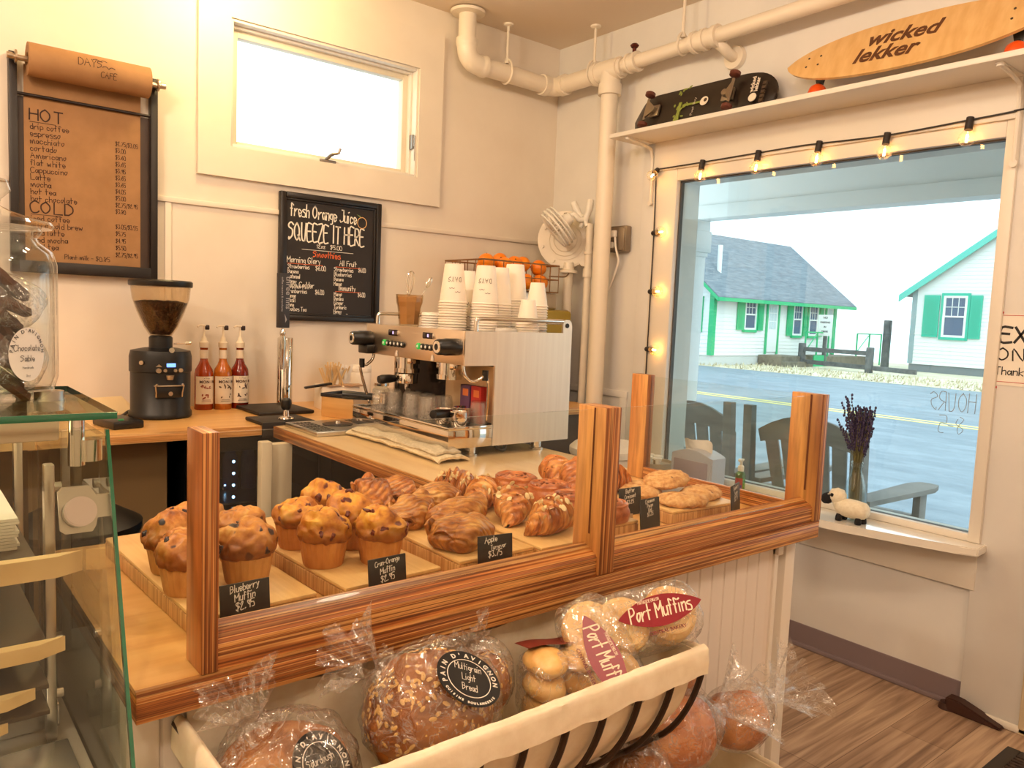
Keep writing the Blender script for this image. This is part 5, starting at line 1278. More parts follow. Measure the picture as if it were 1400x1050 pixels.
# ================================================================== ON THE BACK COUNTER
gd = thing('coffee_grinder', 'black coffee grinder with a clear hopper of beans on the back counter', 'coffee grinder', (-2.212, -.275, CT))
GB = M('grinder_black', (9, 8, 8), .4)
MB().lathe([(0, 0), (.106, 0), (.113, .006), (.113, .022), (.107, .03), (.107, .175), (.111, .178), (.111, .235), (.106, .256), (.06, .266), (0, .268)], n=40, sy=.92).out('body', GB, gd)
MB().lathe([(.036, .262), (.042, .266), (.042, .305), (.036, .312)], n=28).out('hopper_collar', GB, gd)
MB().lathe([(.038, .31), (.060, .345), (.085, .405), (.101, .452), (.106, .500), (.104, .500), (.098, .452), (.082, .405), (.057, .347), (.036, .314)], n=40).out('hopper', glass('hopper_clear', (246, 240, 230), .05, 1.45), gd)
def beans():
    m, n, l, b = newmat('coffee_beans'); tc = n.new('ShaderNodeTexCoord'); v = n.new('ShaderNodeTexVoronoi'); v.inputs['Scale'].default_value = 130
    r = ramp(n, [(.1, (74, 42, 24)), (.6, (30, 15, 9))]); bp = n.new('ShaderNodeBump'); bp.inputs['Strength'].default_value = .9; bp.inputs['Distance'].default_value = .003; bp.invert = True
    l.new(tc.outputs['Object'], v.inputs['Vector']); l.new(v.outputs['Distance'], r.inputs['Fac']); l.new(r.outputs['Color'], b.inputs['Base Color']); l.new(v.outputs['Distance'], bp.inputs['Height']); l.new(bp.outputs['Normal'], b.inputs['Normal']); b.inputs['Roughness'].default_value = .35; return m
tag(MB().lathe([(0, .314), (.035, .316), (.056, .348), (.080, .405), (.094, .438), (.06, .446), (0, .444)], n=36).disp(lambda co, no: co+Vector((0, 0, noise.noise(co*60)*.004)) if co.z > .43 else co).out('coffee_beans', beans(), gd), kind='stuff')
MB().lathe([(0, .498), (.111, .498), (.113, .503), (.113, .517), (.108, .522), (0, .522)], n=40).out('hopper_lid', BLACK, gd)
k = MB(); k.cyl((.012, -.095, .262), (.012, -.103, .262), .010, n=14).cyl((.03, -.06, .285), (.085, -.075, .287), .0025, n=8).cyl((.068, -.074, .287), (.088, -.077, .288), .006, n=10); k.out('dose_lever', CHROME, gd)
k = MB()
for (x, z, r) in ((-.034, .186, .009), (-.011, .186, .006), (.025, .186, .006), (.044, .187, .008)): k.cyl((x, -.097, z), (x, -.106, z), r, n=16)
k.prism([(-.044, -.1045, .200), (-.022, -.1045, .200), (-.033, -.1045, .210)], (0, .004, 0)); k.cyl((-.085, -.073, .214), (-.089, -.077, .214), .008, n=16)
k.out('control_button', M('nickel', (190, 176, 152), .3, .8), gd)
MB().box((-.006, -.1045, .199), (.026, -.100, .213), .001).out('display', M('display_blue', (90, 140, 240), .3, emit=(110, 160, 255), es=1.6), gd)
k = MB(); k.cyl((.006, -.103, .168), (.006, -.103, .152), .014, .011, 14).cyl((.006, -.105, .10), (.006, -.113, .10), .008, n=14)
k.box((-.052, -.120, .128), (.052, -.104, .132), .001).tube([(-.05, -.122, .13), (-.046, -.118, .105), (-.045, -.110, .088)], .0025, 6).tube([(.05, -.122, .13), (.046, -.118, .105), (.047, -.110, .088)], .0025, 6).tube([(-.05, -.12, .13), (-.044, -.125, .137)], .004, 6).tube([(.05, -.12, .13), (.044, -.125, .137)], .004, 6)
k.out('portafilter_fork', M('nickel', (190, 176, 152), .3, .8), gd)
MB().box((-.048, -.112, .085), (.05, -.10, .128), .004).out('fork_plate', GB, gd)
# syrup bottles
def syrup(x, y, col, lab, pic, seed):
    t = thing('syrup_bottle', lab, 'syrup bottle', (x, y, CT), 0, 'flavoured syrup bottles')
    MB().lathe([(0, 0), (.034, 0), (.037, .004), (.037, .150), (.034, .168), (.022, .188), (.0155, .205), (.014, .245), (.0155, .247), (.0155, .262), (.0, .262)], n=30).out('bottle', M('syrup_'+str(seed), col, .12, coat=.2, spec=.4), t)
    MB().lathe([(.0145, .212), (.0165, .214), (.0165, .248), (.0145, .25)], n=24).out('neck_label', M('label_cream', (232, 216, 192), .6), t)
    MB().grid(lambda u, v: Vector((.0378*math.sin((u-.5)*2.5), -.0378*math.cos((u-.5)*2.5), .025+v*.115)), 16, 3).out('label', M('label_cream', (232, 216, 192), .6), t)
    k = MB()
    def lm(x_, z_): a = x_/.0378; return frame((.0383*math.sin(a), -.0383*math.cos(a), z_), (math.cos(a), math.sin(a), 0), (0, 0, 1))
    xx = -.028
    for ch in 'MONIN':
        printed(k, ch, .0165, lm(xx+.006, .112), 'CENTER', .0005); xx += .0135
    hand(k, 'Le Sirop', .006, lm(-.014, .130), .1, .03, seed, .9)
    k.out('brand_lettering', M('label_brown', (70, 34, 24), .6), t)
    k = MB(); rnd = random.Random(seed)
    for i in range(12):
        a = rnd.uniform(-.85, .85); z_ = rnd.choice((rnd.uniform(.05, .065), rnd.uniform(.088, .104)))
        k.lathe([(0, 0), (1, 0), (0, .0006)], n=9, m=lm(a*.028, z_) @ Matrix.Rotation(rnd.uniform(0, 3), 4, 'Z') @ Matrix.Diagonal((rnd.uniform(.004, .009), rnd.uniform(.002, .0035), 1, 1)))
    k.box((-.02, -.0388, .036), (.02, -.0365, .0372)).box((-.016, -.0388, .042), (.016, -.0365, .043))
    k.out('label_picture', M('pic_'+str(seed), pic, .6), t)
    k = MB().lathe([(0, .258), (.018, .258), (.019, .262), (.019, .280), (.012, .286), (.009, .300), (.0045, .306), (.0035, .348), (0, .35)], n=20).box((-.016, -.007, .346), (.008, .007, .352), .002); k.tube([(.0, 0, .350), (-.022, -.004, .349), (-.028, -.006, .343)], .0035, 8)
    k.out('pump', M('pump_cream', (236, 220, 196), .4), t)
    MB().box((.004, -.010, .332), (.020, .008, .352), .004).out('pump_tip', M('pump_dark', (44, 24, 20), .4), t)
syrup(-2.000, -.115, (150, 54, 10), 'caramel coloured syrup bottle nearest the grinder', (150, 70, 50), 1)
syrup(-1.925, -.125, (176, 96, 26), 'pale amber syrup bottle in the middle of the three', (96, 70, 44), 2)
syrup(-1.850, -.115, (112, 28, 12), 'dark red-brown syrup bottle nearest the cold brew tap', (60, 30, 30), 3)
# cold brew tap tower
tp = thing('tap_tower', 'steel cold brew tap tower with a dark branded handle', 'tap', (-1.685, -.20, CT))
MB().lathe([(0, 0), (.042, 0), (.042, .004), (.033, .006), (.033, .304), (.030, .308), (0, .308)], n=32).out('column', CHROME, tp)
MB().box((-.185, -.13, .0), (.06, -.035, .0)).box((-.19, -.20, 0), (.05, .08, .016), .007).out('drip_mat', M('mat_black', (24, 17, 15), .55), tp)
k = MB(); ax, ay = -.038, -.062
k.cyl((-.012, -.02, .278), (ax, ay, .278), .010, n=14).cyl((ax, ay, .262), (ax, ay, .300), .016, n=20).cyl((ax, ay, .30), (ax, ay, .318), .012, n=16).cyl((ax, ay, .262), (ax-.003, ay-.003, .175), .013, .007, 14).lathe([(.010, .318), (.013, .324), (.012, .338), (.006, .346), (.006, .352)], (ax, ay, 0), 16)
k.out('faucet', CHROME, tp)
rz = .22
tm = Matrix.Translation((ax, ay, .352)) @ Matrix.Rotation(rz, 4, 'Z')
k = MB().box((-.026, -.011, 0), (.026, .011, .228), .002, m=tm); k.out('tap_handle', M('handle_slate', (48, 46, 50), .45), tp)
k = MB(); printed(k, 'three fins', .036, tm @ Matrix.Translation((.006, -.0114, .216)) @ frame((0,0,0), (0, 0, -1), (1, 0, 0)), 'LEFT', 0)
k.out('lettering', M('handle_grey', (176, 172, 172), .6), tp); k = MB(); printed(k, 'coffee roasters & merchants', .0125, tm @ Matrix.Translation((-.016, -.0114, .212)) @ frame((0,0,0), (0, 0, -1), (1, 0, 0)), 'LEFT', 0)
k.prism([tm @ Vector(p) for p in ((.0, -.0114, .058), (.012, -.0114, .034), (.004, -.0114, .022), (.003, -.0114, .040))], (0, -.0004, 0))
k.out('lettering', M('handle_grey', (176, 172, 172), .6), tp)
# tamping mat and tamper
tmat = thing('tamping_mat', 'black tamping mat folded over the edge of the back counter', 'mat', (-1.855, -.565, CT))
MB().box((-.105, -.082, .0005), (.10, .085, .014), .004).box((-.105, -.096, -.042), (.10, -.0845, .014), .003).out('mat', M('mat_black', (24, 17, 15), .55), tmat)
tmp = thing('tamper', 'steel coffee tamper with a round black handle on the black mat', 'tamper', (-1.848, -.605, CT+.0145))
MB().lathe([(0, 0), (.028, 0), (.029, .003), (.027, .007), (.012, .012), (.010, .034), (.013, .038), (0, .038)], n=26).out('tamper_base', CHROME, tmp)
MB().lathe([(.012, .036), (.019, .044), (.021, .060), (.019, .074), (.012, .080), (0, .081)], n=22).out('tamper_handle', BLACK, tmp)
# pitcher rinser tray
pr_ = thing('pitcher_rinser', 'steel pitcher rinser tray with a black spray disc on the counter corner', 'rinser', (-1.735, -.81, CT))
k = MB().box((-.15, -.145, 0), (.14, .125, .016), .003); k.out('tray', STEEL, pr_)
k = MB()
for i in range(5):
    for j in range(8): k.box((-.135+i*.014, -.12+j*.028, .0155), (-.126+i*.014, -.102+j*.028, .0168))
k.out('tray_perforation', MATTE, pr_); k = MB()
for i in range(4):
    for j in range(8): k.box((.075+i*.014, -.12+j*.028, .0155), (.084+i*.014, -.102+j*.028, .0168))
k.out('tray_perforation', MATTE, pr_)
k = MB().lathe([(0, .016), (.055, .016), (.056, .019), (.03, .021), (0, .021)], n=32); k.out('spray_disc', M('rinser_black', (24, 26, 34), .35), pr_)
MB().lathe([(0, .021), (.010, .021), (.008, .030), (0, .032)], n=14).out('spray_nozzle', CHROME, pr_)
# wooden knock box
kx = thing('knock_box', 'honey wood box with a black insert rim beside the espresso machine', 'box', (-1.545, -.525, CT), math.radians(-64))
MB().box((-.085, -.07, .0), (.075, .07, .082), .003).out('box_body', noisy('box_wood', [(.3, (196, 150, 88)), (.7, (216, 172, 110))], (3, 3, 40), 4, .4), kx)
k = MB(); ring2 = [((-.088, -.073), (.078, -.058)), ((-.088, .058), (.078, .073)), ((-.088, -.058), (-.073, .058)), ((.063, -.058), (.078, .058))]
for (a, b) in ring2: k.box((a[0], a[1], .082), (b[0], b[1], .097), .003)
k.box((-.073, -.058, .083), (.063, .058, .085)); k.out('insert', M('insert_black', (34, 34, 40), .4), kx)
# cream box of stirrers
nb = thing('stirrer_box', 'cream box holding wooden stir sticks and paper sachets', 'box', (-1.475, -.275, CT), -.15)
MB().box((-.085, -.06, 0), (.085, .06, .105), .004).out('box_body', M('box_cream', (240, 226, 204), .5), nb)
k = MB().box((-.075, -.065, .105), (-.005, -.01, .109), .001, m=Matrix.Rotation(.15, 4, 'Z')).box((.02, -.07, .105), (.10, .0, .111), .001, m=Matrix.Rotation(-.1, 4, 'Z')); k.out('paper_slip', M('slip_kraft', (172, 136, 104), .6), nb)
k = MB(); rnd = random.Random(3)
for i in range(34):
    a = rnd.uniform(-.45, .45); b_ = rnd.uniform(-.25, .25); x = -.01+rnd.uniform(-.035, .035); y = rnd.uniform(-.03, .03); L = rnd.uniform(.08, .115)
    m = Matrix.Translation((x, y, .095)) @ Matrix.Rotation(a, 4, 'Y') @ Matrix.Rotation(b_, 4, 'X'); k.box((-.0035, -.0008, 0), (.0035, .0008, L), 0, m)
k.out('stir_sticks', M('stick_wood', (216, 180, 126), .6), nb, kind='stuff')
k = MB()
for i in range(16):
    a = rnd.uniform(-.3, .35); x = .01+rnd.uniform(-.03, .035); m = Matrix.Translation((x, .01+rnd.uniform(-.03, .03), .10)) @ Matrix.Rotation(a, 4, 'Y'); k.box((-.006, -.0006, 0), (.006, .0006, rnd.uniform(.07, .10)), 0, m)
k.out('paper_straws', PAPERW, nb, kind='stuff')
MB().box((-.12, -.012, 0), (.0, .012, .010), .004, m=Matrix.Translation((-.04, -.055, .112)) @ Matrix.Rotation(-.15, 4, 'Y')).out('marker_pen', BLACK, label='black marker pen lying on the cream stirrer box', cat='pen', loc=(-1.475, -.275, CT), rot=(0, 0, -.15))
pc = thing('paper_cup_stack', 'tall white paper canister behind the knock box', 'canister', (-1.285, -.14, CT))
MB().lathe([(0, 0), (.046, 0), (.047, .004), (.047, .176), (.044, .182), (0, .182)], n=30).out('canister', PAPERW, pc)
MB().lathe([(.047, .150), (.049, .152), (.049, .168), (.046, .170)], n=30).out('canister_lid', PAPERW, pc)
gj = thing('sugar_jar', 'small clear lidded jar by the far steam wand', 'jar', (-1.30, -.36, CT))
MB().lathe([(0, 0), (.036, 0), (.038, .004), (.038, .09), (.030, .10), (.030, .106), (.027, .106), (.026, .10), (.034, .088), (.034, .006), (0, .006)], n=26).out('jar_body', GLASS, gj)
MB().lathe([(0, .006), (.033, .007), (.033, .06), (0, .062)], n=24).out('sugar', M('sugar_white', (236, 226, 210), .8), gj, kind=None)
MB().lathe([(0, .106), (.034, .106), (.034, .118), (0, .12)], n=26).out('jar_lid', CHROME, gj)
# folded paper and a card reader at the left end of the back counter
fp = thing('paper_bag', 'folded cream paper bag lying behind the grinder cord', 'paper bag', (-2.36, -.14, CT), .25)
k = MB(); k.prism([(-.10, -.05, .001), (.06, -.05, .001), (.085, -.02, .012), (.07, .05, .055), (-.10, .05, .055)], (0, 0, .006)); k.out('bag_body', M('bag_cream', (240, 214, 166), .7), fp)
cr_ = thing('card_reader', 'black card reader with a green key on the back counter', 'card reader', (-2.395, -.46, CT), .2)
MB().box((-.06, -.085, 0), (.045, .085, .028), .006).out('reader_body', BLACK, cr_)
MB().cyl((-.02, -.05, .028), (-.02, -.05, .032), .010, n=14).out('green_key', M('key_green', (30, 150, 90), .4), cr_)
MB().tube(spline([(-2.40, -.36, CT+.006), (-2.36, -.28, CT+.006), (-2.33, -.22, CT+.006), (-2.30, -.17, CT+.012), (-2.25, -.17, CT+.03)], 6), .006, 8).out('power_cord', BLACK, label='black power cord running behind the coffee grinder', cat='cord')

# ================================================================== ESPRESSO MACHINE
em = thing('espresso_machine', 'two-group stainless espresso machine seen from its side', 'espresso machine', (-1.46, -1.19, CT))
PANEL = noisy('brushed_panel', [(.3, (232, 218, 200)), (.7, (242, 230, 212))], (60, 2, 2), 3, .34, metal=1)
FRONT = M('front_steel', (232, 216, 196), .34, 1)
MIRR = M('mirror_steel', (222, 214, 206), .05, 1)
ya, yb = -1.502, -.884
def side(y_, dy):
    poly = [(-1.545, .951), (-1.545, 1.206), (-1.664, 1.206), (-1.664, 1.313), (-1.262, 1.313), (-1.262, 1.352), (-1.252, 1.358), (-1.236, 1.358), (-1.226, 1.350), (-1.222, 1.335), (-1.218, .951)]
    k = MB().prism([(a, y_, b) for a, b in poly], (0, dy, 0)); return k
o = wout(side(ya, .008), 'side_panel', PANEL, em)
k = MB().cyl((-1.245, ya, 1.338), (-1.245, ya-.002, 1.338), .008, n=16); k.out('panel_screw', M('screw_dark', (60, 56, 52), .3, .8), o)
wout(side(yb, -.008), 'side_panel', PANEL, em)
wout(MB().box((-1.53, ya+.009, .955), (-1.225, yb-.009, 1.302), .003), 'body', FRONT, em)
wout(MB().box((-1.533, ya+.009, .955), (-1.530, yb-.009, 1.206)), 'splash_panel', M('splash_dark', (40, 34, 32), .25, .6), em)
wout(MB().box((-1.5345, ya+.01, 1.02), (-1.533, -1.215, 1.200)), 'splash_panel', M('splash_wall_reflection', (214, 184, 144), .3, .4), em)  # near half: the warm wall's reflection is put into the steel's base colour
wout(MB().box((-1.660, ya+.009, 1.207), (-1.535, yb-.009, 1.300), .002).box((-1.666, ya+.008, 1.207), (-1.660, yb-.008, 1.3135), .001), 'front_panel', FRONT, em)
wout(MB().box((-1.664, ya+.008, 1.302), (-1.222, yb-.008, 1.3095)), 'cup_tray', STEEL, em)
# cup rails
for y_ in (ya+.004, yb-.004):
    k = MB().tube(spline([(-1.622, y_, 1.312), (-1.622, y_, 1.335), (-1.619, y_, 1.347), (-1.610, y_, 1.351), (-1.59, y_, 1.352)], 4)+[Vector((-1.262, y_, 1.352))], .0072, 10)
    wout(k, 'cup_rail', CHROME, em)
k = MB().tube([(-1.255, ya+.01, 1.345), (-1.255, yb-.01, 1.345)], .005, 10); wout(k, 'cup_rail', CHROME, em)
# drip tray
k = MB().box((-1.714, ya, .951), (-1.546, yb, 1.008), .002); tr_ = wout(k, 'drip_tray', MIRR, em)
k = MB()
for (a, b) in (((-1.714, ya, 1.008), (-1.546, ya+.008, 1.018)), ((-1.714, yb-.008, 1.008), (-1.546, yb, 1.018)), ((-1.714, ya+.008, 1.008), (-1.706, yb-.008, 1.018))): k.box(a, b, .001)
k.out('tray_rim', CHROME, tr_)
k = MB()
for i in range(42):
    y_ = ya+.02+i*(yb-ya-.04)/41; k.box((-1.70, y_-.003, 1.0085), (-1.55, y_+.003, 1.0125))
k.out('tray_grille', STEEL, tr_)
for (x, y) in ((-1.60, -1.46), (-1.325, -1.46), (-1.60, -.93), (-1.325, -.93)):
    wout(MB().lathe([(0, 0), (.024, 0), (.024, .004), (.018, .006), (.018, .031), (0, .031)], (x, y, CT+.0003), 20), 'foot', CHROME, em)
# steam knobs, displays, buttons
for y_ in (-.925, -1.470):
    k = MB(); k.lathe([(0, 0), (.024, 0), (.0265, .006), (.0265, .050), (.0245, .055), (.0245, .074), (.022, .080), (0, .080)], n=30, m=Matrix.Translation((-1.666, y_, 1.262)) @ Matrix.Rotation(-PI/2, 4, 'Y')); ko_ = wout(k, 'steam_knob', BLACK, em)
    k = MB().lathe([(.010, .080), (.019, .080), (.018, .082), (.010, .082)], n=20, m=Matrix.Translation((-1.666, y_, 1.262)) @ Matrix.Rotation(-PI/2, 4, 'Y')); k.out('knob_badge', CHROME, ko_)
wout(MB().box((-1.70, -.955, 1.208), (-1.666, -.888, 1.24), .004), 'hot_water_housing', BLACK, em)
for (yc, yd) in ((-1.085, -1.08), (-1.308, -1.30)):
    k = MB().box((-1.671, yd-.030, 1.279), (-1.666, yd+.030, 1.299), .004); d_ = wout(k, 'display', M('display_dark', (34, 18, 26), .2), em)
    MB().box((-1.6716, yd-.008, 1.284), (-1.671, yd+.0, 1.294)).out('display_digit', M('digit_lilac', (190, 180, 230), .4, emit=(190, 180, 240), es=.8), d_)
    MB().box((-1.673, yd-.037, 1.281), (-1.666, yd-.031, 1.297), .002).out('display_bezel', CHROME, d_)
    for j in range(6):
        yy = yc+.062-j*.0245
        bt = wout(MB().lathe([(0, 0), (.0105, 0), (.0105, .006), (.009, .008), (0, .008)], n=18, m=Matrix.Translation((-1.666, yy, 1.252-.0003*j)) @ Matrix.Rotation(-PI/2, 4, 'Y')), 'button', BLACK if j else M('button_green', (40, 160, 70), .4, emit=(50, 190, 80), es=.4), em)
        MB().lathe([(0, 0), (.005, 0), (.004, .001), (0, .001)], n=12, m=Matrix.Translation((-1.6742, yy, 1.252)) @ Matrix.Rotation(-PI/2, 4, 'Y')).out('button_icon', M('icon_white', (226, 226, 220), .5), bt)
    k = MB().prism([(-1.667, yc-.012, 1.210), (-1.667, yc-.030, 1.210), (-1.667, yc-.026, 1.228), (-1.667, yc-.016, 1.228)], (-.002, 0, 0)); wout(k, 'panel_badge', M('badge_pale', (226, 214, 200), .4), em)
# groups with portafilters
for gi, y_ in enumerate((-1.07, -1.33)):
    k = MB().cyl((-1.60, y_, 1.207), (-1.60, y_, 1.165), .036, n=28).cyl((-1.60, y_, 1.165), (-1.60, y_, 1.150), .042, n=28).box((-1.62, y_-.05, 1.182), (-1.58, y_+.05, 1.207), .003); wout(k, 'group_head', CHROME, em)
k = MB().lathe([(0, 0), (.036, 0), (.038, .03), (.036, .034), (0, .034)], (-1.60, -1.07, 1.112), 26).tube([(-1.625, -1.07, 1.13), (-1.66, -1.075, 1.13)], .010, 10).tube(spline([(-1.60, -1.07, 1.112), (-1.60, -1.07, 1.095), (-1.605, -1.085, 1.088)], 4), .009, 10); pf_ = wout(k, 'portafilter', CHROME, em)
MB().lathe([(0, 0), (.012, 0), (.015, .02), (.016, .05), (.013, .062), (0, .064)], n=18, m=Matrix.Translation((-1.655, -1.075, 1.13)) @ Matrix.Rotation(-PI/2-.05, 4, 'Y')).out('portafilter_handle', BLACK, pf_)
def portaf(loc, rz, rx, lab):
    t = thing('portafilter', lab, 'portafilter', loc, 0, 'portafilters on the drip tray', (rx, 0, rz))
    k = MB().lathe([(0, .008), (.026, .008), (.033, .012), (.034, .045), (.036, .046), (.036, .052), (.032, .052), (.031, .016), (0, .014)], n=26).tube([(-.030, 0, .032), (-.062, 0, .036)], .009, 10).tube(spline([(0, 0, .012), (.0, .012, .004), (.0, .024, .002)], 4), .008, 8).tube(spline([(0, 0, .012), (.0, -.012, .004), (.0, -.024, .002)], 4), .008, 8)
    k.out('basket', CHROME, t)
    MB().lathe([(0, 0), (.012, 0), (.0135, .02), (.016, .09), (.0135, .108), (0, .11)], n=18, m=Matrix.Translation((-.055, 0, .036)) @ Matrix.Rotation(-PI/2+.05, 4, 'Y')).out('handle', BLACK, t)
portaf((-1.585, -1.395, 1.0130), .35, 0, 'portafilter with its long black handle pointing out over the drip tray')
portaf((-1.615, -.965, 1.0130), -.6, 0, 'portafilter at the far end of the drip tray, spouts showing')
# steam wands
for (y_, pts) in ((-.915, [(-1.655, -.925, 1.210), (-1.662, -.925, 1.185), (-1.685, -.922, 1.165), (-1.70, -.92, 1.170), (-1.705, -.92, 1.15), (-1.685, -.925, 1.075), (-1.668, -.93, 1.022)]),
                 (-1.46, [(-1.645, -1.468, 1.210), (-1.640, -1.472, 1.175), (-1.615, -1.478, 1.155), (-1.585, -1.482, 1.165), (-1.57, -1.485, 1.172), (-1.557, -1.485, 1.150), (-1.552, -1.48, 1.10), (-1.552, -1.475, 1.030)])):
    s = wout(MB().tube(spline(pts, 6), .0055, 10), 'steam_wand', CHROME, em)
    q = Vector(pts[3 if y_ > -1 else 4]); MB().cyl(q+Vector((0, 0, -.014)), q+Vector((0, 0, .018)), .010, n=12).out('wand_grip', BLACK, s)
wout(MB().tube(spline([(-1.50, ya+.05, .952), (-1.49, ya+.04, .932), (-1.47, ya+.03, .930), (-1.455, ya+.05, .95)], 5), .006, 8), 'drain_hose', BLACK, em)
# tumblers upside down on the tray
gp_ = [(-1.69+.0, -1.035), (-1.665, -1.095), (-1.64, -1.16), (-1.665, -1.215), (-1.605, -1.135), (-1.60, -1.205), (-1.625, -1.275), (-1.585, -1.285), (-1.665, -1.30), (-1.635, -1.035), (-1.575, -1.46)]
tg = thing('glass_tumbler', 'clear glass tumbler upside down on the drip tray, nearest the far portafilter', 'glass', (gp_[0][0], gp_[0][1], 1.0128), 0, 'upturned tumblers on the drip tray')
MB().lathe([(.029, 0), (.031, .002), (.027, .05), (.024, .075), (.020, .078), (0, .078), (0, .074), (.019, .073), (.0235, .05), (.028, .002)], n=24, fn=lambda a, z: 1+.03*math.cos(8*a)*(z > .01)).out('tumbler_body', film('tumbler_glass', .13, 2.6, 70, .35, (250, 244, 232)), tg)
for i, (x, y) in enumerate(gp_[1:]): dup(tg, (x, y, 1.0128), i*.4, ['clear tumbler second from the far portafilter along the tray front', 'clear tumbler in the middle row of the drip tray', 'clear tumbler at the tray front, left of the near group head', 'clear tumbler at the back of the tray under the far group head', 'clear tumbler at the back of the tray between the two groups', 'clear tumbler just left of the black portafilter handle', 'clear tumbler under the near group head', 'clear tumbler at the tray front beside the black handle tip', 'clear tumbler by the far portafilter, behind the first', 'clear tumbler tucked by the near steam wand'][i])
for i, (x, y, lab) in enumerate(((-1.655, -1.385, 'polished dosing cup at the front of the drip tray beside the black handle'), (-1.645, -1.455, 'polished dosing cup nearest the steel side panel'))):
    t = thing('steel_cup', lab, 'cup', (x, y, 1.0130), 0, 'polished steel cups on the drip tray')
    MB().lathe([(0, 0), (.022, 0), (.027, .008), (.030, .03), (.029, .046), (.027, .048), (.026, .046), (.027, .03), (.024, .01), (0, .006)], n=26).out('cup_body', MIRR, t)
for i, (lab, c_, y) in enumerate((('small purple tea carton behind the tumblers', (96, 60, 92), -1.365), ('small red tea carton behind the tumblers', (180, 40, 34), -1.425))):
    t = thing('tea_carton', lab, 'carton', (-1.548, y, 1.013), 0, 'tea cartons behind the tumblers')
    MB().box((-.012, -.026, 0), (.012, .026, .120), .001).out('carton_body', M('carton_%d' % i, c_, .5), t)
    k = MB().box((-.0125, -.018, .085), (-.012, .012, .108)); k.out('carton_label', M('carton_orange', (226, 120, 60), .5), t)
# folded towel under the drip tray
tw = thing('bar_towel', 'folded cream bar towel lying along the front of the espresso machine', 'towel', (-1.722, -1.235, CT))
def twf(u, v):
    y = -.31+.60*u; x = -.052+.11*v+.012*math.sin(u*3.2)+.006*noise.noise(Vector((u*6, v*4, 1)))
    z = .018+.006*noise.noise(Vector((u*9, v*6, 3)))-.012*(abs(2*v-1)**4)-.007*(abs(2*u-1)**8)
    return Vector((x, y, z))
k = MB().grid(twf, 40, 14); k.solid(.008)
k.disp(lambda co, no: Vector((co.x, co.y, max(.0005, co.z)))); k.out('towel_fold', noisy('towel_cloth', [(.3, (206, 186, 152)), (.7, (226, 208, 176))], (120, 120, 120), 2, .95, bump=.4), tw, angle=80)
k = MB().grid(lambda u, v: twf(.05+u*.9, .05+v*.8)+Vector((-.003, -.01, .010+.002*math.sin(u*14))), 40, 12); k.solid(.006); k.out('towel_fold', noisy('towel_grey', [(.3, (186, 170, 146)), (.7, (214, 198, 172))], (120, 120, 120), 2, .95, bump=.4), tw, angle=80)

# ---- paper cups stacked upside down on the machine
CUPM = M('cup_paper', (244, 232, 214), .55, sub=.1)
cup_mesh = {}
def cup_me(rt, rb, h):
    return MB().lathe([(rb, 0), (rb+.0032, .001), (rb+.0032, .0040), (rb, .005), (rt, h-.004), (rt-.001, h), (rt-.003, h-.001), (rt-.003, h-.006), (0, h-.006), (0, h-.008), (rt-.004, h-.008), (rb-.002, .003)], n=32).mesh('cup_body')
cup_mesh['l'] = cup_me(.0315, .0450, .128); cup_mesh['s'] = cup_me(.0245, .0365, .082)
cup_mesh['l'].materials.append(CUPM); cup_mesh['s'].materials.append(CUPM)
ZC = 1.3100
def cupstack(x, y, n, kind, lab, logo=None, pitch=.0088):
    for i in range(n):
        top = i == n-1
        words_ = ('topmost' if top else 'lowest' if i == 0 else ['second', 'third', 'fourth', 'fifth', 'sixth', 'seventh', 'eighth', 'ninth', 'tenth', 'eleventh', 'twelfth', 'thirteenth', 'fourteenth'][i-1]+' from the bottom')
        o = bpy.data.objects.new('paper_cup', cup_mesh[kind]); C.objects.link(o)
        o.location = (x+.0006*math.sin(i*2.1), y+.0006*math.cos(i*1.7), ZC+i*pitch)
        tag(o, 'white paper cup, %s of %s' % (words_, lab), 'paper cup', 'paper cups stacked on the espresso machine')
        if top and logo is not None:
            k = MB(); h = .128 if kind == 'l' else .082; rb, rt = (.0450, .0315) if kind == 'l' else (.0365, .0245)
            def cm(s, z): # point on the cone wall, letters upside down
                a = logo+s/.038; r = rb+(rt-rb)*z/h+.0006
                return frame((r*math.cos(a), r*math.sin(a), z), (math.sin(a), -math.cos(a), 0), (math.cos(a)*(rb-rt)/h, math.sin(a)*(rb-rt)/h, -1))
            for j, ch in enumerate('DAYS'): hand(k, ch, .015, cm((1.5-j)*.0125+.006, .084), .11, .03, j+3, .8)
            for (s_, z_) in ((-.006, .050), (.012, .038)): gull(k, cm(s_, z_), .009, .16)
            k.out('logo', M('logo_grey', (96, 80, 66), .6), o)
cupstack(-1.565, -1.285, 11, 'l', 'the leftmost tall stack', -2.15)
cupstack(-1.395, -1.120, 10, 'l', 'the stack hidden between the two printed ones', None)
cupstack(-1.470, -1.335, 11, 'l', 'the printed stack in the middle', -2.35)
cupstack(-1.385, -1.300, 11, 'l', 'the plain stack right of the middle')
cupstack(-1.300, -1.280, 13, 'l', 'the plain stack second from the right end')
cupstack(-1.290, -1.392, 11, 's', 'the short stack at the right end')
cupstack(-1.470, -1.222, 2, 'l', 'the low printed pair between the two printed stacks', -2.2)
cupstack(-1.378, -1.452, 4, 's', 'the low small stack by the cup rail')
for i in range(6):
    t = thing('cup_lid', ['lowest', 'second', 'third', 'fourth', 'fifth', 'topmost'][i]+' white cup lid of the pile beside the brown tumbler', 'lid', (-1.560, -1.165, 1.3098+i*.0085), 0, 'white cup lids')
    MB().lathe([(.0, .006), (.034, .006), (.038, .009), (.040, .004), (.043, .0), (.0445, .0015), (.042, .006), (.039, .0115), (.034, .0085), (0, .0085)], n=28).out('lid_body', PAPERW, t)
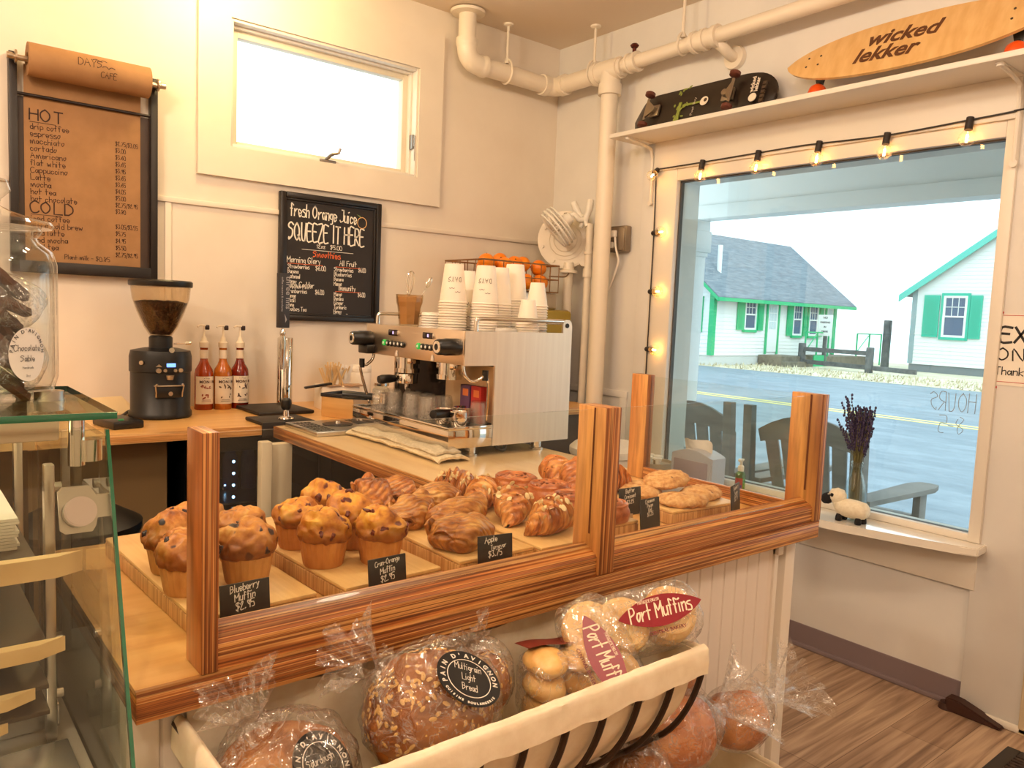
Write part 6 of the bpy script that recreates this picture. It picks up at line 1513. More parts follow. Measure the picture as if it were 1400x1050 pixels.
MB().lathe([(0, 0), (.036, 0), (.037, .004), (.035, .012), (.0, .013)], n=26).out('cup_lid', PAPERW, loc=(-1.462, -1.445, 1.3098), label='single white lid lying by the near cup rail', cat='lid')
# brown tumbler with whisk and spoon
bt_ = thing('frappe_glass', 'faceted tumbler of brown frappe mix holding a whisk and spoon', 'glass', (-1.610, -1.085, 1.3098))
MB().lathe([(0, 0), (.033, 0), (.036, .006), (.042, .07), (.047, .086), (.049, .112), (.046, .112), (.044, .088), (.0385, .07), (.033, .01), (0, .008)], n=8).out('tumbler', glass('tumbler_tint', (244, 232, 214), 0, 1.45), bt_, angle=10)
MB().lathe([(0, .009), (.032, .01), (.0375, .069), (.042, .086), (.043, .104), (0, .105)], n=8).out('frappe_mix', M('frappe_brown', (205, 180, 146), .5), bt_, angle=10)
wh = thing('whisk', 'steel whisk standing in the brown tumbler', 'whisk', (-1.612, -1.080, 1.418))
k = MB()
for i in range(5):
    a = i*PI/5; e = Vector((math.cos(a), math.sin(a), 0))
    k.tube(spline([Vector((0, 0, 0))+e*.004, e*.013+Vector((0, 0, .04)), e*.012+Vector((0, 0, .075)), Vector((0, 0, .086)), -e*.012+Vector((0, 0, .075)), -e*.013+Vector((0, 0, .04)), -e*.004], 5), .0009, 6)
k.cyl((0, 0, -.06), (0, 0, .006), .004, n=10); k.out('whisk_wires', CHROME, wh); wh.rotation_euler = (.05, .10, 0)
sp = thing('spoon', 'long steel spoon leaning in the brown tumbler', 'spoon', (-1.590, -1.10, 1.40))
k = MB().tube([(0, 0, -.03), (.03, -.008, .045)], .0025, 8).ball((0, 0, 0), 1, 14, (1, 1, 1), m=Matrix.Translation((.042, -.011, .067)) @ Matrix.Rotation(.5, 4, 'Y') @ Matrix.Diagonal((.010, .004, .022, 1))); k.out('spoon_body', CHROME, sp)

# ---- juicer with a wire basket of oranges
ju = thing('juicer', 'orange juicer behind the cups with a wire basket on top', 'juicer', (-.50, -.27, CT))
wout(MB().box((-.72, -.44, CT+.001), (-.22, -.06, 1.40), .02), 'juicer_body', M('juicer_olive', (150, 128, 44), .4), ju)
wout(MB().box((-.66, -.38, 1.40), (-.28, -.12, 1.485), .01), 'juicer_neck', STEEL, ju)
k = MB(); X0_, X1_, Y0_, Y1_ = -.775, -.285, -.39, -.06
for z_, r_ in ((1.490, .003), (1.555, .003), (1.628, .0042)):
    k.tube([(X0_, Y0_, z_), (X1_, Y0_, z_), (X1_, Y1_, z_), (X0_, Y1_, z_)], r_, 6, True)
for i in range(9):
    x = X0_+(X1_-X0_)*i/8; k.tube([(x, Y0_, 1.628), (x, Y0_, 1.49), (x, Y1_, 1.49), (x, Y1_, 1.628)], .0026, 6)
for i in range(1, 5):
    y = Y0_+(Y1_-Y0_)*i/5; k.tube([(X0_, y, 1.628), (X0_, y, 1.49), (X1_, y, 1.49), (X1_, y, 1.628)], .0026, 6)
wout(k, 'wire_basket', M('basket_wire', (150, 112, 76), .35, .8), ju)
ORM = noisy('orange_peel', [(.3, (232, 120, 10)), (.7, (246, 146, 24))], (8, 8, 8), 3, .4, sub=.1)
og = thing('orange', 'orange at the left end of the basket, showing above the rim', 'orange', (-.700, -.31, 1.6235), 0, 'oranges in the wire basket')
MB().ball((0, 0, 0), .042, 22, (1, 1, .96)).disp(lambda co, no: co+no*noise.noise(co*180)*.0006).out('orange_peel', ORM, og)
MB().lathe([(0, 0), (.004, 0), (.003, .002), (0, .002)], (0, 0, .0398), 8).out('stem_end', M('stem_brown', (96, 84, 36), .7), og)
rnd = random.Random(9)
ol = [(-.735, -.33, 1.538, 'in the left front corner of the basket bottom'), (-.64, -.335, 1.538, 'on the basket bottom left of the middle'), (-.55, -.335, 1.538, 'on the basket bottom in the middle front'), (-.46, -.335, 1.538, 'on the basket bottom right of the middle'), (-.365, -.335, 1.538, 'in the right front corner of the basket bottom'),
      (-.735, -.14, 1.538, 'in the left rear corner of the basket'), (-.63, -.15, 1.538, 'at the rear of the basket left of the middle'), (-.53, -.15, 1.538, 'at the middle rear of the basket'), (-.43, -.15, 1.538, 'at the rear of the basket right of the middle'), (-.335, -.15, 1.538, 'in the right rear corner of the basket'),
      (-.595, -.325, 1.612, 'of the upper layer, left of the middle and lying low'), (-.512, -.300, 1.622, 'of the upper layer with its stem end to the room, in the middle'), (-.545, -.22, 1.640, 'topmost of the heap, behind the middle'), (-.425, -.26, 1.630, 'of the upper layer right of the middle'), (-.340, -.29, 1.616, 'of the upper layer at the right end of the basket'), (-.64, -.22, 1.608, 'of the upper layer at the back left')]
for (x, y, z, lb) in ol: dup(og, (x, y, z), None, 'orange '+lb, rot=(rnd.uniform(-1.2, 1.2), rnd.uniform(-1, 1), 0), scale=rnd.uniform(.93, 1.06))
MB().tube(spline([(-.30, -.33, 1.575), (-.26, -.36, 1.575), (-.20, -.35, 1.580), (-.145, -.315, 1.60)], 6), .004, 8).out('sensor_cable', M('cable_tan', (120, 92, 64), .5), label='thin cable from the orange basket to the round valve cover', cat='cable')
# white lidded bin beyond the counter end
bn = thing('step_bin', 'white lidded bin standing by the wall beyond the pastry counter', 'bin', (-.62, -1.12, 0))
MB().lathe([(0, 0), (.115, 0), (.135, .01), (.155, .78), (.15, .79), (0, .79)], n=32).out('bin_body', M('bin_white', (226, 212, 200), .4), bn)
MB().lathe([(.158, .785), (.162, .79), (.162, .815), (.14, .835), (0, .845)], n=32).out('bin_lid', M('bin_lid', (236, 226, 214), .4), bn)
MB().box((-.02, -.172, .74), (.02, -.150, .80), .003).out('bin_latch', BLACK, bn)
# ================================================================== GLASS PASTRY CASE AT THE LEFT
CX1, CX0 = -2.845, -4.05
pc_ = thing('pastry_case', 'slant-fronted glass pastry case with lit wooden shelves', 'display case', (-3.45, -2.3, 0))
GEDGE = M('glass_green_edge', (12, 104, 74), .1, spec=.8, coat=.6)
CG = glass('case_glass', (248, 250, 246), 0, 1.42)
# slanting front pane: from under the top edge down to the deck
zt_, zb_ = 1.218, .70
def fy(z): return -2.452-(1.218-z)*.333
k = MB().prism([(CX0, fy(zt_), zt_), (CX0, fy(zt_)+.008, zt_), (CX0, fy(zb_)+.008, zb_), (CX0, fy(zb_), zb_)], (CX1-CX0-.004, 0, 0)); fg = wout(k, 'front_glass', CG, pc_)
k = MB().prism([(CX1-.0038, fy(zt_), zt_), (CX1-.0038, fy(zt_)+.008, zt_), (CX1-.0038, fy(zb_)+.008, zb_), (CX1-.0038, fy(zb_), zb_)], (.0038, 0, 0)); k.out('glass_edge', GEDGE, fg)
k = MB().prism([(CX1-.012, -1.95, zb_), (CX1-.012, -1.95, 1.212), (CX1-.012, fy(1.212)+.010, 1.212), (CX1-.012, fy(zb_)+.010, zb_)], (.008, 0, 0)); wout(k, 'side_glass', CG, pc_)
k = MB().box((CX0, -2.468, 1.2325), (CX1+.004, -2.168, 1.2405)); tp_ = wout(k, 'top_glass', glass('top_glass', (228, 240, 234), 0, 1.45), pc_)
k = MB().box((CX0, -2.4695, 1.2325), (CX1+.005, -2.468, 1.2405), .0005).box((CX1+.004, -2.468, 1.2325), (CX1+.0052, -2.168, 1.2405)).box((CX0, -2.168, 1.2325), (CX1+.005, -2.167, 1.2405)); k.out('glass_edge', GEDGE, tp_)
wout(MB().box((CX0, -2.450, 1.208), (CX1-.05, -2.438, 1.2322), .003), 'top_rail', M('rail_pale', (208, 190, 160), .4), pc_)
for (x, y) in ((-2.888, -2.335),):
    k = MB().cyl((x, y, 1.2406), (x, y, 1.2525), .0165, n=30).cyl((x, y, 1.2406), (x, y, 1.243), .0175, n=30); wout(k, 'standoff', STEEL, pc_)
k = MB().cyl((CX1-.030, -2.43, 1.175), (CX1-.030, -2.43, 1.2322), .009, n=16).cyl((CX1-.016, -2.43, 1.180), (CX1-.016, -2.43, 1.205), .013, n=16); wout(k, 'standoff', CHROME, pc_)
def fin(x, z, d=.012): return (x, fy(z)+.008+d, z)
k = MB().prism([fin(*p, .001) for p in ((-2.900, 1.112), (-2.900, 1.152), (-2.895, 1.157), (-2.868, 1.157), (-2.864, 1.150), (-2.862, 1.146), (-2.847, 1.146), (-2.847, 1.122), (-2.862, 1.122), (-2.864, 1.114), (-2.868, 1.108), (-2.895, 1.108))], (0, .004, 0)); wout(k, 'corner_clamp', STEEL, pc_)
q = Vector((-2.881, fy(1.132), 1.132)); nv = Vector((0, -1, .333)).normalized()
k = MB().cyl(q-nv*.006, q+nv*.006, .0165, n=30).cyl(q+nv*.006, q+nv*.0075, .0150, n=30); wout(k, 'clamp_disc', STEEL, pc_)
k = MB().cyl((CX1-.016, fy(1.13)+.03, 1.130), (CX1+.004, fy(1.13)+.03, 1.130), .007, n=14); wout(k, 'clamp_disc', CHROME, pc_)
SHW = noisy('case_shelf_wood', [(.3, (226, 192, 136)), (.7, (240, 210, 158))], (3, 24, 20), 4, .4)
SHD = M('case_shelf_dark', (70, 52, 36), .5)
for (z, yf, xr, hh, name) in ((1.030, -2.40, CX1-.014, .026, 'wooden_shelf'), (.948, -2.44, CX1-.040, .018, 'wooden_shelf'), (.898, -2.445, CX1-.072, .014, 'wooden_shelf'), (.868, -2.45, CX1-.100, .012, 'wooden_shelf')):
    o = wout(MB().prism([(CX0+.02, yf+.015, z), (xr-.03, yf+.015, z), (xr, yf+.03, z), (CX0+.02, yf+.045, z)], (0, 0, hh)), name, SHW, pc_)
    MB().box((CX0+.02, -1.97, z), (CX1-.055, yf+.05, z+.006), .001).out('shelf_panel', SHD, o); 
wout(MB().box((CX0+.02, -2.02, 1.125), (CX1-.016, -1.972, 1.170), .002), 'wooden_shelf', SHW, pc_)
k = MB()
for yy in (-2.05, -2.33): k.box((CX1-.050, yy-.008, .80), (CX1-.038, yy+.008, 1.16), .002)
for zz in (.86, .93, 1.02, 1.13): k.cyl((CX1-.038, -2.33, zz), (CX1-.03, -2.33, zz), .006, n=10)
wout(k, 'shelf_upright', STEEL, pc_)
wout(MB().box((CX0, -1.965, .75), (CX1-.02, -1.945, 1.21)), 'back_panel', M('case_brown', (96, 72, 46), .5), pc_)
wout(MB().box((CX0, -2.60, .62), (CX1-.013, -1.945, .80), .003).box((CX0, -2.60, 0), (CX1-.013, -1.945, .62)), 'base_cabinet', M('case_white', (214, 206, 196), .4), pc_)
wout(MB().box((CX0+.02, -2.52, .801), (CX1-.03, -2.36, .812), .002).box((CX0+.02, -2.30, .801), (CX1-.03, -2.28, .83)), 'deck_rail', M('deck_alu', (220, 222, 224), .25, .8), pc_)
k = MB().cyl((CX0+.05, -2.425, 1.215), (CX1-.07, -2.425, 1.215), .006, n=12); wout(k, 'added_light_tube', M('added_case_glow', (255, 230, 190), .5, emit=(255, 206, 140), es=5), pc_)  # unseen glowing tube, added to give the case a warm inner light
# deli papers and a tray of cookies inside
dp = thing('deli_paper', 'stack of white deli papers on the upper shelf of the pastry case', 'paper stack', (-3.03, -2.15, 1.0362))
k = MB()
for i in range(10): k.box((-.14+.002*math.sin(i*2), -.11, i*.0042), (.115+.003*math.sin(i*1.7), .10, i*.0042+.0036))
k.out('sheets', PAPERW, dp, kind='stuff')
ck_ = thing('cookie', 'round chocolate cookie on the middle shelf of the pastry case', 'cookie', (-2.985, -2.30, .9415), 0, 'cookies in the pastry case')
CKM = crustmat('choc_cookie', [(.3, (52, 26, 14)), (.6, (92, 50, 26)), (.8, (120, 72, 40))], 50, rough=.8, bump=.8)
MB().lathe([(0, 0), (.034, 0), (.038, .005), (.034, .011), (.015, .014), (0, .014)], n=26).disp(lambda co, no: co+no*noise.noise(co*90)*.0015 if co.z > .002 else co).out('cookie_body', CKM, ck_)
for (x, y, lb) in ((-3.065, -2.31, 'second from the glass side'), (-3.145, -2.30, 'third from the glass side'), (-3.02, -2.22, 'in the rear row by the glass side'), (-3.10, -2.22, 'in the rear row, middle')): dup(ck_, (x, y, .9415), .5, 'round chocolate cookie on the middle case shelf, '+lb)

# ================================================================== COOKIE JAR ON THE CASE
jx, jy, jz = -2.953, -2.322, 1.2408
jr = thing('cookie_jar', 'large glass jar of bagged chocolate cookies on the pastry case', 'jar', (jx, jy, jz))
JG = glass('jar_glass', (246, 248, 248), 0, 1.5, 1.25)
MB().lathe([(0, .004), (.06, .003), (.072, .012), (.077, .03), (.077, .165), (.073, .180), (.060, .190), (.056, .196), (.060, .201), (.062, .204), (.060, .207), (.052, .204), (.052, .194), (.058, .186), (.069, .177), (.073, .163), (.073, .03), (.068, .014), (0, .010)], n=48).out('jar_body', JG, jr)
k = MB().lathe([(0, .2075), (.072, .2075), (.0745, .211), (.072, .215), (.05, .220), (.03, .226), (.018, .232), (.020, .240), (.03, .250), (.026, .262), (0, .266)], n=40); k.out('jar_lid', JG, jr)
LBm = M('label_white', (236, 232, 228), .5)
la = math.radians(-62)
def jl(u, v, R_=.0778): a = la+u/R_; return frame((R_*math.cos(a), R_*math.sin(a), .060+v), (-math.sin(a), math.cos(a), 0), (0, 0, 1))
k = MB(); n_ = 40; vs = [jl(.0215*math.cos(i*2*PI/n_), .031*math.sin(i*2*PI/n_)) @ Vector((0, 0, 0)) for i in range(n_)]
cvs = [jl(.0215*r_*math.cos(i*2*PI/n_), .031*r_*math.sin(i*2*PI/n_)) @ Vector((0, 0, 0)) for r_ in (.5,) for i in range(n_)]
k._geo([jl(0, 0) @ Vector((0, 0, 0))]+cvs+vs, [(0, 1+i, 1+(i+1) % n_) for i in range(n_)]+[(1+i, 1+n_+i, 1+n_+(i+1) % n_, 1+(i+1) % n_) for i in range(n_)]); k.out('paper_label', LBm, jr)
k = MB()
def jline(s, sz, v, sx=1, wt=.09, cen=True):
    L = hand_w(s, sz, sx); u = -L/2
    for ch in s:
        w_ = hand_w(ch, sz, sx)
        if ch != ' ': hand(k, ch, sz, jl(u, v, .0782), wt, .02, ord(ch), sx)
        u += w_
jline('Chocolate', .0070, .004, .85); jline('Sablé'.replace('é', 'e'), .0070, -.008, .85); jline('Handmade', .0028, -.0165, .9); jline('8oz', .003, -.026, .9)
txt = "PAIN D'AVIGNON"
for i, ch in enumerate(txt):
    if ch == ' ': continue
    t_ = math.radians(172-(164)*i/(len(txt)-1)); m = jl(.0172*math.cos(t_), .0255*math.sin(t_), .0782) @ Matrix.Rotation(t_-PI/2, 4, 'Z'); printed(k, ch, .0056, m, 'CENTER', .00005, ext=.0001)
k.out('lettering', M('label_grey', (70, 68, 72), .6), jr)
BAGC = film('bag_clear', .15, 3.5)
def bag_blob(c, rad, seed, amp=.012, n=44, fr=28, par=None, loc=None, name='plastic_bag', mat=None, fn=None):
    o = Vector((seed*1.9, seed*.7, seed)); k = MB(); k.ball((0, 0, 0), 1, n, (1, 1, 1))
    bmesh.ops.transform(k.bm, matrix=Matrix.Diagonal((*rad, 1)), verts=k.bm.verts[:])
    k.disp(lambda co, no: co+no*(noise.noise(co*fr+o)*amp+abs(noise.noise(co*fr*2.1+o))*-amp*.6) if fn is None else fn(co, no, o))
    bmesh.ops.translate(k.bm, vec=Vector(c), verts=k.bm.verts[:])
    return k.out(name, mat or BAGC, par, angle=28)
# cookies wrapped in clear bags inside
for i, (dx, dy, dz, lb) in enumerate(((.022, -.014, .047, 'lower bag of chocolate cookies in the jar, behind the oval label'), (.024, .000, .118, 'upper bag of chocolate cookies in the jar'))):
    t = thing('cookie_bag', lb, 'bag of cookies', (jx+dx, jy+dy, jz+dz), 0, 'cookie bags in the jar')
    k = MB(); rnd = random.Random(i)
    for j in range(5):
        k.lathe([(0, -.006), (.030, -.006), (.034, 0), (.030, .006), (0, .006)], n=20, m=Matrix.Translation((-.004+rnd.uniform(-.008, .004), rnd.uniform(-.006, .006), -.024+j*.0125)) @ Matrix.Rotation(.9+rnd.uniform(-.5, .3), 4, 'Y'))
    k.disp(lambda co, no: co+no*noise.noise(co*90)*.002); k.out('cookies', CKM, t, kind='stuff')
    bag_blob((-.004, 0, 0), (.046, .046, .036), 3+i, .006, par=t)
t = thing('plastic_wrap', 'crumpled clear plastic gathered behind the jar lid', 'plastic bag', (jx-.02, jy+.10, 1.241))
k = MB().grid(lambda u, v: Vector((.05*(u-.5)*2*(1-.3*v)+.008*noise.noise(Vector((u*9, v*7, 1))), .05*math.sin(u*3)+.012*noise.noise(Vector((u*8, v*8, 4))), .004+.24*v+.01*math.sin(u*20)*v)), 26, 20); k.out('wrap_sheet', BAGC, t, angle=25)

# ================================================================== ON THE WINDOW SILL
ZS = .6255
nd = thing('napkin_dispenser', 'grey napkin dispenser on the window sill with a tissue poking out', 'napkin dispenser', (-.135, -1.235, ZS), 0)
def dome(x): return .135+.030*math.cos(x/.115*PI/2)
k = MB(); pl = [(-.115, 0), (.115, 0)]+[(x, dome(x)) for x in [.115-.23*i/14 for i in range(15)]]
k.prism([(-.055, y, z) for y, z in pl], (.11, 0, 0)); bmesh.ops.bevel(k.bm, geom=[e for e in k.bm.edges if abs(e.verts[0].co.x-e.verts[1].co.x) < 1e-4], offset=.008, segments=2, affect='EDGES')
k.out('casing', M('dispenser_grey', (188, 190, 204), .35), nd)
MB().box((-.058, -.095, .02), (-.054, .095, .115), .002).out('front_plate', M('dispenser_smoke', (150, 140, 156), .3), nd)
k = MB().grid(lambda u, v: Vector((.02*math.sin(u*7)*(.4+v)*.6+.004*noise.noise(Vector((u*7, v*4, 0))), -.075+.15*u*(1+.12*v), .150+.062*v-.018*v*abs(2*u-1)+.006*math.sin(u*9))), 26, 8); k.out('tissue', M('tissue', (244, 234, 228), .9), nd, angle=80)
tr3 = thing('creamer_caddy', 'round tray of white creamer cups on the sill by the napkins', 'caddy', (-.115, -.955, ZS))
MB().lathe([(0, 0), (.085, 0), (.090, .03), (.094, .058), (.090, .058), (.084, .006), (0, .006)], n=36).out('tray', M('caddy_tin', (190, 178, 160), .35, .7), tr3)
MB().lathe([(0, .02), (.084, .02), (.086, .045), (0, .047)], n=24).out('tray_filling', M('caddy_paper', (214, 200, 180), .7), tr3)
t0 = thing('creamer_cup', 'white espresso cup with a dark handle in the creamer caddy, front left', 'cup', (-.155, -.905, ZS+.048), 0, 'small white cups in the caddy')
MB().lathe([(0, 0), (.014, 0), (.021, .032), (.024, .034), (.021, .038), (0, .038)], n=22).out('cup_body', PAPERW, t0)
MB().box((-.0245, -.004, .004), (-.018, .004, .028), .001).out('cup_stripe', M('stripe_olive', (120, 104, 76), .6), t0)
for (x, y, lb) in ((-.155, -.955, 'front middle'), (-.150, -1.008, 'front right'), (-.100, -.915, 'rear left'), (-.098, -.968, 'rear middle')): dup(t0, (x, y, ZS+.048), None, 'white espresso cup with a dark handle in the creamer caddy, '+lb)
sn = thing('hand_sanitizer', 'green pump bottle of hand sanitizer on the window sill', 'pump bottle', (-.15, -1.475, ZS), .35)
MB().lathe([(0, 0), (.026, 0), (.029, .003), (.029, .088), (.024, .100), (.012, .108), (0, .108)], n=26, sy=.75).out('bottle', glass('gel_green', (206, 232, 180), .02, 1.5, 1.4), sn)
MB().lathe([(0, .003), (.025, .003), (.026, .085), (.02, .095), (0, .096)], n=24, sy=.72).out('gel', glass('gel_fill', (214, 236, 178), .1, 1.2), sn)
MB().grid(lambda u, v: Vector((-.0293*math.cos((u-.5)*1.6), -.0222*math.sin((u-.5)*1.6), .03+.05*v)), 10, 3).out('label', M('label_red', (168, 50, 52), .5), sn)
MB().grid(lambda u, v: Vector((-.0296*math.cos((u-.5)*1.3), -.0225*math.sin((u-.5)*1.3), .036+.014*v)), 10, 3).out('label', M('label_navy', (60, 62, 130), .5), sn)
k = MB().lathe([(.012, .106), (.013, .108), (.013, .128), (.006, .134), (.006, .150), (.012, .154), (.012, .160), (0, .162)], n=18).box((-.036, -.006, .152), (0, .006, .162), .003); k.out('pump', M('pump_white', (236, 228, 214), .4), sn)
# vase of lavender
vs_ = thing('glass_vase', 'clear glass bottle vase on the sill behind the toy sheep', 'vase', (-.085, -1.955, ZS))
MB().lathe([(0, .003), (.040, 0), (.043, .006), (.043, .095), (.036, .135), (.024, .175), (.019, .195), (.020, .205), (.0235, .210), (.020, .216), (.0235, .222), (.020, .226), (.016, .224), (.016, .200), (.021, .176), (.033, .135), (.040, .095), (.040, .012), (0, .010)], n=36).out('bottle', glass('vase_glass', (246, 250, 250), 0, 1.5, 1.5), vs_)
lv = thing('lavender_bunch', 'bunch of dried purple lavender standing in the glass vase', 'flowers', (-.085, -1.955, ZS+.012))
rnd = random.Random(12); ks, kf = MB(), MB()
for i in range(105):
    a = rnd.uniform(0, 2*PI); q = math.sqrt(rnd.random()); r0 = .012*q; r1 = .015*q; r2_ = .040*q*rnd.uniform(.7, 1.15)
    hh = rnd.uniform(.34, .43)
    lean = Vector((-.006, .012, 0)) if i > 8 else Vector((-.02, .055, 0)); 
    if i <= 3: hh = rnd.uniform(.44, .475); r2_ = .02
    p0 = Vector((r0*math.cos(a)*1.5, r0*math.sin(a)*1.5, 0)); p1 = Vector((r1*math.cos(a), r1*math.sin(a), .20)); p2 = Vector((r2_*math.cos(a), r2_*math.sin(a), hh))+lean*(-1 if i > 40 else 1)
    pts = spline([p0, p1, (p1+p2)/2, p2], 3); ks.tube(pts, .0009, 4)
    d = (p2-pts[-3]).normalized(); n_ = rnd.randint(9, 14); L = rnd.uniform(.09, .13)
    for j in range(n_):
        c_ = p2-d*(L*j/n_); w_ = rnd.uniform(.0030, .0050)
        kf.ball((c_.x+rnd.uniform(-.004, .004), c_.y+rnd.uniform(-.004, .004), c_.z), w_, 6, (1, 1, 1.4))
ks.out('stems', M('stem_green', (110, 104, 66), .7), lv, kind='stuff')
kf.out('flower_heads', noisy('lavender_flower', [(.3, (38, 32, 58)), (.7, (74, 62, 100))], (150, 150, 150), 2, .8), lv, kind='stuff')
# toy sheep: looks left along the sill
shp = thing('toy_sheep', 'small plush sheep with a black face standing on the window sill', 'toy', (-.150, -1.972, ZS))
k = MB(); k.lathe([(0, -.064), (.022, -.061), (.036, -.048), (.041, -.02), (.041, .02), (.037, .045), (.024, .058), (0, .061)], n=30, m=Matrix.Translation((0, -.012, .052)) @ Matrix.Rotation(PI/2, 4, 'X') @ Matrix.Diagonal((1, .86, 1, 1)))
k.lathe([(0, -.032), (.019, -.028), (.031, -.010), (.032, .008), (.023, .025), (0, .033)], n=24, m=Matrix.Translation((-.004, .050, .090)) @ Matrix.Diagonal((.95, 1.05, 1, 1)))
k.lathe([(.026, -.02), (.024, .02)], n=20, m=Matrix.Translation((-.002, .043, .070)) @ Matrix.Rotation(-.5, 4, 'X'))
bmesh.ops.subdivide_edges(k.bm, edges=k.bm.edges[:], cuts=1, use_grid_fill=True)
k.disp(lambda co, no: co+no*(noise.noise(co*160)*.0022+noise.noise(co*330)*.0012))
k.out('woolly_body', noisy('wool', [(.3, (232, 218, 190)), (.7, (246, 236, 214))], (90, 90, 90), 5, .95, bump=.8), shp, angle=80)
BLK = noisy('black_wool', [(.3, (12, 11, 14)), (.7, (30, 28, 32))], (120, 120, 120), 3, .9, bump=.5)
k = MB().lathe([(0, -.030), (.014, -.027), (.021, -.012), (.0225, .008), (.017, .023), (0, .029)], n=20, m=Matrix.Translation((-.012, .083, .078)) @ Matrix.Rotation(-2.05, 4, 'X')); k.out('face', BLK, shp)
for sx_ in (-1, 1):
    MB().ball((0, 0, 0), 1, 12, m=Matrix.Translation((sx_*.024-.006, .058, .094)) @ Matrix.Rotation(sx_*.5, 4, 'Y') @ Matrix.Diagonal((.005, .009, .011, 1))).out('ear', BLK, shp)
    MB().ball((sx_*.019-.008, .076, .096), .0032, 10).out('eye', M('eye_white', (190, 186, 176), .2), shp)
for (x, y) in ((-.018, .032), (.018, .030), (-.018, -.045), (.018, -.047)):
    MB().lathe([(0, 0), (.011, 0), (.013, .004), (.012, .016), (.009, .026), (0, .028)], (x, y, 0), 16).out('leg', BLK, shp)

# ================================================================== BREAD BASKETS ON THE COUNTER FRONT
def bread_basket(name, lab, x0, x1, zr, dep, hgt, y0=-2.4625):
    t = thing('bread_basket', lab, 'basket', ((x0+x1)/2, y0, zr-hgt))
    def arc(a, s=1.0):   # a 0 at the front rim .. 1 at the wall bottom
        th = a*PI/2; return (y0-.004-dep*s*math.cos(th)**.8, zr-hgt*s*math.sin(th)**1.15)
    LIN = noisy('liner_cloth', [(.3, (232, 214, 184)), (.7, (246, 232, 206))], (30, 30, 30), 5, .9, bump=.5, sub=.1)
    def lin_(u, v):
        x = x0+.012+(x1-x0-.024)*u
        e = 1-max(0, abs(2*u-1)-.94)/.06*.0
        y, z = arc(v, .955)
        wob = .004*noise.noise(Vector((u*14, v*5, x0)))
        return Vector((x, y+wob, z+.002+wob))
    k = MB().grid(lin_, 70, 18)
    # end walls of cloth and a back flap
    for xe in (x0+.012, x1-.012):
        pts = [Vector((xe, *arc(i/14, .955))) for i in range(15)]; k._geo([Vector((xe, y0-.006, zr))]+pts, [(0, i, i+1) for i in range(1, 15)])
    k.grid(lambda u, v: Vector((x0+.012+(x1-x0-.024)*u, y0-.010-.004*math.sin(u*30), zr-hgt*.9+(hgt*.9+.012+.004*math.sin(u*17))*v)), 40, 8)
    k.solid(.0025)
    wout(k, 'cloth_liner', LIN, t, angle=70)
    k = MB()
    def fold(u, v):     # the hem folded over the rim wire
        x = x0+.004+(x1-x0-.008)*u; a = v*2*PI*.62-.9
        r_ = .010+.003*noise.noise(Vector((x*30, v*2, 7)))
        y, z = y0-.004-dep, zr
        dz = -(.028+.006*noise.noise(Vector((x*16, 2, 5)))+.010*u)*(v if v > .5 else 0)
        pts_ = [(.012, -.03), (.008, .002), (0, .008), (-.007, .004), (-.009, -.02), (-.009, -.034-.008*noise.noise(Vector((x*20, 0, 0))))]
        q = v*5; i = min(4, int(q)); f_ = q-i
        return Vector((x, y+pts_[i][0]*(1-f_)+pts_[i+1][0]*f_+.0015*noise.noise(Vector((x*50, v*6, 3))), z+pts_[i][1]*(1-f_)+pts_[i+1][1]*f_+.002*noise.noise(Vector((x*22, v*3, 9)))))
    k.grid(fold, 80, 16)
    for xe, sg_ in ((x0+.004, -1), (x1-.004, 1)):
        def fe_(u, v, xe=xe, sg_=sg_):
            pts_ = [(-.010, -.03), (-.004, .004), (.002, .006), (.007, -.004), (.008, -.034)]
            q = v*4; i = min(3, int(q)); f_ = q-i
            return Vector((xe+sg_*(pts_[i][0]*(1-f_)+pts_[i+1][0]*f_), y0-.006-(dep-.004)*u, zr+pts_[i][1]*(1-f_)+pts_[i+1][1]*f_+.003*noise.noise(Vector((u*9, v, 2)))))
        k.grid(fe_, 16, 10)
    k.solid(.002)
    wout(k, 'liner_hem', LIN, t, angle=70)
    IRON = M('basket_iron', (62, 46, 34), .45, .6)
    rim = MB().tube([(x0, y0-.004, zr-.004), (x0, y0-.004-dep, zr-.004), (x1, y0-.004-dep, zr-.004), (x1, y0-.004, zr-.004)], .005, 8); wout(rim, 'rim_wire', IRON, t)
    n = int(round((x1-x0)/.0735))
    for i in range(n+1):
        x = x0+(x1-x0)*i/n
        wout(MB().tube([(x, *arc(j/20)) for j in range(21)], .0052, 8), 'rib', IRON, t)
    wout(MB().tube([(x0, y0-.005, zr-hgt), (x1, y0-.005, zr-hgt)], .005, 8).tube([(x0, *arc(.62)), (x1, *arc(.62))], .004, 8), 'cross_wire', IRON, t)
    return t
bread_basket('bread_basket', 'long wall basket of iron ribs lined with cream cloth, holding bagged bread', -2.775, -2.040, .852, .245, .235)
bread_basket('bread_basket', 'second iron-ribbed basket lower down, full of bagged loaves by the counter end', -2.20, -1.685, .50, .25, .20)
LOAF = crustmat('loaf_crust', [(.3, (104, 56, 20)), (.5, (150, 92, 42)), (.7, (190, 134, 76))], 16, rough=.6, bump=.5)
MULT = crustmat('multigrain_crust', [(.3, (96, 46, 10)), (.5, (144, 80, 22)), (.7, (176, 108, 40))], 20, (224, 180, 100), rough=.6, bump=.7, thr=(.12, .16), vs=95)
TAGB = M('tag_black', (20, 18, 18), .35)
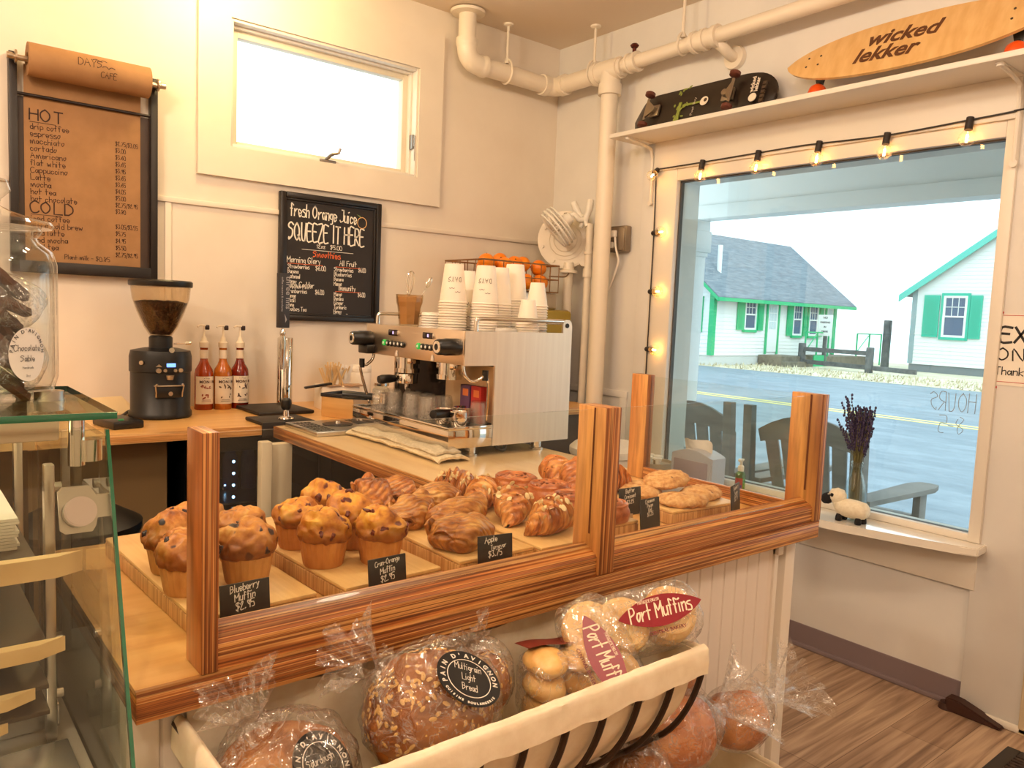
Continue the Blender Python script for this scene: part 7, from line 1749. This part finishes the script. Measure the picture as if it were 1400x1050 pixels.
def oats(k, rad, n, seed, ctr=(0, 0, 0)):
    rnd = random.Random(seed)
    for i in range(n):
        d = Vector((rnd.gauss(0, 1), rnd.gauss(0, 1), rnd.gauss(.2, 1))).normalized(); p = Vector((d.x*rad[0], d.y*rad[1], d.z*rad[2])); nn = Vector((d.x/rad[0], d.y/rad[1], d.z/rad[2])).normalized()
        m = Matrix.Translation(p*1.015+Vector(ctr)) @ nn.to_track_quat('Z', 'Y').to_matrix().to_4x4() @ Matrix.Rotation(rnd.uniform(0, 6), 4, 'Z')
        k.lathe([(0, -.0012), (1, 0), (0, .0016)], n=8, m=m @ Matrix.Diagonal((rnd.uniform(.0035, .006), rnd.uniform(.002, .003), 1, 1)))
def loaf(k, rad, seed, amp=.008):
    k.ball((0, 0, 0), 1, 40); bmesh.ops.transform(k.bm, matrix=Matrix.Diagonal((*rad, 1)), verts=k.bm.verts[:]); o = Vector((seed, seed*2, 0))
    return k.disp(lambda co, no: co+no*(noise.noise(co*22+o)*amp+noise.noise(co*70+o)*.002))
def tagdisc(par, m, R_, lines, arcs, sx=1.0, sy=1.0, col=None, ink=None):
    """a stiff oval label: disc, ring and lettering as parts"""
    k = MB(); k.lathe([(0, 0), (R_, 0), (R_, .0008), (0, .0008)], n=44, m=m @ Matrix.Diagonal((sx, sy, 1, 1))); k.out('paper_label', col or TAGB, par)
    k = MB(); n_ = 40; k.tube([m @ Vector((R_*.68*sx*math.cos(i*2*PI/n_), R_*.68*sy*math.sin(i*2*PI/n_), .0010)) for i in range(n_)], .0006, 4, True)
    for (s, sz, v, wt) in lines:
        hand(k, s, sz, m @ Matrix.Translation((-hand_w(s, sz, .85)/2, v, .0011)), .09, .02, 3, .85)
    for (s, sz, a0, a1, inward) in arcs: arc_text(k, s, sz, m @ Matrix.Translation((0, 0, .0010)) @ Matrix.Diagonal((sx, sy, 1, 1)), R_*(.76 if not inward else .92), a0, a1, .0002, inward)
    k.out('lettering', ink or CHALK, par)
def facing(o, tilt_x, tilt_z, roll=0):
    """label plane at o whose normal leans back TILT_X from the viewer side (-y) and turns TILT_Z"""
    return Matrix.Translation(o) @ Matrix.Rotation(tilt_z, 4, 'Z') @ Matrix.Rotation(PI/2-tilt_x, 4, 'X') @ Matrix.Rotation(roll, 4, 'Z')
def gather(par, p0, d, L, r0, r1, seed, n=40, name='bag_neck'):
    """twisted bag mouth flaring out from p0 along d, pleated"""
    d = Vector(d).normalized(); u = d.orthogonal().normalized(); v = d.cross(u); rnd = random.Random(seed); ph = [rnd.uniform(0, 6) for _ in range(5)]
    def f(a, t):
        th = 2*PI*a; q = abs(t-.22)/.78 if t > .22 else (.22-t)/.22*.55
        r = r0+(r1-r0)*q**1.1
        r *= 1+.24*math.sin(th*9+ph[0])*q+.16*math.sin(th*5+ph[1]+t*3)*q+.12*math.sin(th*17+ph[2])*q
        return Vector(p0)+d*(L*t+.012*math.sin(th*3+ph[3])*t)+u*(r*math.cos(th))+v*(r*math.sin(th))
    k = MB().grid(f, n*2, 14, True); return k.out(name, BAGC, par, angle=20)
# country loaf at the left end
b1 = thing('bagged_loaf', 'bagged round country loaf with a black half-round label, left end of the basket', 'bread', (-2.682, -2.580, .800), 0, 'bagged loaves in the upper basket')
k = loaf(MB(), (.082, .072, .066), 1); k.out('loaf', LOAF, b1)
bag_blob((0, -.002, .006), (.091, .082, .078), 4, .012, par=b1)
gather(b1, (-.035, .010, .070), (-.35, .1, .9), .055, .012, .045, 3)
tagdisc(b1, facing((.020, -.064, .040), .75, .45, -.15), .042, [('Sourdough', .0088, .004, .1), ('Bread', .0075, -.010, .1)], [("PAIN D'AVIGNON", .0085, 195, -15, False)])
# multigrain loaf
b2 = thing('bagged_loaf', 'bagged multigrain loaf crusted with oats, black oval label reading Multigrain Light Bread', 'bread', (-2.482, -2.590, .832), 0, 'bagged loaves in the upper basket')
k = loaf(MB(), (.090, .076, .078), 2); k.out('loaf', MULT, b2); k = MB(); oats(k, (.090, .076, .078), 520, 5); k.out('oat_flakes', M('oat', (214, 168, 96), .7), b2, kind='stuff')
bag_blob((.004, -.002, .004), (.102, .087, .089), 8, .011, par=b2)
gather(b2, (-.070, .016, .066), (-.75, .1, .55), .06, .016, .050, 6)
tagdisc(b2, facing((.018, -.064, .064), .80, .30, -.62), .044, [('Multigrain', .0092, .011, .1), ('Light', .0092, -.003, .1), ('Bread', .0092, -.017, .1)], [("PAIN D'AVIGNON", .0092, 200, 0, False), ('CUISINE BOULANGERIE', .0045, 215, 325, True)], 1.15, .86)
b3 = thing('bagged_loaf', 'small multigrain roll loaf tucked behind between the big loaf and the pale rolls', 'bread', (-2.345, -2.535, .812), 0, 'bagged loaves in the upper basket')
k = loaf(MB(), (.042, .040, .046), 3, .005); k.out('loaf', MULT, b3); k = MB(); oats(k, (.042, .040, .046), 120, 6); k.out('oat_flakes', M('oat', (214, 168, 96), .7), b3, kind='stuff')
bag_blob((0, 0, .006), (.050, .047, .058), 9, .008, par=b3)
gather(b3, (-.015, .005, .055), (-.3, .2, .9), .04, .010, .034, 9)
# pale rolls, three layers of two
BUN = crustmat('bun_crust', [(.3, (198, 140, 70)), (.5, (226, 178, 106)), (.7, (240, 206, 144))], 14, rough=.4, bump=.1)
b4 = thing('roll_pack', 'clear pack of pale soft rolls stacked three high in the basket', 'bread rolls', (-2.238, -2.592, .798), -.25)
rnd = random.Random(5)
for r_ in range(3):
    for c_ in range(2):
        k = MB().ball((0, 0, 0), 1, 20); bmesh.ops.transform(k.bm, matrix=Matrix.Translation((-.030+c_*.060, 0, -.030+r_*.037)) @ Matrix.Diagonal((.033, .042, .0205, 1)), verts=k.bm.verts[:]); k.disp(lambda co, no: co+no*noise.noise(co*40)*.003); k.out('bread_roll', BUN, b4)
def packfn(co, no, o): return co+no*(noise.noise(co*30+o)*.006)
def pack(par, hx, hy, hz, seed, amp=.004, fr=34, mat=None):
    k = MB(); o = Vector((seed, seed*2, seed*3))
    def f(u, v):
        a = 2*PI*u; ph = PI*(v-.5); e = .5
        sg = lambda q, p: math.copysign(abs(q)**p, q)
        p = Vector((hx*sg(math.cos(a), e)*sg(math.cos(ph), .5), hy*sg(math.sin(a), e)*sg(math.cos(ph), .5), hz*sg(math.sin(ph), .6)))
        return p+p.normalized()*(noise.noise(p*fr+o)*amp-abs(noise.noise(p*fr*2+o))*amp)
    k.grid(f, 60, 30, True); return k.out('plastic_bag', mat or BAGC, par, angle=25)
pack(b4, .068, .048, .062, 2)
k = MB(); k.grid(lambda u, v: Vector((-.060+.12*u, .0+.05*v, .0690+.002*math.sin(u*8)-.012*v)), 14, 6); k.out('printed_band', M('band_maroon', (120, 44, 34), .4), b4)
# port muffins: two packs with dark red lens labels
MUFE = crustmat('english_muffin', [(.3, (214, 158, 84)), (.5, (236, 196, 128)), (.7, (246, 220, 168))], 12, rough=.45, bump=.1)
RED = M('label_maroon', (132, 18, 34), .35); CREAMI = M('ink_cream', (246, 226, 200), .6)
def portpack(loc, rot, lab, roll_, sy):
    rot = tuple((Matrix.Rotation(0, 4, 'Z') @ __import__('mathutils').Euler(rot).to_matrix().to_4x4() @ Matrix.Rotation(.12 if sy and not roll_ else 0, 4, 'Z')).to_euler()); t = thing('muffin_pack', lab, 'bread rolls', loc, 0, 'packs of english muffins', rot)
    for i, xx in enumerate((-.040, .040)):
        for j, zz in enumerate((-.022, .008)):
            MB().lathe([(0, -.014), (.036, -.014), (.043, -.007), (.044, 0), (.043, .007), (.036, .014), (0, .015)], (xx, 0, zz), 30).disp(lambda co, no: co+no*noise.noise(co*50)*.0015).out('english_muffin', MUFE, t)
    pack(t, .092, .052, .044, 7+roll_, .004)
    m = Matrix.Translation((.014, .0, .0470))
    k = MB(); N = 30
    up = [((-.070+.14*i/N), .024*math.sin(PI*i/N)**.8, 0) for i in range(N+1)]; dn_ = [((.070-.14*i/N), -.024*math.sin(PI*i/N)**.8, 0) for i in range(1, N)]
    k.prism([m @ Vector(p) for p in up+dn_], (0, 0, .0006)); k.out('label', RED, t)
    k = MB(); m2 = m @ Matrix.Translation((0, 0, .0009))
    s = 'Port Muffins'; L = hand_w(s, .023, .62); hand(k, s, .023, m2 @ Matrix.Translation((-L/2, -.010, 0)), .10, .03, 4, .62, .15)
    hand(k, 'PORTUGUESE ENGLISH', .0045, m2 @ Matrix.Translation((-.032, .0155, 0)), .12, .02, 4, .6)
    k.out('lettering', CREAMI, t)
    k = MB()
    printed(k, 'CENTRAL BAKERY', .0075, m2 @ Matrix.Translation((-.030, -.034, 0)), 'LEFT', .0001); k.out('brand_print', M('print_maroon', (110, 30, 34), .5), t)
portpack((-2.106, -2.640, .890), (math.radians(52), math.radians(-6), math.radians(-30)), 'pack of round english muffins on top of the basket, big red oval label', 0, 1)
portpack((-2.180, -2.618, .845), tuple((Matrix.Rotation(math.radians(-48), 4, 'Z') @ Matrix.Rotation(math.radians(58), 4, 'X') @ Matrix.Rotation(math.radians(-58), 4, 'Z')).to_euler()), 'pack of round english muffins leaning on its side beneath the top pack', 1, 1)
# lower basket: bagged loaves with gathered bag mouths
b5 = thing('bagged_loaf', 'big amber bagged loaf at the counter end, its mouth twisted toward the room', 'bread', (-1.965, -2.60, .640), 0, 'bagged loaves in the lower basket')
k = loaf(MB(), (.085, .070, .062), 4); k.out('loaf', crustmat('amber_loaf', [(.3, (150, 76, 26)), (.5, (190, 112, 50)), (.7, (216, 150, 86))], 14, rough=.5, bump=.3), b5)
bag_blob((0, -.002, .004), (.096, .080, .074), 14, .010, par=b5)
gather(b5, (.082, -.012, .016), (.85, -.35, .25), .10, .012, .075, 11)
b6 = thing('bagged_loaf', 'bagged loaf standing behind the amber one with a black and white label', 'bread', (-1.860, -2.512, .690), 0, 'bagged loaves in the lower basket')
k = loaf(MB(), (.062, .046, .062), 5); k.out('loaf', MATS['amber_loaf'], b6)
bag_blob((0, 0, .004), (.070, .052, .072), 15, .009, par=b6)
MB().lathe([(0, 0), (.026, 0), (.026, .0008), (0, .0008)], n=28, m=facing((-.040, -.040, .030), .5, -.3)).out('paper_label', TAGB, b6)
k = MB(); mm_ = facing((-.040, -.0410, .030), .5, -.3)
for i in range(3): k.box((-.002, -.008+i*.007, .0009), (.016, -.005+i*.007, .0012), 0, mm_)
k.prism([mm_ @ Vector(p) for p in ((-.018, -.006, .0009), (-.006, .006, .0009), (-.006, -.012, .0009))], (0, 0, .0002)); k.out('label_print', CHALK, b6)
b7 = thing('bagged_loaf', 'rightmost bagged loaf of the lower basket, bag mouth flaring over the edge', 'bread', (-1.745, -2.585, .590), 0, 'bagged loaves in the lower basket')
k = loaf(MB(), (.070, .058, .055), 6); k.out('loaf', MATS['amber_loaf'], b7)
bag_blob((0, 0, .004), (.082, .068, .068), 16, .010, par=b7)
gather(b7, (.070, -.012, .024), (.8, -.35, .35), .095, .012, .072, 12)
b8 = thing('bagged_loaf', 'long seeded loaf lying at the left of the lower basket under the upper one', 'bread', (-2.075, -2.615, .600), 0, 'bagged loaves in the lower basket', (0, -.3, .2))
k = loaf(MB(), (.080, .050, .042), 7); k.out('loaf', LOAF, b8); bag_blob((0, 0, .002), (.088, .058, .050), 17, .008, par=b8)
